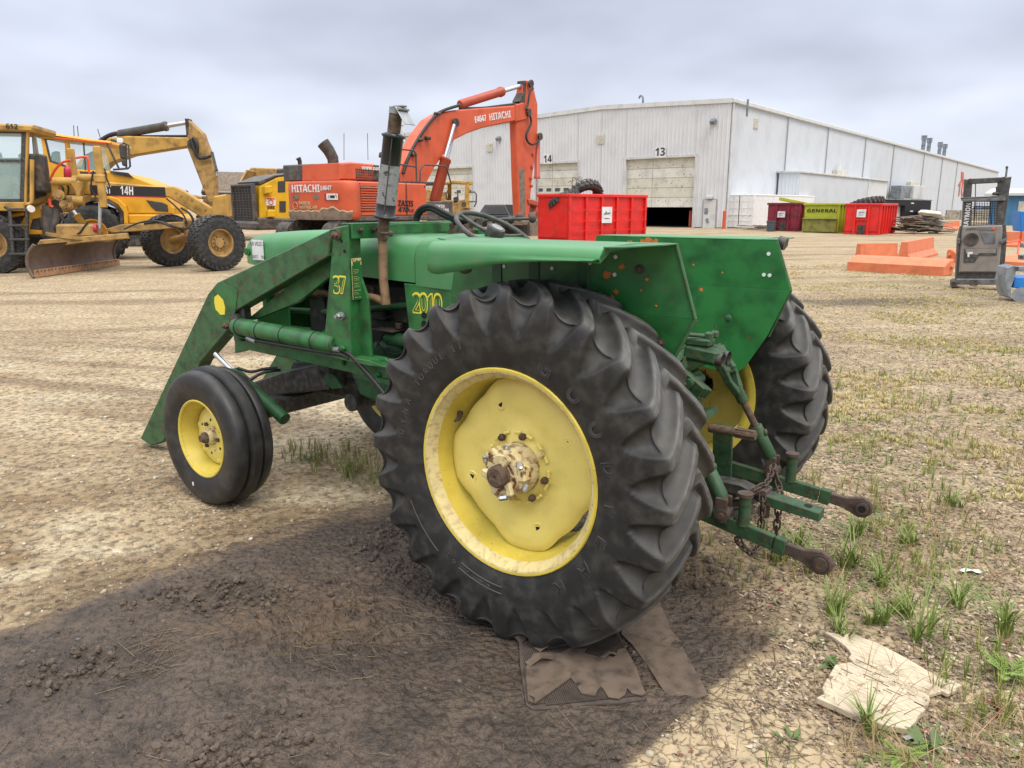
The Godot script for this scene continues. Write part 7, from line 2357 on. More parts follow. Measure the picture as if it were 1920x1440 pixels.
func cardboard() -> void:
	var o := Vector3(.245,0,-2.413)
	var up := Transform3D(Basis(Vector3(1, 0, 0), Vector3(0, 0, 1), Vector3(0, -1, 0)), Vector3())
	var loc := func(a: Array) -> Array: return a.map(func(v): return Vector2(v.x - o.x, v.y - o.z))
	var T := thing("cardboard_sheet", "torn muddy sheet of corrugated cardboard under the near rear tyre", "cardboard", on_ground(o.x, o.z))
	var b := B.new()
	b.x = up
	b.prism(loc.call([Vector2(.026,-2.597),Vector2(.029,-2.446),Vector2(.046,-2.22),Vector2(.069,-2.196),Vector2(.156,-2.201),Vector2(.25,-2.22),Vector2(.351,-2.229),Vector2(.446,-2.248),Vector2(.444,-2.366),Vector2(.436,-2.436),Vector2(.404,-2.679),Vector2(.291,-2.702),Vector2(.144,-2.675)]), -0.012, -0.006)
	obj("backing_sheet", b, M.cardboard_dark, T)
	# bare flutes where the liner has torn away
	b = B.new()
	var outline := PackedVector2Array(loc.call([Vector2(.036,-2.583),Vector2(.049,-2.229),Vector2(.07,-2.207),Vector2(.251,-2.232),Vector2(.444,-2.257),Vector2(.436,-2.436),Vector2(.399,-2.671),Vector2(.143,-2.656)]))
	var d := (Vector3(.07,0,-2.207) - Vector3(.239,0,-2.351))
	d = (Vector3(.227,0,-2.291) - Vector3(.207,0,-2.413)).normalized()
	var s := Vector3(-d.z, 0, d.x)
	for k in 110:
		var c := s * (k - 55) * 0.0062
		var pts := []
		for i in 60:
			var p := c + d * (i - 30) * 0.011
			if Geometry2D.is_point_in_polygon(Vector2(p.x, p.z), outline): pts.append(p + Vector3(0, 0.0135, 0))
		if pts.size() > 2: b.tube([pts[0], pts[pts.size() / 2], pts[-1]], 0.0026, 5, false)
	tag(obj("flutes", b, M.cardboard_dark, T), "", "", "", "stuff")
	b = B.new()
	b.x = up
	b.prism(loc.call([Vector2(.047,-2.407),Vector2(.057,-2.446),Vector2(.078,-2.506),Vector2(.117,-2.512),Vector2(.175,-2.506),Vector2(.216,-2.54),Vector2(.245,-2.533),Vector2(.275,-2.54),Vector2(.262,-2.506),Vector2(.294,-2.492),Vector2(.323,-2.472),Vector2(.348,-2.492),Vector2(.366,-2.479),Vector2(.392,-2.53),Vector2(.417,-2.54),Vector2(.436,-2.436),Vector2(.439,-2.407),Vector2(.442,-2.321),Vector2(.446,-2.268),Vector2(.432,-2.257),Vector2(.401,-2.268),Vector2(.389,-2.297),Vector2(.377,-2.263),Vector2(.353,-2.24),Vector2(.319,-2.248),Vector2(.309,-2.291),Vector2(.3,-2.306),Vector2(.287,-2.286),Vector2(.277,-2.257),Vector2(.232,-2.268),Vector2(.222,-2.303),Vector2(.237,-2.327),Vector2(.215,-2.327),Vector2(.203,-2.357),Vector2(.077,-2.218),Vector2(.053,-2.229)]), -0.021, -0.017)
	obj("paper_liner", b, M.cardboard, T)
	b = B.new()
	var e0 := [Vector3(.075,0,-2.218) - o, Vector3(.203,0,-2.357) - o]
	var rows := []
	for i in 9:
		var t := i / 8.0
		var p: Vector3 = e0[0].lerp(e0[1], t)
		var q := Vector3(-0.03 * (1.0 - absf(t - 0.4)), 0, -0.035)
		rows.append([p + Vector3(0, 0.02, 0), p + q * 0.3 + Vector3(0.004, 0.032, 0), p + q + Vector3(0, 0.026, 0)])
	b.skin(rows, false, 1, true)
	obj("curled_flap", b, M.cardboard, T)
	b = B.new()
	for e in [[Vector3(.095,0,-2.446), 0.05], [Vector3(.138,0,-2.54), 0.06], [Vector3(.347,0,-2.479), 0.03]]:
		var p: Vector3 = e[0] - o
		var k: float = e[1]
		b.skin([[p + Vector3(-k, 0.022, 0), p + Vector3(0, 0.022 + k * 0.5, -k * 0.4), p + Vector3(k, 0.025, -k * 0.8)], [p + Vector3(-k * 0.6, 0.022, k * 0.5), p + Vector3(k * 0.2, 0.03 + k * 0.3, k * 0.2), p + Vector3(k * 1.1, 0.025, -k * 0.2)]], false, -1, true)
	obj("paper_curl", b, M.cardboard, T)
	T = thing("cardboard_strip", "long muddy cardboard strip running out behind the rear tyre", "cardboard", on_ground(o.x, o.z))
	b = B.new()
	b.x = up
	b.prism(loc.call([Vector2(.419,-2.656),Vector2(.443,-2.753),Vector2(.61,-2.909),Vector2(.614,-2.815),Vector2(.618,-2.675),Vector2(.632,-2.626),Vector2(.639,-2.495),Vector2(.651,-2.382),Vector2(.659,-2.28),Vector2(.627,-2.265),Vector2(.582,-2.24),Vector2(.557,-2.246),Vector2(.531,-2.229),Vector2(.509,-2.321),Vector2(.485,-2.446),Vector2(.449,-2.583)]), -0.008, -0.003)
	obj("strip_sheet", b, M.cardboard, T)
	b = B.new()
	for k in 46:
		var p0 := Vector3(.615,0,-2.879) - o
		var p1 := Vector3(.644,0,-2.291) - o
		var q0 := Vector3(.439,0,-2.694) - o
		var q1 := Vector3(.551,0,-2.257) - o
		var t := k / 45.0
		b.tube([q0.lerp(q1, t) + Vector3(0, 0.008, 0), p0.lerp(p1, t) + Vector3(0, 0.008, 0)], 0.0016, 4, false)
	tag(obj("sheet_ribs", b, M.cardboard, T), "", "", "", "stuff")
	T = thing("cardboard_scrap", "ragged cardboard scrap curling out from the left of the rear tyre's foot", "cardboard", on_ground(o.x, o.z))
	b = B.new()
	var top := [Vector3(-.057,0,-2.725), Vector3(0,0,-2.741), Vector3(.084,0,-2.725), Vector3(.166,0,-2.702), Vector3(.228,0,-2.694)]
	var low := [Vector3(-.01,0,-2.656), Vector3(.032,0,-2.575), Vector3(.092,0,-2.649), Vector3(.162,0,-2.634), Vector3(.204,0,-2.59)]
	var r0 := []
	var r1 := []
	var r2 := []
	for i in 5:
		r0.append(top[i] - o + Vector3(0, 0.04 + 0.01 * (i % 2), 0))
		r1.append(top[i].lerp(low[i], 0.5) - o + Vector3(0, 0.03 + 0.022 * (i % 2), 0))
		r2.append(low[i] - o + Vector3(0, 0.012 + 0.02 * ((i + 1) % 2), 0))
	b.skin([r0, r1, r2], false, -1, true)
	obj("scrap_sheet", b, M.cardboard_dark, T)

func board() -> void:
	var o := Vector3(1.28,0,-2.336)
	var gd := (Vector3(1.448,0,-2.321) - Vector3(1.259,0,-2.54)).normalized()
	var turn := atan2(-gd.z, gd.x)
	var T := thing("wooden_board", "weathered pale plywood board with jagged ends lying in the weeds", "board", on_ground(o.x, o.z), turn)
	var up := Transform3D(Basis(Vector3(1, 0, 0), Vector3(0, 0, 1), Vector3(0, -1, 0)) , Vector3())
	var loc := func(a: Array) -> Array: return a.map(func(v): return Vector2(v.x - o.x, v.y - o.z).rotated(turn))
	# three plies split along the grain
	var strips := [[Vector2(1.193,-2.652),Vector2(1.221,-2.641),Vector2(1.243,-2.634),Vector2(1.25,-2.612),Vector2(1.269,-2.634),Vector2(1.298,-2.634),Vector2(1.323,-2.604),Vector2(1.356,-2.579),Vector2(1.381,-2.54),Vector2(1.422,-2.472),Vector2(1.449,-2.413),Vector2(1.472,-2.366),Vector2(1.511,-2.339),Vector2(1.53,-2.315),Vector2(1.497,-2.297),Vector2(1.495,-2.286),Vector2(1.452,-2.265),Vector2(1.442,-2.28),Vector2(1.388,-2.26),Vector2(1.345,-2.318),Vector2(1.305,-2.388),Vector2(1.267,-2.426),Vector2(1.218,-2.446),Vector2(1.213,-2.479),Vector2(1.232,-2.499),Vector2(1.234,-2.526),Vector2(1.232,-2.551),Vector2(1.221,-2.59)], [Vector2(1.144,-2.426),Vector2(1.198,-2.442),Vector2(1.214,-2.439),Vector2(1.264,-2.42),Vector2(1.302,-2.382),Vector2(1.342,-2.312),Vector2(1.385,-2.254),Vector2(1.374,-2.229),Vector2(1.352,-2.201),Vector2(1.332,-2.196),Vector2(1.288,-2.24),Vector2(1.217,-2.277),Vector2(1.159,-2.309),Vector2(1.093,-2.324),Vector2(1.091,-2.339),Vector2(1.11,-2.357),Vector2(1.096,-2.363)], [Vector2(1.083,-2.345),Vector2(1.087,-2.327),Vector2(1.157,-2.303),Vector2(1.214,-2.271),Vector2(1.285,-2.234),Vector2(1.326,-2.19),Vector2(1.331,-2.174),Vector2(1.297,-2.148),Vector2(1.271,-2.117),Vector2(1.224,-2.077),Vector2(1.178,-2.092),Vector2(1.153,-2.102),Vector2(1.089,-2.148),Vector2(1.054,-2.185),Vector2(1.002,-2.234),Vector2(1.039,-2.257),Vector2(1.041,-2.286)]]
	for k in 3:
		var b := B.new()
		b.uvs = true
		b.x = up
		b.prism(loc.call(strips[k]), -0.022 - 0.004 * k, -0.008, 0.002)
		obj("ply_strip", b, M.board_wood, T)
	var b := B.new()
	var r := RandomNumberGenerator.new()
	r.seed = 77
	var d := (Vector3(1.448,0,-2.321) - Vector3(1.259,0,-2.54)).normalized()
	for k in 34:
		var t := r.randf()
		var u := r.randf()
		var p: Vector3 = Vector3(1.211,0,-2.495).lerp(Vector3(1.446,0,-2.321), t).lerp(Vector3(1.08,0,-2.291).lerp(Vector3(1.295,0,-2.166), t), u) - o
		p = Basis(Vector3.UP, -turn) * p
		b.box(p + Vector3(0, 0.0272, 0), Vector3(0.006 + 0.07 * pow(r.randf(), 3.0), 0.002, r.randf_range(0.001, 0.0022)), 0)
	tag(obj("grain_cracks", b, M.board_crack, T), "", "", "", "stuff")

func wheel_x(side: float) -> Transform3D:
	return Transform3D(Basis(Vector3(1, 0, 0), Vector3(0, 1, 0), Vector3(0, 0, side)), Vector3())

func polar(r: float, a: float, w: float) -> Vector3:
	return Vector3(r * cos(a), r * sin(a), w)

func tyre_rear(side: float) -> ArrayMesh:
	# one skin: bars stand flush with the sidewall, the hollows between them are scooped out of the shoulder
	var half := [Vector2(0.352, 0.13), Vector2(0.372, 0.158), Vector2(0.42, 0.172), Vector2(0.47, 0.180), Vector2(0.50, 0.1835), Vector2(0.515, 0.185), Vector2(0.53, 0.1862), Vector2(0.545, 0.187), Vector2(0.56, 0.1875), Vector2(0.575, 0.188), Vector2(0.59, 0.188), Vector2(0.605, 0.1875), Vector2(0.62, 0.186), Vector2(0.635, 0.1835), Vector2(0.648, 0.179), Vector2(0.658, 0.172), Vector2(0.665, 0.163), Vector2(0.670, 0.152), Vector2(0.6735, 0.14), Vector2(0.676, 0.126), Vector2(0.678, 0.112), Vector2(0.6795, 0.098), Vector2(0.681, 0.084), Vector2(0.682, 0.07), Vector2(0.683, 0.056), Vector2(0.6835, 0.042), Vector2(0.684, 0.028), Vector2(0.684, 0.014), Vector2(0.684, 0.0)]
	var prof := []
	for v in half: prof.append(Vector2(v.x, -v.y))
	for i in range(half.size() - 2, -1, -1): prof.append(half[i])
	var np := prof.size()
	var n := 24
	var per := 30
	var na := n * per
	var pos := PackedVector3Array()
	var col := PackedColorArray()
	var scuff := noisy(71, 26.0, 3)
	for i in np:
		var v: Vector2 = prof[i]
		var d: Vector2 = (prof[mini(i + 1, np - 1)] - prof[maxi(i - 1, 0)]).normalized()
		var inward := Vector2(-d.y, d.x)
		if inward.dot(v - Vector2(0.5, 0)) > 0: inward = -inward
		if v.x > 0.64: inward = inward.lerp(Vector2(-1, 0), smoothstep(0.64, 0.672, v.x)).normalized()
		elif v.x > 0.5: inward = (inward + Vector2(-0.75, 0) * smoothstep(0.5, 0.64, v.x)).normalized()
		# columns follow the bars, so their edges stay straight
		var shear := -0.27 * pow(1.0 - clampf(absf(v.y) / 0.165, 0.0, 1.0), 1.2)
		for k in na:
			var th := TAU * k / na + shear
			var depth := 1.0
			for s in [1.0, -1.0]:
				var w: float = v.y * s
				if w < -0.02: continue
				var u := clampf(w / 0.165, 0.0, 1.0)
				var th0 := 0.02 + (PI / n if s < 0 else 0.0)
				var centre := th0 - 0.27 * pow(1.0 - u, 1.2)
				var q := fposmod((th - centre) * n / TAU + 0.5, 1.0) - 0.5
				var c := lerpf(0.10, 0.13, u)
				if v.x < 0.655:
					# the hollow narrows to a rounded tongue on the sidewall
					var f := clampf((v.x - 0.522) / 0.133, 0.0, 1.0)
					c = lerpf(0.5, 0.13, pow(f, 0.42))
				var m := absf(q + 0.02)
				var sdep := 0.0
				if m > c and c < 0.499:
					var t := (m - c) / (0.5 - c)
					sdep = 1.0 - pow(1.0 - clampf(t, 0, 1), 2.6 if q > 0 else 2.0)
				if w < 0.0: sdep = maxf(sdep, smoothstep(0.0, 0.02, -w))
				depth = minf(depth, sdep)
			var dmax := 0.041
			if v.x < 0.66: dmax = lerpf(0.011, 0.042, smoothstep(0.525, 0.64, v.x))
			if v.x < 0.521: depth = 0.0
			var nick := 0.0025 * maxf(0.0, scuff.get_noise_3d(cos(th) * v.x, sin(th) * v.x, v.y)) if v.x > 0.62 and depth < 0.2 else 0.0
			var pt := v + inward * (depth * dmax + nick)
			pos.append(Vector3(pt.x * cos(th), pt.x * sin(th), pt.y * side))
			# worn crowns and dusty hollows are greyer than the sidewall
			var worn := (1.0 - smoothstep(0.0, 0.25, depth)) * smoothstep(0.655, 0.668, v.x)
			var dust := smoothstep(0.3, 1.0, depth) * smoothstep(0.52, 0.6, v.x)
			var g := 0.0125 + 0.034 * dust + 0.11 * worn * (0.7 + 0.6 * scuff.get_noise_3d(cos(th) * 1.7, sin(th) * 1.7, v.y * 3.0))
			col.append(Color(g, g * (0.99 if worn + dust > 0.3 else 1.02), g * (0.95 if worn + dust > 0.3 else 1.1)))
	var nor := PackedVector3Array()
	var idx := PackedInt32Array()
	for i in np:
		for k in na:
			var l := i * na + (k + na - 1) % na
			var r := i * na + (k + 1) % na
			var dn := maxi(i - 1, 0) * na + k
			var up := mini(i + 1, np - 1) * na + k
			var m := (pos[r] - pos[l]).cross(pos[up] - pos[dn]).normalized()
			nor.append(m * side)
			if i < np - 1:
				var a := i * na + k
				var b := i * na + (k + 1) % na
				if side > 0: idx.append_array(PackedInt32Array([a, b + na, b, a, a + na, b + na]))
				else: idx.append_array(PackedInt32Array([a, b, b + na, a, b + na, a + na]))
	var ar := []
	ar.resize(Mesh.ARRAY_MAX)
	ar[Mesh.ARRAY_VERTEX] = pos
	ar[Mesh.ARRAY_NORMAL] = nor
	ar[Mesh.ARRAY_COLOR] = col
	ar[Mesh.ARRAY_INDEX] = idx
	var am := ArrayMesh.new()
	am.add_surface_from_arrays(Mesh.PRIMITIVE_TRIANGLES, ar)
	return am

func arc_text(b: B, s: String, r: float, a0: float, a1: float, h: float, w: float, bold := true, d := 0.004) -> void:
	var n := s.length()
	for i in n:
		if s[i] == " ": continue
		var a := a0 if n == 1 else lerpf(a0, a1, float(i) / (n - 1))
		b.text(s[i], h, Transform3D(Basis(Vector3(-sin(a), cos(a), 0), Vector3(cos(a), sin(a), 0), Vector3(0, 0, 1)), polar(r, a, w)), bold, d)

func digits(b: B, s: String, a: Vector3, c: Vector3, h: float, bold: bool) -> void:
	for i in s.length():
		b.text(s[i], h, Transform3D(Basis(Vector3(-1, 0, 0), Vector3(0, 1, 0), Vector3(0, 0, -1)), a.lerp(c, float(i) / (s.length() - 1))), bold, 0.002, 0.8)

func rear_wheel(p: Node3D, side: float) -> Node3D:
	var w := part("rear_wheel", p, Vector3(0, 0.66, side * 0.77))
	obj("tyre", tyre_rear(side), M.rubber_tyre, w)
	var b := B.new()
	b.x = wheel_x(side)
	arc_text(b, "GOODYEAR", 0.452, deg_to_rad(114), deg_to_rad(235), 0.064, 0.1765)
	arc_text(b, "TORQUE II", 0.487, deg_to_rad(36), deg_to_rad(68), 0.026, 0.1815, false)
	arc_text(b, "DYNA", 0.492, deg_to_rad(9), deg_to_rad(25), 0.026, 0.182, false)
	arc_text(b, "14.9-28", 0.468, deg_to_rad(-56), deg_to_rad(-82), 0.026, 0.179, false)
	obj("lettering", b, M.rubber_letter, w)
	b = B.new()
	b.x = wheel_x(side)
	arc_text(b, "GOODYEAR", 0.452, deg_to_rad(114), deg_to_rad(235), 0.06, 0.1778, false)
	obj("lettering_inline", b, M.rubber, w)
	b = B.new()
	b.x = wheel_x(side)
	for arc in [[0.49, -24, -51], [0.445, -64, -90], [0.47, -64, -90]]:
		var pp := []
		for i in 15: pp.append(polar(arc[0], deg_to_rad(lerpf(arc[1], arc[2], i / 14.0)), 0.183 if arc[0] > 0.48 else (0.1765 if arc[0] < 0.46 else 0.1802)))
		b.tube(pp, 0.003, 5)
	obj("moulded_ridge", b, M.rubber_letter, w)
	b = B.new()
	b.x = wheel_x(side)
	b.lathe([Vector2(0.33, -0.155), Vector2(0.36, -0.165), Vector2(0.385, -0.168), Vector2(0.386, -0.158), Vector2(0.372, -0.15), Vector2(0.372, 0.15), Vector2(0.386, 0.156), Vector2(0.389, 0.163), Vector2(0.385, 0.169), Vector2(0.376, 0.168)], 72)
	b.lathe([Vector2(0.346, 0.13), Vector2(0.338, 0.06), Vector2(0.318, 0.03), Vector2(0.315, -0.06), Vector2(0.335, -0.13), Vector2(0.33, -0.155)].map(func(v): return Vector2(v.x, v.y)), 72)
	obj("rim", b, M.yellow_rim, w)
	b = B.new()
	b.x = wheel_x(side)
	b.lathe([Vector2(0.3765, 0.168), Vector2(0.370, 0.166), Vector2(0.366, 0.158), Vector2(0.360, 0.148), Vector2(0.347, 0.135), Vector2(0.345, 0.128)], 72)
	obj("rim_flange", b, M.yellow_rusty, w)
	# scalloped disc, dished towards its bolt circle
	b = B.new()
	b.x = wheel_x(side)
	var rows := []
	var hub_r := 0.075
	for e in [[0.0, 0.055], [0.012, 0.064], [0.03, 0.070], [0.075, 0.070], [0.12, 0.064], [0.17, 0.058], [0.185, 0.070], [0.215, 0.074], [0.24, 0.074], [1.0, 0.074]]:
		var row := []
		for k in 96:
			var a := TAU * k / 96
			var c := cos(4.0 * a + 0.35)
			var edge := 0.315 + 0.016 * clampf(c * 1.9, -1, 1)
			var r: float = edge - e[0] if e[0] < 0.9 else hub_r
			if e[0] >= 0.17 and e[0] < 0.9: r = minf(r, 0.32 - e[0])
			row.append(polar(r, a, e[1] - 0.006 * clampf(-c, 0, 1) * (1.0 if e[0] < 0.05 else 0.0)))
		rows.append(row)
	b.skin(rows, true, 1)
	for k in 4:
		var a := deg_to_rad(69 + 90 * k - (10 if k == 1 else 0))
		var rim := []
		for i in 16: rim.append(polar(0.243, a, 0.064) + Vector3(cos(TAU * i / 16), sin(TAU * i / 16), 0) * 0.021)
		b.tube(rim, 0.006, 6, false, true)
	for k in 16:
		var a := TAU * k / 16
		b.box(polar(0.135, a, 0.075), Vector3(0.012, 0.028, 0.012), 0.003, Basis(Vector3(0, 0, 1), a))
	obj("wheel_disc", b, M.yellow, w)
	b = B.new()
	b.x = wheel_x(side)
	for k in 4:
		var a := deg_to_rad(69 + 90 * k - (10 if k == 1 else 0))
		b.box(polar(0.243, a, 0.066), Vector3(0.018, 0.018, 0.006), 0, Basis(Vector3(0, 0, 1), a * 0.3))
	obj("square_hole", b, M.hole, w)
	b = B.new()
	b.x = wheel_x(side)
	b.lathe([Vector2(0.098, 0.072), Vector2(0.094, 0.11), Vector2(0.088, 0.118), Vector2(0.086, 0.165), Vector2(0.074, 0.17), Vector2(0.07, 0.178), Vector2(0.03, 0.178)], 32)
	for k in 3:
		var a := TAU * k / 3 + 0.9
		b.box(polar(0.082, a, 0.15), Vector3(0.034, 0.055, 0.05), 0.008, Basis(Vector3(0, 0, 1), a))
		b.box(polar(0.06, a + 1.05, 0.183), Vector3(0.05, 0.03, 0.02), 0.006, Basis(Vector3(0, 0, 1), a + 1.4))
	obj("hub", b, M.hub_rusty, w)
	b = B.new()
	b.x = wheel_x(side)
	b.lathe([Vector2(0.041, 0.17), Vector2(0.041, 0.212), Vector2(0.034, 0.219), Vector2(0.008, 0.219), Vector2(0.006, 0.214), Vector2(0, 0.214)], 24)
	obj("axle_end", b, M.rust_metal, w)
	for k in 8:
		b = B.new()
		b.x = wheel_x(side)
		var a := TAU * k / 8 + 0.2
		b.lathe([Vector2(0.016, 0.074), Vector2(0.016, 0.078)], 12)
		b.bolt(polar(0.125, a, 0.074), Vector3(0, 0, 1), 0.0135, 0.02)
		b.cyl(polar(0.125, a, 0.09), polar(0.125, a, 0.1), 0.006, 8)
		obj("bolt", b, M.rust_metal if k % 3 else M.yellow_rusty, w)
	for k in 6:
		b = B.new()
		b.x = wheel_x(side)
		var a := TAU * k / 6 + 0.35
		b.bolt(polar(0.088, a, 0.135 if k % 2 else 0.165), Vector3(cos(a + 1.5), sin(a + 1.5), 0.5).normalized(), 0.0105, 0.03)
		obj("clamp_bolt", b, M.chrome, w)
	b = B.new()
	b.x = wheel_x(side)
	var va := deg_to_rad(30)
	b.tube([polar(0.322, va, 0.07), polar(0.3, va, 0.1), polar(0.294, va, 0.13)], [0.013, 0.009, 0.006], 8)
	obj("valve_stem", b, M.steel_dark, w)
	return w

func front_wheel(p: Node3D, side: float) -> Node3D:
	var w := part("front_wheel", p, Vector3(2.14, 0.372, side * 0.71))
	w.rotation.y = side * 0.02
	var b := B.new()
	b.x = wheel_x(side)
	var half := [Vector2(0.2, 0.09), Vector2(0.222, 0.1), Vector2(0.26, 0.112), Vector2(0.31, 0.118), Vector2(0.345, 0.114), Vector2(0.362, 0.104), Vector2(0.369, 0.088), Vector2(0.372, 0.062), Vector2(0.368, 0.05), Vector2(0.352, 0.045), Vector2(0.352, 0.037), Vector2(0.372, 0.032), Vector2(0.386, 0.022), Vector2(0.387, 0.0)]
	var prof := []
	for v in half: prof.append(Vector2(v.x, -v.y))
	half.reverse()
	prof.append_array(half.slice(1))
	b.lathe(prof, 72)
	obj("tyre", b, M.rubber, w)
	b = B.new()
	b.x = wheel_x(side)
	b.lathe([Vector2(0.206, 0.088), Vector2(0.217, 0.094), Vector2(0.218, 0.101), Vector2(0.212, 0.104), Vector2(0.204, 0.1), Vector2(0.2, 0.088), Vector2(0.194, 0.07), Vector2(0.176, 0.05), Vector2(0.17, 0.0), Vector2(0.17, -0.03), Vector2(0.168, -0.05)], 56)
	b.lathe([Vector2(0.168, -0.05), Vector2(0.2, -0.09), Vector2(0.218, -0.1), Vector2(0.206, -0.088)], 40)
	obj("rim", b, M.yellow_rim, w)
	b = B.new()
	b.x = wheel_x(side)
	b.lathe([Vector2(0.17, -0.005), Vector2(0.16, 0.012), Vector2(0.14, 0.018), Vector2(0.12, 0.03), Vector2(0.085, 0.036), Vector2(0.06, 0.03), Vector2(0.045, 0.03)], 48)
	for k in 6:
		var a := TAU * k / 6 + 0.3
		b.ball(polar(0.135, a, 0.016), Vector3(0.022, 0.022, 0.01), 10, 6)
	obj("wheel_disc", b, M.yellow, w)
	b = B.new()
	b.x = wheel_x(side)
	b.lathe([Vector2(0.05, 0.028), Vector2(0.045, 0.05), Vector2(0.038, 0.058), Vector2(0.032, 0.066)], 24)
	obj("hub", b, M.hub_rusty, w)
	b = B.new()
	b.x = wheel_x(side)
	b.lathe([Vector2(0.032, 0.06), Vector2(0.03, 0.082), Vector2(0.022, 0.088), Vector2(0.018, 0.1), Vector2(0, 0.101)], 20)
	obj("hub_cap", b, M.rust_metal, w)
	for k in 6:
		b = B.new()
		b.x = wheel_x(side)
		var a := TAU * k / 6 + 0.1
		b.bolt(polar(0.072, a, 0.032), Vector3(0, 0, 1), 0.011, 0.018)
		obj("bolt", b, M.rust_metal if k % 2 else M.yellow_rusty, w)
		b = B.new()
		b.x = wheel_x(side)
		b.ball(polar(0.095, a + 0.52, 0.033), Vector3(0.009, 0.009, 0.006), 8, 5)
		obj("rivet", b, M.rust_metal, w)
	b = B.new()
	b.x = wheel_x(side)
	b.box(polar(0.285, deg_to_rad(-72), 0.1165), Vector3(0.014, 0.02, 0.003))
	obj("weight_patch", b, M.white_paint, w)
	return w

func rrect(x: float, hw: float, y0: float, y1: float, r: float, n := 5) -> Array:
	# a hood section: square at the bottom, rounded over the top, listed counter-clockwise from +x
	var o := [Vector3(x, y0, hw), Vector3(x, lerpf(y0, y1 - r, 0.5), hw)]
	for k in n + 1:
		var a := PI / 2 * k / n
		o.append(Vector3(x, y1 - r + r * sin(a), hw - r + r * cos(a)))
	for k in n + 1:
		var a := PI / 2 + PI / 2 * k / n
		o.append(Vector3(x, y1 - r + r * sin(a), -hw + r + r * cos(a)))
	o.append(Vector3(x, lerpf(y0, y1 - r, 0.5), -hw))
	o.append(Vector3(x, y0, -hw))
	return o

func smooth_path(p: Array, n := 6) -> Array:
	var o := []
	for i in p.size() - 1:
		var a: Vector3 = p[maxi(i - 1, 0)]
		var b: Vector3 = p[i]
		var c: Vector3 = p[i + 1]
		var d: Vector3 = p[mini(i + 2, p.size() - 1)]
		for k in n: o.append(b.cubic_interpolate(c, a, d, float(k) / n))
	o.append(p[-1])
	return o

func bolt_part(p: Node, at: Vector3, n: Vector3, r := 0.012, m: Material = null, h := 0.015) -> void:
	var b := B.new()
	b.cyl(at - n * 0.002, at + n * 0.004, r * 1.5, 12)
	b.bolt(at + n * 0.004, n, r, h)
	b.cyl(at + n * h, at + n * (h + 0.01), r * 0.5, 8)
	obj("bolt", b, m if m else M.steel_dark, p)

func chips(p: Node, called: String, m: Material, spots: Array, z: float, nz: float, seed_: int) -> void:
	# flakes where the top coat is gone: spot = x, y, radius
	var r := RandomNumberGenerator.new()
	r.seed = seed_
	var b := B.new()
	for s in spots:
		var poly := []
		for k in 11:
			var a := TAU * k / 11
			poly.append(Vector2(s[0] + cos(a) * s[2] * r.randf_range(0.45, 1.2), s[1] + sin(a) * s[2] * r.randf_range(0.4, 1.0)))
		b.prism(poly, z, z + nz * 0.0015)
	tag(obj(called, b, m, p), "", "", "", "stuff")

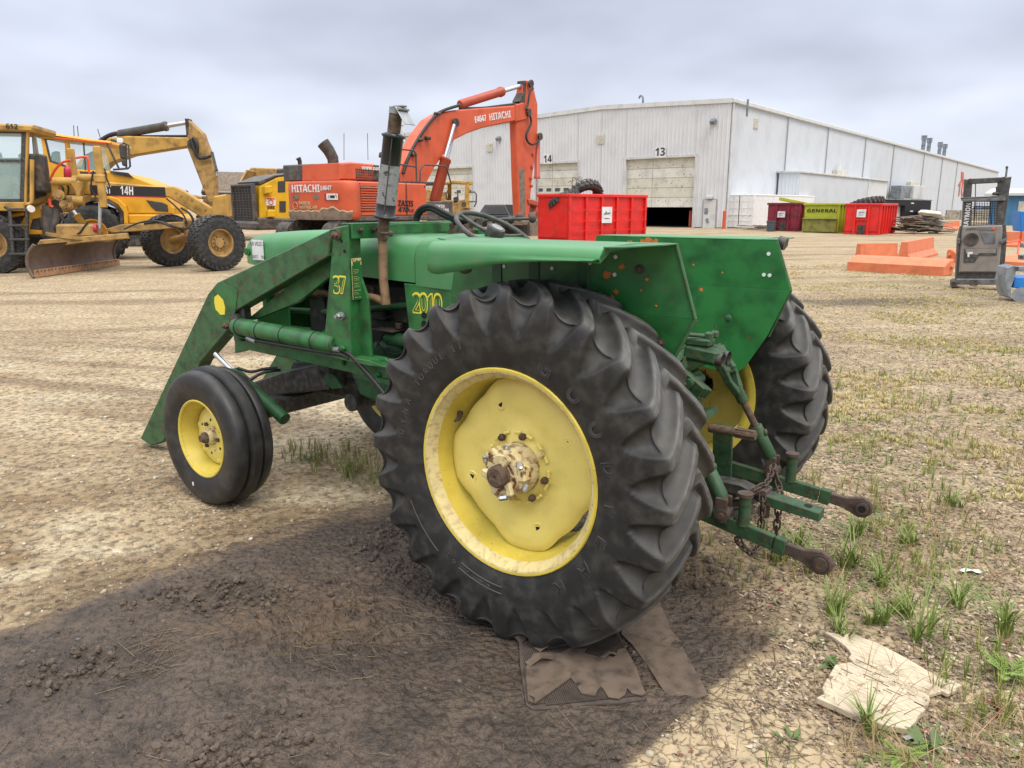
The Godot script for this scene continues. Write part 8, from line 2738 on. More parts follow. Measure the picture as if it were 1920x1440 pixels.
func tractor() -> void:
	var T := thing("tractor", "old green farm tractor with yellow wheels and loader arms, parked on the dirt", "tractor", Vector3(.519,0,-3.388),-3.7699)
	rear_wheel(T, -1.0)
	rear_wheel(T, 1.0).position.z = 0.79
	front_wheel(T, -1.0)
	front_wheel(T, 1.0)
	var b := B.new()
	# hood
	var rows := []
	for e in [[2.475, 0.12, 1.30, 1.395, 0.05], [2.462, 0.19, 1.283, 1.415, 0.07], [2.43, 0.225, 1.272, 1.425, 0.085], [2.36, 0.245, 1.267, 1.438, 0.09], [2.2, 0.258, 1.262, 1.455, 0.095], [2.0, 0.262, 1.258, 1.468, 0.1], [1.85, 0.264, 1.254, 1.474, 0.1], [1.7, 0.262, 1.252, 1.468, 0.1], [1.5, 0.262, 1.248, 1.466, 0.1], [1.25, 0.264, 1.242, 1.46, 0.1], [1.035, 0.266, 1.236, 1.452, 0.1]]:
		rows.append(rrect(e[0], e[1], e[2], e[3], e[4]))
	b.skin(rows, false, 1)
	b.fan(rows[0])
	b.fan(rows[-1], true)
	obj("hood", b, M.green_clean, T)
	b = B.new()
	rows = []
	for e in [[1.028, 0.27, 1.222, 1.456, 0.1], [0.9, 0.28, 1.22, 1.462, 0.1], [0.75, 0.283, 1.215, 1.458, 0.09], [0.6, 0.283, 1.21, 1.43, 0.09]]:
		rows.append(rrect(e[0], e[1], e[2], e[3], e[4]))
	b.skin(rows, false, 1)
	b.fan(rows[0])
	b.fan(rows[-1], true)
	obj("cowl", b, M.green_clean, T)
	b = B.new()
	b.cyl(Vector3(2.395, 1.34, -0.236), Vector3(2.393, 1.34, -0.252), 0.022, 14)
	b.cyl(Vector3(2.395, 1.34, -0.25), Vector3(2.393, 1.34, -0.256), 0.01, 10)
	obj("hood_latch", b, M.green, T)
	b = B.new()
	b.box(Vector3(2.27, 1.355, -0.2625), Vector3(0.105, 0.115, 0.002))
	var tg := obj("paper_tag", b, M.white_paint, T)
	b = B.new()
	b.text("AB V022-2", 0.022, Transform3D(Basis(Vector3(-1, 0, 0), Vector3(0, 1, 0), Vector3(0, 0, -1)), Vector3(2.27, 1.39, -0.264)), false, 0.0008)
	b.text("2017     93", 0.018, Transform3D(Basis(Vector3(-1, 0, 0), Vector3(0, 1, 0), Vector3(0, 0, -1)), Vector3(2.27, 1.315, -0.264)), false, 0.0008)
	obj("lettering", b, M.black, tg)
	# side shroud with the model number
	b = B.new()
	b.prism([Vector2(1.106,1.23),Vector2(.657,1.219),Vector2(.626,1.187),Vector2(.694,.852),Vector2(1.069,.806),Vector2(1.072,.915)], -0.272, -0.262, 0.003)
	b.prism([Vector2(1.106,1.23),Vector2(.657,1.219),Vector2(.626,1.187),Vector2(.694,.852),Vector2(1.069,.806),Vector2(1.072,.915)], 0.262, 0.272, 0.003)
	var sh := obj("side_shroud", b, M.green, T)
	var out := Basis(Vector3(-1, 0, 0), Vector3(0, 1, 0), Vector3(0, 0, -1))
	b = B.new()
	digits(b, "2010", Vector3(1.023,1.136,-.273), Vector3(.884,1.141,-.273), 0.105, true)
	obj("lettering", b, M.decal_yellow, sh)
	b = B.new()
	digits(b, "2010", Vector3(1.022,1.136,-.274), Vector3(.883,1.141,-.274), 0.088, false)
	obj("lettering_inline", b, M.green, sh)
	b = B.new()
	for h in [Vector3(.974,1.082,-.274), Vector3(.976,1.04,-.274)]:
		b.cyl(h, h - Vector3(0, 0, 0.002), 0.0165, 16)
	obj("round_hole", b, M.hole, sh)
	# engine and running gear behind the sheet metal
	b = B.new()
	b.box(Vector3(1.5, 0.98, 0), Vector3(0.95, 0.46, 0.3), 0.02)
	b.box(Vector3(1.5, 1.17, 0), Vector3(0.8, 0.1, 0.22), 0.02)
	b.box(Vector3(1.85, 0.95, 0), Vector3(0.12, 0.5, 0.44), 0.02)
	for k in 4: b.box(Vector3(1.2 + 0.2 * k, 1.06, -0.16), Vector3(0.12, 0.1, 0.06), 0.01)
	b.box(Vector3(0.85, 1.0, 0), Vector3(0.5, 0.4, 0.4), 0.02)
	obj("engine_block", b, M.engine, T)
	b = B.new()
	b.prism([Vector2(2.381,.918),Vector2(2.021,1.084),Vector2(2.029,.912),Vector2(2.026,.844),Vector2(2.353,.811)], -0.262, -0.25, 0.003)
	b.box(Vector3(2.0, 1.0, 0.255), Vector3(0.4, 0.5, 0.012))
	b.box(Vector3(2.3, 1.0, 0), Vector3(0.03, 0.5, 0.46), 0.01)
	obj("radiator_panel", b, M.green, T)
	b = B.new()
	b.tube([Vector3(2.21,1.099,-.2), Vector3(1.948,1.135,-.2), Vector3(1.821,1.131,-.2), Vector3(1.799,1.132,-.2), Vector3(1.647,1.122,-.2)], [0.03, 0.034, 0.034, 0.02, 0.02], 14)
	obj("exhaust_manifold", b, M.rust_metal, T)
	b = B.new()
	b.tube(smooth_path([Vector3(1.481,1.151,-.31), Vector3(1.331,1.15,-.31), Vector3(1.254,1.145,-.31), Vector3(1.202,1.135,-.31)], 4), 0.0215, 14)
	b.tube([Vector3(1.19,1.123,-.315), Vector3(1.203,1.236,-.315), Vector3(1.198,1.466,-.315), Vector3(1.191,1.53,-.315)], 0.0225, 16)
	obj("exhaust_pipe", b, M.pipe_tan, T)
	b = B.new()
	var m0 := Vector3(1.174,1.543,-.32)
	var m1 := Vector3(1.094,1.934,-.32)
	var md := (m1 - m0).normalized()
	var ml := (m1 - m0).length()
	b.tube([m0 - md * 0.1, m0 + md * 0.01], 0.026, 16)
	obj("muffler_pipe", b, M.rust_metal, T)
	b = B.new()
	b.tube([m1, m1 + md * 0.105], 0.031, 16)
	obj("muffler_pipe", b, M.rust_metal, T)
	b = B.new()
	b.tube([m0, m0 + md * 0.004, m0 + md * 0.012, m0 + md * 0.018, m0 + md * 0.019, m0 + md * (ml * 0.18)], [0.03, 0.056, 0.058, 0.05, 0.0475, 0.0475], 24)
	obj("muffler_end", b, M.muffler_black, T)
	b = B.new()
	b.tube([m0 + md * (ml * 0.64), m1 - md * 0.022, m1 - md * 0.02, m1 - md * 0.01, m1 + md * 0.004], [0.0475, 0.0475, 0.05, 0.058, 0.03], 24)
	obj("muffler_end", b, M.muffler_black, T)
	b = B.new()
	b.tube([m0 + md * (ml * 0.18), m0 + md * (ml * 0.64)], 0.0478, 28)
	obj("muffler_shell", b, M.muffler_silver, T)
	b = B.new()
	var sb := basis_from(md, Vector3(0, 0, 1))
	b.box(m0 + md * (ml * 0.5) + Vector3(-0.030, 0, -0.037), Vector3(ml * 0.9, 0.006, 0.006), 0.002, sb)
	obj("muffler_seam", b, M.black_paint, T)
	b = B.new()
	var rc := m1 + md * 0.105
	b.tube([rc - md * 0.016, rc + md * 0.012], 0.033, 16)
	b.box(rc + Vector3(-0.02, 0.0, 0) + md * 0.014, Vector3(0.066, 0.01, 0.034), 0.003)
	b.box(rc + Vector3(-0.055, -0.03, 0.0), Vector3(0.10, 0.004, 0.07), 0.001, Basis(Vector3(0, 0, 1), 0.95))
	b.cyl(rc + Vector3(-0.045, 0.0, -0.035), rc + Vector3(-0.045, 0.0, 0.035), 0.007, 8)
	obj("rain_cap", b, M.galvanised, T)
	b = B.new()
	var cl := Vector3(1.194,1.474,-.315)
	b.tube([cl - Vector3(0, 0.012, 0), cl + Vector3(0, 0.012, 0)], 0.0285, 16)
	b.cyl(cl + Vector3(-0.02, 0, -0.03), cl + Vector3(-0.085, 0.0, -0.035), 0.007, 8)
	b.ball(cl + Vector3(-0.085, 0, -0.035), Vector3(0.014, 0.014, 0.014), 10, 6)
	obj("pipe_clamp", b, M.rust_metal, T)
	for e in [[Vector3(2.097,1.014,-.2), Vector3(1.654,1.033,-.2)], [Vector3(1.443,1.07,-.2), Vector3(1.132,1.116,-.2)], [Vector3(2.098,.907,-.2), Vector3(1.75,.909,-.2)]]:
		b = B.new()
		b.cyl(e[0], e[1], 0.018, 12)
		obj("water_pipe", b, M.green_dark, T)
	b = B.new()
	b.cyl(Vector3(1.28,.931,-.22), Vector3(1.158,.924,-.2), 0.036, 16)
	b.cyl(Vector3(1.278,.931,-.222), Vector3(1.289,.93,-.222), 0.026, 14)
	obj("starter_motor", b, M.green_dark, T)
	b = B.new()
	b.box(Vector3(1.288,.974,-.19), Vector3(0.16, 0.006, 0.14), 0.001)
	b.box(Vector3(1.219,.998,-.2), Vector3(0.03, 0.03, 0.03), 0.004)
	obj("battery_tray", b, M.steel_dark, T)
	b = B.new()
	b.tube(smooth_path([Vector3(1.378,.903,-.21), Vector3(1.333,.874,-.22), Vector3(1.237,.848,-.22), Vector3(1.15,.884,-.21), Vector3(1.139,.925,-.2)]), 0.006, 7)
	b.tube(smooth_path([Vector3(1.38,.874,-.21), Vector3(1.344,.907,-.22), Vector3(1.319,.96,-.21)]), 0.004, 6)
	b.tube(smooth_path([Vector3(1.356,1.016,-.19), Vector3(1.257,1.053,-.19), Vector3(1.192,1.063,-.19)]), 0.003, 6)
	b.tube(smooth_path([Vector3(1.846,.974,-.19), Vector3(1.878,.923,-.19), Vector3(1.871,.85,-.19)]), 0.004, 6)
	obj("engine_hose", b, M.hose, T)
	b = B.new()
	b.box(Vector3(1.397,1.161,-.2), Vector3(0.03, 0.06, 0.03), 0.004)
	b.box(Vector3(1.843,1.119,-.19), Vector3(0.05, 0.09, 0.03), 0.006)
	obj("manifold_bracket", b, M.rust_metal, T)
	# transmission, oil pan, rear axle
	b = B.new()
	rows = []
	for e in [[1.45, 0.17, 0.62, 0.9], [1.3, 0.19, 0.5, 0.9], [1.0, 0.19, 0.47, 0.92], [0.75, 0.2, 0.5, 0.95], [0.3, 0.22, 0.45, 0.98], [-0.2, 0.2, 0.44, 0.95], [-0.3, 0.15, 0.5, 0.9]]:
		var r: Array = rrect(e[0], e[1], e[2], e[3], 0.05, 3)
		r.append(Vector3(e[0], e[2] - 0.06, -e[1] * 0.6))
		r.append(Vector3(e[0], e[2] - 0.06, e[1] * 0.6))
		rows.append(r)
	b.skin(rows, true, 1)
	b.fan(rows[0])
	b.fan(rows[-1], true)
	obj("transmission", b, M.green_dark, T)
	b = B.new()
	b.tube([Vector3(0, 0.66, -0.66), Vector3(0, 0.66, -0.5), Vector3(0, 0.66, -0.3), Vector3(0, 0.66, -0.2)], [0.09, 0.09, 0.12, 0.17], 18)
	b.tube([Vector3(0, 0.66, 0.2), Vector3(0, 0.66, 0.3), Vector3(0, 0.66, 0.5), Vector3(0, 0.66, 0.68)], [0.17, 0.12, 0.09, 0.09], 18)
	obj("rear_axle", b, M.green_dark, T)
	b = B.new()
	b.box(Vector3(-0.06, 1.0, -0.02), Vector3(0.42, 0.16, 0.26), 0.03)
	b.cyl(Vector3(-0.28, 0.96, -0.22), Vector3(-0.28, 0.96, 0.16), 0.05, 16)
	obj("hydraulic_housing", b, M.green_worn, T)
	b = B.new()
	b.box(Vector3(0.45, 0.99, 0), Vector3(0.75, 0.02, 0.95), 0.004)
	b.box(Vector3(0.4, 1.2, 0.0), Vector3(0.04, 0.3, 0.5), 0.01)
	obj("platform", b, M.green_dark, T)
	# front axle
	b = B.new()
	b.box(Vector3(2.1, 0.47, 0), Vector3(0.12, 0.1, 0.9), 0.012)
	b.box(Vector3(2.14, 0.44, -0.5), Vector3(0.08, 0.075, 0.25), 0.01)
	b.box(Vector3(2.14, 0.44, 0.5), Vector3(0.08, 0.075, 0.25), 0.01)
	for s in [-1.0, 1.0]:
		b.cyl(Vector3(2.14, 0.32, s * 0.59), Vector3(2.14, 0.52, s * 0.59), 0.035, 14)
		b.cyl(Vector3(2.14, 0.372, s * 0.58), Vector3(2.14, 0.372, s * 0.7), 0.03, 12)
	b.box(Vector3(1.85, 0.6, 0), Vector3(0.7, 0.16, 0.3), 0.02)
	b.prism([Vector2(2.473,.526),Vector2(2.049,.674),Vector2(1.673,.775),Vector2(1.684,.614),Vector2(2.374,.458)], -0.3, -0.16, 0.01)
	b.cyl(Vector3(1.55, 0.55, -0.26), Vector3(1.55, 0.55, 0.26), 0.05, 14)
	obj("front_axle", b, M.black_paint, T)
	b = B.new()
	b.prism([Vector2(1.755,.727),Vector2(1.631,.694),Vector2(1.571,.637),Vector2(1.65,.62),Vector2(1.73,.663)], -0.3, -0.28, 0.003)
	b.prism([Vector2(1.535,.719),Vector2(1.214,.715),Vector2(1.222,.545),Vector2(1.358,.582),Vector2(1.472,.603)], -0.27, -0.12, 0.02)
	obj("axle_bracket", b, M.green_dark, T)
	b = B.new()
	b.tube(smooth_path([Vector3(2.21,.705,-.5), Vector3(2.159,.681,-.45), Vector3(2.103,.695,-.4), Vector3(2.048,.699,-.35)]), 0.009, 8)
	b.tube(smooth_path([Vector3(2.093,.652,-.5), Vector3(2.061,.684,-.45), Vector3(2.031,.694,-.4), Vector3(2.025,.69,-.35)]), 0.009, 8)
	obj("brake_hose", b, M.hose, T)
	loader(T)
	fenders(T)
	controls(T)
	hitch(T)

func loader(T: Node3D) -> void:
	var out := Basis(Vector3(-1, 0, 0), Vector3(0, 1, 0), Vector3(0, 0, -1))
	for s in [-1.0, 1.0]:
		var L := part("loader_side", T)
		var m := wheel_x(-s)
		var b := B.new()
		b.x = m
		b.prism([Vector2(1.375,1.5),Vector2(1.271,1.515),Vector2(1.296,.864),Vector2(1.49,.95)], -0.47, -0.385, 0.006)
		obj("tower", b, M.green_frame, L)
		b = B.new()
		b.x = m
		b.prism([Vector2(1.348,1.309),Vector2(1.274,1.26),Vector2(1.228,1.158),Vector2(1.22,.848),Vector2(1.365,.831)], -0.4, -0.386, 0.002)
		obj("tower_gusset", b, M.green_frame, L)
		b = B.new()
		b.x = m
		b.prism([Vector2(1.421,1.489),Vector2(2.413,1.173),Vector2(2.514,1.102),Vector2(2.989,.58),Vector2(3.475,.046),Vector2(3.345,.017),Vector2(3.182,.077),Vector2(2.656,.678),Vector2(2.342,.907),Vector2(2.266,1.018),Vector2(1.44,1.36)], -0.452, -0.362, 0.005)
		obj("lift_arm", b, M.green_worn, L)
		b = B.new()
		b.x = m
		b.prism([Vector2(2.438,1.138),Vector2(2.369,1.185),Vector2(2.214,1.14),Vector2(2.255,1.016),Vector2(2.341,.907),Vector2(2.497,1.029)], -0.4555, -0.4525, 0.001)
		obj("knee_plate", b, M.green_frame, L)
		b = B.new()
		b.x = m
		var c := Vector3(2.396,1.049,-.456)
		b.prism([Vector2(c.x + 0.052, c.y + 0.01), Vector2(c.x + 0.045, c.y + 0.04), Vector2(c.x + 0.01, c.y + 0.058), Vector2(c.x - 0.035, c.y + 0.03), Vector2(c.x - 0.05, c.y - 0.015), Vector2(c.x - 0.04, c.y - 0.055), Vector2(c.x, c.y - 0.06), Vector2(c.x + 0.045, c.y - 0.03)], -0.457, -0.4556)
		obj("reflector_sticker", b, M.decal_yellow, L)
		b = B.new()
		b.x = m
		# inner brace that runs below the arm up to the tower
		b.prism([Vector2(1.534,1.334),Vector2(1.541,1.244),Vector2(1.797,1.098),Vector2(2.196,.966),Vector2(2.277,.959),Vector2(1.784,1.231)], -0.37, -0.34, 0.003)
		obj("arm_brace", b, M.green_frame, L)
		b = B.new()
		b.x = m
		b.prism([Vector2(2.354,.861),Vector2(2.233,.892),Vector2(1.209,.835),Vector2(1.054,.83),Vector2(1.043,.762),Vector2(1.206,.762),Vector2(2.235,.792),Vector2(2.368,.758)], -0.405, -0.33, 0.004)
		b.prism([Vector2(2.323,.88),Vector2(1.168,.865),Vector2(1.048,.845),Vector2(1.17,.838)], -0.47, -0.35, 0.003)
		obj("side_rail", b, M.green_frame, L)
		b = B.new()
		b.x = m
		b.prism([Vector2(1.169,.857),Vector2(1.105,.875),Vector2(1.034,.836),Vector2(1.026,.778),Vector2(1.177,.769)], -0.42, -0.406, 0.003)
		obj("mount_plate", b, M.green_frame, L)
		b = B.new()
		b.x = m
		var a0 := Vector3(2.262,.936,-.45)
		var a1 := Vector3(1.423,.915,-.45)
		b.tube([a0, a0.lerp(a1, 0.03), a0.lerp(a1, 0.97), a1], [0.046, 0.05, 0.05, 0.05], 22)
		obj("lift_cylinder", b, M.green_frame, L)
		for k in [0.05, 0.27, 0.52, 0.82]:
			b = B.new()
			b.x = m
			b.tube([a0.lerp(a1, k), a0.lerp(a1, k + 0.006)], 0.0525, 22)
			obj("hose_tie", b, M.hose, L)
		b = B.new()
		b.x = m
		b.cyl(a1, a1.lerp(a0, -0.012), 0.047, 22)
		b.cyl(a0 + Vector3(-0.02, -0.03, 0.0), a0 + Vector3(-0.02, -0.085, 0), 0.03, 12)
		obj("cylinder_end", b, M.green_worn, L)
		b = B.new()
		b.x = m
		b.cyl(Vector3(2.283,.968,-.45) + Vector3(0, 0, 0.09), Vector3(2.253,.973,-.47), 0.035, 14)
		b.box(Vector3(2.277,1.015,-.4), Vector3(0.12, 0.12, 0.06), 0.01)
		obj("knee_pivot", b, M.black_paint, L)
		b = B.new()
		b.x = m
		b.cyl(Vector3(2.492,.746,-.45), Vector3(2.315,.655,-.45), 0.016, 12)
		obj("cylinder_rod", b, M.chrome, L)
		b = B.new()
		b.x = m
		b.cyl(Vector3(2.315,.655,-.45), Vector3(1.879,.445,-.45), 0.036, 18)
		obj("tilt_cylinder", b, M.green_dark, L)
		for e in [[Vector3(1.345,1.465,-.471), 0.02], [Vector3(1.344,1.071,-.471), 0.016], [Vector3(2.325,.931,-.456), 0.018]]:
			b = B.new()
			b.x = m
			b.cyl(e[0], e[0] - Vector3(0, 0, 0.012), e[1] * 1.3, 16)
			b.bolt(e[0] - Vector3(0, 0, 0.012), Vector3(0, 0, -1), e[1], 0.02)
			b.cyl(e[0] - Vector3(0, 0, 0.025), e[0] - Vector3(0, 0, 0.045), e[1] * 0.55, 10)
			obj("pivot_bolt", b, M.galvanised if e[1] == 0.016 else M.rust_metal, L)
		for e in [Vector3(1.149,.854,-.421), Vector3(1.049,.818,-.421), Vector3(1.057,.785,-.421), Vector3(1.149,.787,-.421), Vector3(1.419,.814,-.406), Vector3(1.34,.908,-.471)]:
			b = B.new()
			b.x = m
			b.bolt(e, Vector3(0, 0, -1), 0.014, 0.014)
			b.cyl(e, e - Vector3(0, 0, 0.022), 0.007, 8)
			obj("bolt", b, M.green, L)
		for e in [Vector3(1.321,1.437,-.471), Vector3(1.302,1.389,-.471), Vector3(1.395,1.371,-.471), Vector3(1.341,1.373,-.471)]:
			b = B.new()
			b.x = m
			b.cyl(e, e - Vector3(0, 0, 0.0015), 0.008, 10)
			obj("bolt_hole", b, M.rust_metal if e.y < 1.38 else M.hole, L)
		if s > 0: continue
		b = B.new()
		digits(b, "37", Vector3(1.372,1.22,-.471), Vector3(1.329,1.223,-.471), 0.092, true)
		obj("lettering", b, M.decal_yellow, L)
		b = B.new()
		digits(b, "37", Vector3(1.371,1.221,-.472), Vector3(1.328,1.223,-.472), 0.077, false)
		obj("lettering_inline", b, M.green, L)
		# instruction decal on the rear face of the tower
		var tl := Vector3(1.2565, 1.33, -0.452)
		var fx := Basis(Vector3(0, 0, 1), Vector3(0, 1, 0), Vector3(-1, 0, 0))
		b = B.new()
		b.x = Transform3D(fx, Vector3(1.270, 1.255, -0.428))
		b.box(Vector3(0, 0, 0), Vector3(0.064, 0.2, 0.002))
		var dc := obj("instruction_decal", b, M.yellow_rusty, L)
		b = B.new()
		b.x = Transform3D(fx, Vector3(1.2693, 1.255, -0.428))
		b.box(Vector3(0, -0.016, 0.0012), Vector3(0.062, 0.165, 0.001))
		b.prism([Vector2(-0.026, 0.068), Vector2(0.024, 0.066), Vector2(0.028, 0.09), Vector2(0.012, 0.084), Vector2(0.002, 0.094), Vector2(-0.012, 0.08), Vector2(-0.024, 0.09)], 0.0003, 0.0013)
		obj("decal_field", b, M.green, dc)
		b = B.new()
		b.x = Transform3D(fx, Vector3(1.2678, 1.255, -0.428))
		var r := RandomNumberGenerator.new()
		r.seed = 3
		for k in 17:
			if k % 4 == 3: continue
			var wl := r.randf_range(0.02, 0.044)
			b.box(Vector3(-0.024 + wl * 0.5, 0.046 - k * 0.0085, 0.0012), Vector3(wl, 0.0014, 0.0006))
		obj("decal_print", b, M.yellow_rusty, dc)
	# cross bar that ties the two towers over the hood
	var b := B.new()
	b.box(Vector3(1.262, 1.49, 0), Vector3(0.03, 0.052, 0.86), 0.003)
	b.box(Vector3(1.30, 1.518, 0), Vector3(0.09, 0.008, 0.9), 0.002)
	var bar := obj("cross_bar", b, M.green_frame, T)
	b = B.new()
	b.box(Vector3(1.253, 1.486, -0.37), Vector3(0.014, 0.075, 0.19), 0.003)
	b.box(Vector3(1.253, 1.486, 0.37), Vector3(0.014, 0.075, 0.19), 0.003)
	obj("bar_bracket", b, M.green, bar)
	for z in [-0.42, -0.33, 0.345, 0.42]: bolt_part(bar, Vector3(1.2455, 1.49, z), Vector3(-1, 0, 0), 0.011, M.steel_dark)
	# hoses from the lift cylinder back along the frame
	for k in 2:
		b = B.new()
		var o := Vector3(0.0, -0.018 * k, 0.012 * k)
		b.tube(smooth_path([Vector3(1.385,.896,-.46) + o, Vector3(1.304,.882,-.47) + o, Vector3(1.223,.819,-.46) + o, Vector3(1.109,.734,-.46) + o, Vector3(1.004,.619,-.45) + o, Vector3(.949,.499,-.42) + o, Vector3(.91,.406,-.35) + o]), 0.0105, 9)
		obj("hydraulic_hose", b, M.hose, T)
	b = B.new()
	b.tube(smooth_path([Vector3(2.147,.873,-.47), Vector3(2.012,.874,-.47), Vector3(1.754,.873,-.475), Vector3(1.499,.872,-.475), Vector3(1.363,.872,-.47), Vector3(1.311,.858,-.465)]), 0.0105, 9)
	obj("hydraulic_hose", b, M.hose, T)
	b = B.new()
	b.cyl(Vector3(2.136,.88,-.47), Vector3(2.06,.87,-.47), 0.013, 10)
	b.cyl(Vector3(1.433,.895,-.47), Vector3(1.374,.896,-.47), 0.015, 10)
	obj("hose_fitting", b, M.galvanised, T)

func fenders(T: Node3D) -> void:
	for s in [-1.0, 1.0]:
		var F := part("fender", T)
		var m := wheel_x(s)
		var b := B.new()
		b.x = m
		var zi := 0.566
		var top := 1.478 if s < 0 else 1.452
		# inner wall: rear edge slopes out to a corner, then in to a narrow foot
		var xr := 0.02 if s < 0 else 0.0
		b.prism([Vector2(0.5, top), Vector2(0.55, 1.225), Vector2(-0.528 - xr, 1.225), Vector2(-0.445 - xr, top)], zi, zi + 0.005, 0.001)
		obj("inner_wall", b, M.green, F)
		b = B.new()
		b.x = m * Transform3D(Basis(Vector3(1, 0, 0), 0.05), Vector3(0, 1.225, zi))
		b.prism([Vector2(0.55, 0.0), Vector2(0.45, -0.28), Vector2(0.2, -0.36), Vector2(-0.18, -0.41), Vector2(-0.31, -0.41), Vector2(-0.345, -0.385), Vector2(-0.44, -0.22), Vector2(-0.528 - xr, 0.0)], 0, 0.005, 0.001)
		obj("inner_wall", b, M.green, F)
		b = B.new()
		b.x = m
		for e in [[Vector3(-0.445 - xr, top, zi + 0.008), Vector3(-0.528 - xr, 1.225, zi + 0.008)], [Vector3(-0.528 - xr, 1.225, zi + 0.008), Vector3(-0.44, 1.0, zi + 0.02)]]:
			b.tube(e, 0.007, 8)
		obj("rolled_edge", b, M.green_worn, F)
		# roof with a rounded outer edge and a skirt
		b = B.new()
		b.x = m
		var rows := []
		var xs := [0.325, 0.31, 0.28, 0.2, 0.1, 0.0, -0.1, -0.2, -0.3, -0.36, -0.385]
		var low := [1.376, 1.366, 1.362, 1.375, 1.395, 1.412, 1.422, 1.428, 1.432, 1.435, 1.45]
		var drop := low.map(func(y): return 1.448 - y)
		for i in xs.size():
			var row := [Vector3(xs[i], top, zi)]
			row.append(Vector3(xs[i], top + 0.004, 0.75))
			for k in 7:
				var a := PI / 2 - PI / 2 * k / 6
				row.append(Vector3(xs[i], top - 0.045 + 0.045 * sin(a), 0.91 + 0.045 * cos(a)))
			row.append(Vector3(xs[i], top - 0.035 - drop[i] * 0.5, 0.957))
			row.append(Vector3(xs[i], top - 0.03 - drop[i], 0.955))
			row.append(Vector3(xs[i], top - 0.03 - drop[i], 0.95))
			for k in 7:
				var a := PI / 2 * k / 6
				row.append(Vector3(xs[i], top - 0.049 + 0.045 * sin(a), 0.908 + 0.042 * cos(a)))
			row.append(Vector3(xs[i], top, 0.75))
			row.append(Vector3(xs[i], top - 0.004, zi))
			rows.append(row)
		b.skin(rows, true, 1)
		b.fan(rows[0], true)
		b.fan(rows[-1])
		b.prism([Vector2(0.30, -0.95), Vector2(-0.385, -0.95), Vector2(-0.44, -0.9), Vector2(-0.46 - xr, -zi), Vector2(0.48, -zi)], top - 0.002, top + 0.0) if false else b
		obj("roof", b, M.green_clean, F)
		b = B.new()
		b.x = m * Transform3D(Basis(Vector3(1, 0, 0), Vector3(0, 0, -1), Vector3(0, 1, 0)), Vector3(0, top, 0))
		b.prism([Vector2(-0.383, -0.93), Vector2(-0.383, -zi), Vector2(-0.45 - xr, -zi), Vector2(-0.455 - xr, -0.7), Vector2(-0.43, -0.9)], -0.004, 0.001, 0.001)
		b.prism([Vector2(0.32, -0.85), Vector2(0.5, -0.7), Vector2(0.5, -zi), Vector2(0.32, -zi)], -0.004, 0.001, 0.001)
		obj("roof_lip", b, M.green, F)
		b = B.new()
		b.x = m
		for x in ([-0.1, 0.12, 0.3] if s < 0 else []):
			b.box(Vector3(x, 1.3, zi + 0.004), Vector3(0.05, 0.3, 0.012), 0.003)
		if s < 0:
			b.box(Vector3(-0.07, 1.22, zi + 0.012), Vector3(0.22, 0.16, 0.02), 0.004)
			obj("support_bracket", b, M.green_dark, F)
		if s < 0:
			chips(F, "paint_chip", M.primer, [[-0.2, 1.36, 0.018], [-0.24, 1.3, 0.013], [-0.22, 1.27, 0.02], [-0.26, 1.39, 0.012], [0.12, 1.33, 0.02], [0.13, 1.29, 0.025], [0.1, 1.26, 0.02], [-0.36, 1.35, 0.008], [-0.34, 1.31, 0.006], [-0.16, 1.2, 0.012], [-0.14, 1.14, 0.012], [-0.4, 1.26, 0.005]], -zi - 0.004, -2.0, 5)
			for e in [Vector3(-0.33, 1.385, -zi - 0.005), Vector3(-0.42, 1.13, -zi + 0.002)]: bolt_part(F, e, Vector3(0, 0, -1), 0.012, M.steel_dark)
			b = B.new()
			for e in [Vector3(-.234,1.424,-.573), Vector3(-.232,1.361,-.573), Vector3(.037,1.371,-.573), Vector3(-.129,1.398,-.573), Vector3(.264,1.369,-.573)]: b.cyl(e, e - Vector3(0, 0, 0.002), 0.0075, 10)
			obj("bright_hole", b, M.white_paint, F)
		else:
			chips(F, "paint_chip", M.primer, [[0.2, 1.425, 0.03], [0.23, 1.425, 0.025], [0.16, 1.424, 0.022], [0.1, 1.41, 0.022], [0.05, 1.39, 0.012], [0.3, 1.42, 0.02], [-0.2, 1.1, 0.016], [-0.18, 1.095, 0.02], [-0.16, 1.08, 0.016], [-0.24, 1.12, 0.015], [-0.1, 1.2, 0.012], [-0.05, 1.32, 0.007], [-0.2, 1.29, 0.006], [-0.15, 1.0, 0.05], [-0.1, 0.98, 0.05], [-0.06, 0.96, 0.04], [0.0, 0.97, 0.05]], zi, -1.0, 8)
			b = B.new()
			for e in [Vector3(-.416,1.387,.565), Vector3(-.401,1.29,.565), Vector3(-.428,1.289,.565)]: b.cyl(e, e - Vector3(0, 0, 0.002), 0.009, 10)
			obj("bright_hole", b, M.white_paint, F)
			b = B.new()
			b.ball(Vector3(-.246,1.072,.565), Vector3(0.022, 0.022, 0.012), 12, 8)
			obj("plug", b, M.green_dark, F)
			b = B.new()
			b.cyl(Vector3(-0.44, 1.44, 0.62), Vector3(-0.475, 1.43, 0.62), 0.03, 14)
			obj("lamp", b, M.black_paint, F)
	var b := B.new()
	var c := Vector3(.469,1.347,-.5)
	b.ball(c + Vector3(0, 0.01, 0), Vector3(0.085, 0.055, 0.085), 20, 10)
	obj("tool_bowl", b, M.black_paint, T)

func ring(c: Vector3, n: Vector3, r: float, k := 40) -> Array:
	var u := n.cross(Vector3(0, 0, 1)).normalized()
	var w := n.cross(u)
	var o := []
	for i in k: o.append(c + (u * cos(TAU * i / k) + w * sin(TAU * i / k)) * r)
	return o

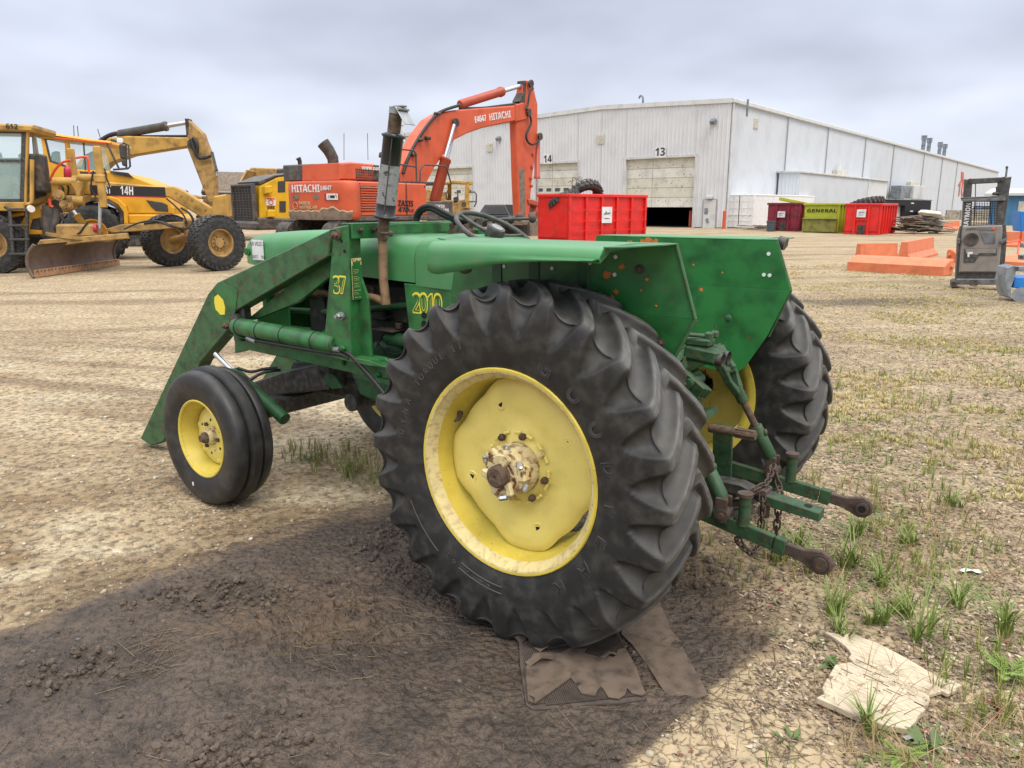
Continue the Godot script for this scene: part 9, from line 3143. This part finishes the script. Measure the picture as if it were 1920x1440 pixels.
func controls(T: Node3D) -> void:
	var S := part("steering_wheel", T)
	var c := Vector3(0.745, 1.475, 0.0)
	var n := Vector3(-0.47, 0.88, 0).normalized()
	var b := B.new()
	b.tube(ring(c, n, 0.2), 0.0125, 12, false, true)
	obj("wheel_rim", b, M.black_paint, S)
	for k in 3:
		b = B.new()
		var d: Vector3 = ring(c, n, 0.196, 3)[k]
		d = ring(c, n, 0.196, 36)[[2, 14, 26][k]]
		b.tube(smooth_path([c - n * 0.01, c.lerp(d, 0.5) - n * 0.012, d]), [0.014, 0.013, 0.012, 0.012, 0.011, 0.011, 0.01, 0.01, 0.01, 0.009, 0.009, 0.009, 0.009].slice(0, 13), 8)
		obj("spoke", b, M.black_paint, S)
	b = B.new()
	b.tube([c - n * 0.06, c - n * 0.02, c + n * 0.02, c + n * 0.03], [0.035, 0.045, 0.047, 0.042], 20)
	obj("hub", b, M.black_paint, S)
	b = B.new()
	b.cyl(c + n * 0.028, c + n * 0.033, 0.03, 20)
	obj("hub_badge", b, M.silver_paint, S)
	b = B.new()
	b.cyl(c - n * 0.05, c - n * 0.35, 0.022, 12)
	obj("column", b, M.green_dark, S)
	b = B.new()
	b.ball(Vector3(0.93, 1.40, -0.02), Vector3(0.16, 0.07, 0.2), 20, 10)
	obj("dash", b, M.green_clean, T)
	# loader valve and its levers beside the wheel
	b = B.new()
	b.box(Vector3(1.112,1.461,.2), Vector3(0.14, 0.05, 0.09), 0.008)
	for k in 3: b.cyl(Vector3(1.112,1.461,.2) + Vector3(-0.05 + 0.05 * k, 0, -0.03), Vector3(1.112,1.461,.2) + Vector3(-0.05 + 0.05 * k, 0.05, -0.03), 0.014, 10)
	obj("loader_valve", b, M.rust_metal, T)
	b = B.new()
	b.box(Vector3(1.061,1.458,.25), Vector3(0.1, 0.06, 0.06), 0.01)
	obj("valve_body", b, M.green, T)
	for e in [[Vector3(1.056,1.497,.3), Vector3(1.03,1.525,.3), Vector3(.965,1.531,.3), Vector3(.814,1.547,.3)], [Vector3(1.016,1.509,.25), Vector3(.98,1.529,.25), Vector3(.823,1.536,.25), Vector3(.695,1.54,.25)], [Vector3(1.028,1.496,.35), Vector3(1.01,1.525,.35), Vector3(.949,1.534,.35), Vector3(.902,1.531,.35)]]:
		b = B.new()
		b.tube(smooth_path(e), 0.008, 8)
		var lv := obj("lever", b, M.black_paint, T)
		b = B.new()
		b.ball(e[3], Vector3(0.02, 0.022, 0.02), 12, 8)
		obj("knob", b, M.steel_dark, lv)
	b = B.new()
	b.tube([Vector3(1.067,1.496,.2), Vector3(1.052,1.524,.2)], 0.02, 10)
	obj("filler_cap", b, M.rust_metal, T)
	for e in [[Vector3(1.367,1.496,.1), Vector3(1.361,1.55,.1), Vector3(1.321,1.592,.1), Vector3(1.248,1.604,.1), Vector3(1.172,1.571,.12), Vector3(1.106,1.538,.15), Vector3(1.067,1.526,.2)], [Vector3(1.385,1.495,.14), Vector3(1.379,1.544,.14), Vector3(1.342,1.578,.14), Vector3(1.284,1.587,.14), Vector3(1.199,1.551,.15), Vector3(1.139,1.526,.18), Vector3(1.091,1.512,.22)], [Vector3(1.198,1.497,.2), Vector3(1.159,1.517,.2), Vector3(1.096,1.529,.2), Vector3(1.031,1.521,.2)]]:
		b = B.new()
		b.tube(smooth_path(e), 0.0125, 9)
		obj("hydraulic_hose", b, M.hose, T)

func link_chain(p: Node, path: Array, called := "chain_link") -> void:
	var cv := Curve3D.new()
	for v in path: cv.add_point(v)
	var len := cv.get_baked_length()
	var n := int(len / 0.028)
	for i in n:
		var a := cv.sample_baked(len * i / n)
		var c := cv.sample_baked(len * (i + 1) / n)
		var d := (c - a).normalized()
		var u := d.cross(Vector3(0.3, 0.8, 0.5)).normalized()
		if i % 2: u = d.cross(u)
		var m := (a + c) * 0.5
		var lp := []
		for k in 14:
			var t := TAU * k / 14
			lp.append(m + d * (0.013 * signf(cos(t)) * (1.0 if absf(cos(t)) > 0.3 else absf(cos(t)) / 0.3) + 0.011 * cos(t)) + u * 0.0125 * sin(t))
		var b := B.new()
		b.tube(lp, 0.0042, 6, false, true)
		obj(called, b, M.steel_dark, p)

func hitch(T: Node3D) -> void:
	var b: B
	for s in [-1.0, 1.0]:
		var H := part("lower_link", T)
		# from the pivot under the axle to the ball end
		var e0 := Vector3(-0.1, 0.47, s * 0.25)
		var e1 := Vector3(-0.97, 0.352, s * 0.315)
		if s < 0: e1.z = -0.33
		var d := (e1 - e0).normalized()
		var bs := basis_from(d, Vector3.UP)
		var l := (e1 - e0).length()
		b = B.new()
		b.box(e0 + d * (l * 0.4), Vector3(l * 0.8, 0.06, 0.026), 0.004, bs)
		obj("link_bar", b, M.hitch_green, H)
		b = B.new()
		b.box(e0 + d * (l * 0.83), Vector3(0.045, 0.066, 0.034), 0.004, bs)
		obj("link_collar", b, M.hitch_green, H)
		b = B.new()
		b.x = Transform3D(bs, e0)
		b.prism([Vector2(l * 0.84, -0.022), Vector2(l * 0.93, -0.026), Vector2(l * 0.965, -0.038), Vector2(l, -0.046), Vector2(l * 1.03, -0.038), Vector2(l * 1.05, -0.014), Vector2(l * 1.05, 0.014), Vector2(l * 1.03, 0.038), Vector2(l, 0.046), Vector2(l * 0.965, 0.038), Vector2(l * 0.93, 0.026), Vector2(l * 0.84, 0.022)], -0.011, 0.011, 0.004)
		obj("hook_end", b, M.steel_dark, H)
		b = B.new()
		b.x = Transform3D(bs, e1 + d * 0.005)
		b.lathe([Vector2(0.036, -0.0125), Vector2(0.036, 0.0145), Vector2(0.031, 0.016), Vector2(0.028, 0.013), Vector2(0.027, 0.022), Vector2(0.016, 0.024), Vector2(0.015, -0.024), Vector2(0.027, -0.022), Vector2(0.031, -0.016), Vector2(0.036, -0.0145)], 24)
		obj("ball_joint", b, M.steel_dark, H)
		b = B.new()
		b.x = Transform3D(bs, e1 + d * 0.005)
		b.cyl(Vector3(0, 0, -0.0235), Vector3(0, 0, 0.0235), 0.016, 14)
		obj("ball_bore", b, M.rust_metal if s < 0 else M.hole, H)
		var pt := e0 + d * (l * 0.66)
		b = B.new()
		b.cyl(pt + Vector3(0, 0.02, 0), pt + Vector3(0, 0.14, 0), 0.023, 16)
		obj("stay_post", b, M.hitch_green, H)
		b = B.new()
		b.cyl(pt + Vector3(0, 0.138, 0), pt + Vector3(0, 0.15, 0), 0.03, 18)
		obj("post_cap", b, M.steel_dark, H)
		var lk := e0 + d * (l * 0.52)
		lk = Vector3(-.595,.389,-.3) if s < 0 else Vector3(-.594,.396,.29)
		b = B.new()
		b.cyl(lk + Vector3(0, 0.05, -0.035), lk + Vector3(0, 0.05, 0.035), 0.028, 18)
		b.cyl(lk + Vector3(0, 0.05, -0.045), lk + Vector3(0, 0.05, 0.045), 0.013, 12)
		for z in [-0.024, 0.024]: b.box(lk + Vector3(0.005, 0.07, z), Vector3(0.05, 0.1, 0.012), 0.004)
		obj("clevis", b, M.steel_dark, H)
		# lift link up to the rocker arm
		var top := Vector3(-0.56, 0.965, 0.14 * s) if s > 0 else Vector3(-0.5, 0.95, -0.17)
		top = Vector3(-.42,.881,.16) if s > 0 else Vector3(-.331,.829,-.2)
		var bt := lk + Vector3(0, 0.09, 0)
		b = B.new()
		b.tube([bt, bt.lerp(top, 0.08), bt.lerp(top, 0.42), bt.lerp(top, 0.43)], [0.016, 0.028, 0.028, 0.022], 16)
		b.ball(bt.lerp(top, 0.36) + Vector3(-0.03, 0, 0), Vector3(0.012, 0.018, 0.012), 8, 6)
		obj("lift_sleeve", b, M.hitch_green, H)
		b = B.new()
		b.cyl(bt.lerp(top, 0.4), bt.lerp(top, 0.8), 0.0155, 12)
		obj("lift_rod", b, M.rust_metal, H)
		b = B.new()
		var ld := (top - bt).normalized()
		var lb := basis_from(ld, Vector3(0, 0, 1))
		b.x = Transform3D(lb, bt.lerp(top, 0.76))
		b.tube([Vector3(-0.02, 0, 0), Vector3(0.05, 0, 0)], 0.024, 14)
		for y in [-1.0, 1.0]: b.prism([Vector2(0.03, -0.02 + y * 0.015), Vector2(0.1, y * 0.048 - 0.012), Vector2(0.24, y * 0.04 - 0.01), Vector2(0.24, y * 0.04 + 0.01), Vector2(0.1, y * 0.048 + 0.012), Vector2(0.03, 0.02 + y * 0.015)], -0.016, 0.016, 0.004)
		obj("lift_yoke", b, M.hitch_green, H)
		b = B.new()
		var rk := top + ld * 0.03
		b.prism([Vector2(rk.x - 0.03, rk.y + 0.02), Vector2(rk.x, rk.y - 0.03), Vector2(-0.36, 0.9), Vector2(-0.32, 0.97), Vector2(-0.36, 1.02)], top.z - 0.015, top.z + 0.015, 0.004)
		b.cyl(rk - Vector3(0, 0, 0.05), rk + Vector3(0, 0, 0.05), 0.018, 12)
		obj("rocker_arm", b, M.hitch_green, H)
		# check chain to the drawbar
		link_chain(H, [pt + Vector3(0.03, 0.075, 0.0), pt + Vector3(0.02, -0.06, -s * 0.01), pt + Vector3(-0.02, -0.12, -s * 0.06), pt + Vector3(-0.03, -0.1, -s * 0.14)] if s < 0 else [pt + Vector3(0.1, 0.09, 0), pt + Vector3(0.06, 0.05, -0.03), pt + Vector3(0.02, -0.02, -0.06), pt + Vector3(0.0, -0.03, -0.1)])
	b = B.new()
	b.prism([Vector2(0.3, 0.42), Vector2(-0.5, 0.42), Vector2(-0.6, 0.425), Vector2(-0.66, 0.40), Vector2(-0.88, 0.385), Vector2(-0.88, 0.42), Vector2(-0.64, 0.45), Vector2(-0.56, 0.47), Vector2(0.3, 0.47)], -0.035, 0.035, 0.006)
	var db := obj("drawbar", b, M.black_paint, T)
	b = B.new()
	b.prism([Vector2(-0.67, 0.40), Vector2(-0.885, 0.3845), Vector2(-0.885, 0.4215), Vector2(-0.67, 0.446)], -0.0365, 0.0365, 0.004)
	obj("drawbar_tongue", b, M.hitch_green, db)
	b = B.new()
	b.cyl(Vector3(-0.83, 0.4285, 0), Vector3(-0.83, 0.4302, 0), 0.016, 16)
	obj("pin_hole", b, M.hole, db)
	b = B.new()
	b.box(Vector3(-0.64, 0.452, 0), Vector3(0.06, 0.02, 0.1), 0.004)
	b.cyl(Vector3(-0.66, 0.34, 0), Vector3(-0.66, 0.4, 0), 0.02, 10)
	obj("chain_anchor", b, M.steel_dark, db)
	link_chain(db, [Vector3(-0.6, 0.46, -0.17), Vector3(-0.62, 0.46, -0.06), Vector3(-0.65, 0.475, 0.0), Vector3(-0.64, 0.47, 0.08), Vector3(-0.62, 0.5, 0.2)])
	link_chain(db, [Vector3(-0.66, 0.46, -0.05), Vector3(-0.665, 0.38, -0.055), Vector3(-0.665, 0.28, -0.05)])
	link_chain(db, [Vector3(-0.7, 0.44, 0.05), Vector3(-0.7, 0.36, 0.05), Vector3(-0.7, 0.28, 0.05), Vector3(-0.7, 0.25, 0.05)])
	b = B.new()
	b.box(Vector3(-0.36, 0.6, -0.12), Vector3(0.09, 0.34, 0.012), 0.003)
	b.prism([Vector2(-.391,.684),Vector2(-.479,.685),Vector2(-.487,.453),Vector2(-.4,.461)], 0.06, 0.072, 0.003)
	b.prism([Vector2(-.324,.744),Vector2(-.409,.767),Vector2(-.415,.737),Vector2(-.327,.697)], -0.1, 0.05, 0.004)
	b.box(Vector3(-0.36, 0.44, -0.02), Vector3(0.1, 0.02, 0.22), 0.003)
	obj("drawbar_hanger", b, M.hitch_green, T)
	b = B.new()
	b.cyl(Vector3(-0.4, 0.68, 0), Vector3(-0.6, 0.68, 0), 0.019, 14)
	for k in 6:
		var a := TAU * k / 6
		b.box(Vector3(-0.555, 0.68 + 0.019 * sin(a), 0.019 * cos(a)), Vector3(0.08, 0.007, 0.007), 0.001)
	obj("power_shaft", b, M.rust_metal, T)
	# remote valve with two couplers
	b = B.new()
	var v := Vector3(-.382,1.01,-.05)
	b.box(v, Vector3(0.15, 0.07, 0.12), 0.016, Basis(Vector3(0, 0, 1), 0.1))
	b.box(v + Vector3(0.02, 0.05, -0.02), Vector3(0.11, 0.03, 0.07), 0.006)
	b.box(v + Vector3(-0.02, 0.075, -0.02), Vector3(0.03, 0.035, 0.035), 0.006)
	b.box(v + Vector3(-0.02, 0.075, 0.04), Vector3(0.03, 0.03, 0.03), 0.006)
	b.cyl(v + Vector3(-0.02, 0.075, -0.02), v + Vector3(0.12, 0.085, -0.1), 0.009, 8)
	b.cyl(v + Vector3(0.1, -0.01, -0.05), v + Vector3(0.26, -0.02, -0.08), 0.018, 10)
	obj("remote_valve", b, M.hitch_green, T)
	for z in [-0.03, 0.035]:
		b = B.new()
		b.x = Transform3D(basis_from(Vector3(0, 0, 1), Vector3(0, 1, 0)), v + Vector3(-0.09, -0.015, z))
		b.lathe([Vector2(0.0, 0.035), Vector2(0.012, 0.035), Vector2(0.014, 0.042), Vector2(0.02, 0.046)].map(func(q): return Vector2(q.x, -q.y)), 16)
		b.lathe([Vector2(0.027, 0.0), Vector2(0.027, 0.04), Vector2(0.02, 0.047)].map(func(q): return Vector2(q.x, -q.y)), 18)
		obj("coupler", b, M.black_paint, T)
	b = B.new()
	var w := Vector3(-.366,.901,-.12)
	for k in 3: b.box(w + Vector3(0.0, -0.01 * k, 0.035 * k - 0.03), Vector3(0.13, 0.05, 0.012), 0.008, Basis(Vector3(0, 0, 1), 0.6))
	b.cyl(w + Vector3(0, 0, -0.06), w + Vector3(0, 0, 0.08), 0.02, 12)
	obj("top_link_bracket", b, M.hitch_green, T)
	b = B.new()
	var k0 := Vector3(-.365,.895,-.05)
	b.tube([k0, k0 + Vector3(-0.015, -0.05, 0), k0 + Vector3(0.0, -0.085, 0), k0 + Vector3(0.018, -0.05, 0.01), k0 + Vector3(0.01, 0.01, 0.01)], 0.004, 6, false, true)
	obj("safety_clip", b, M.galvanised, T)
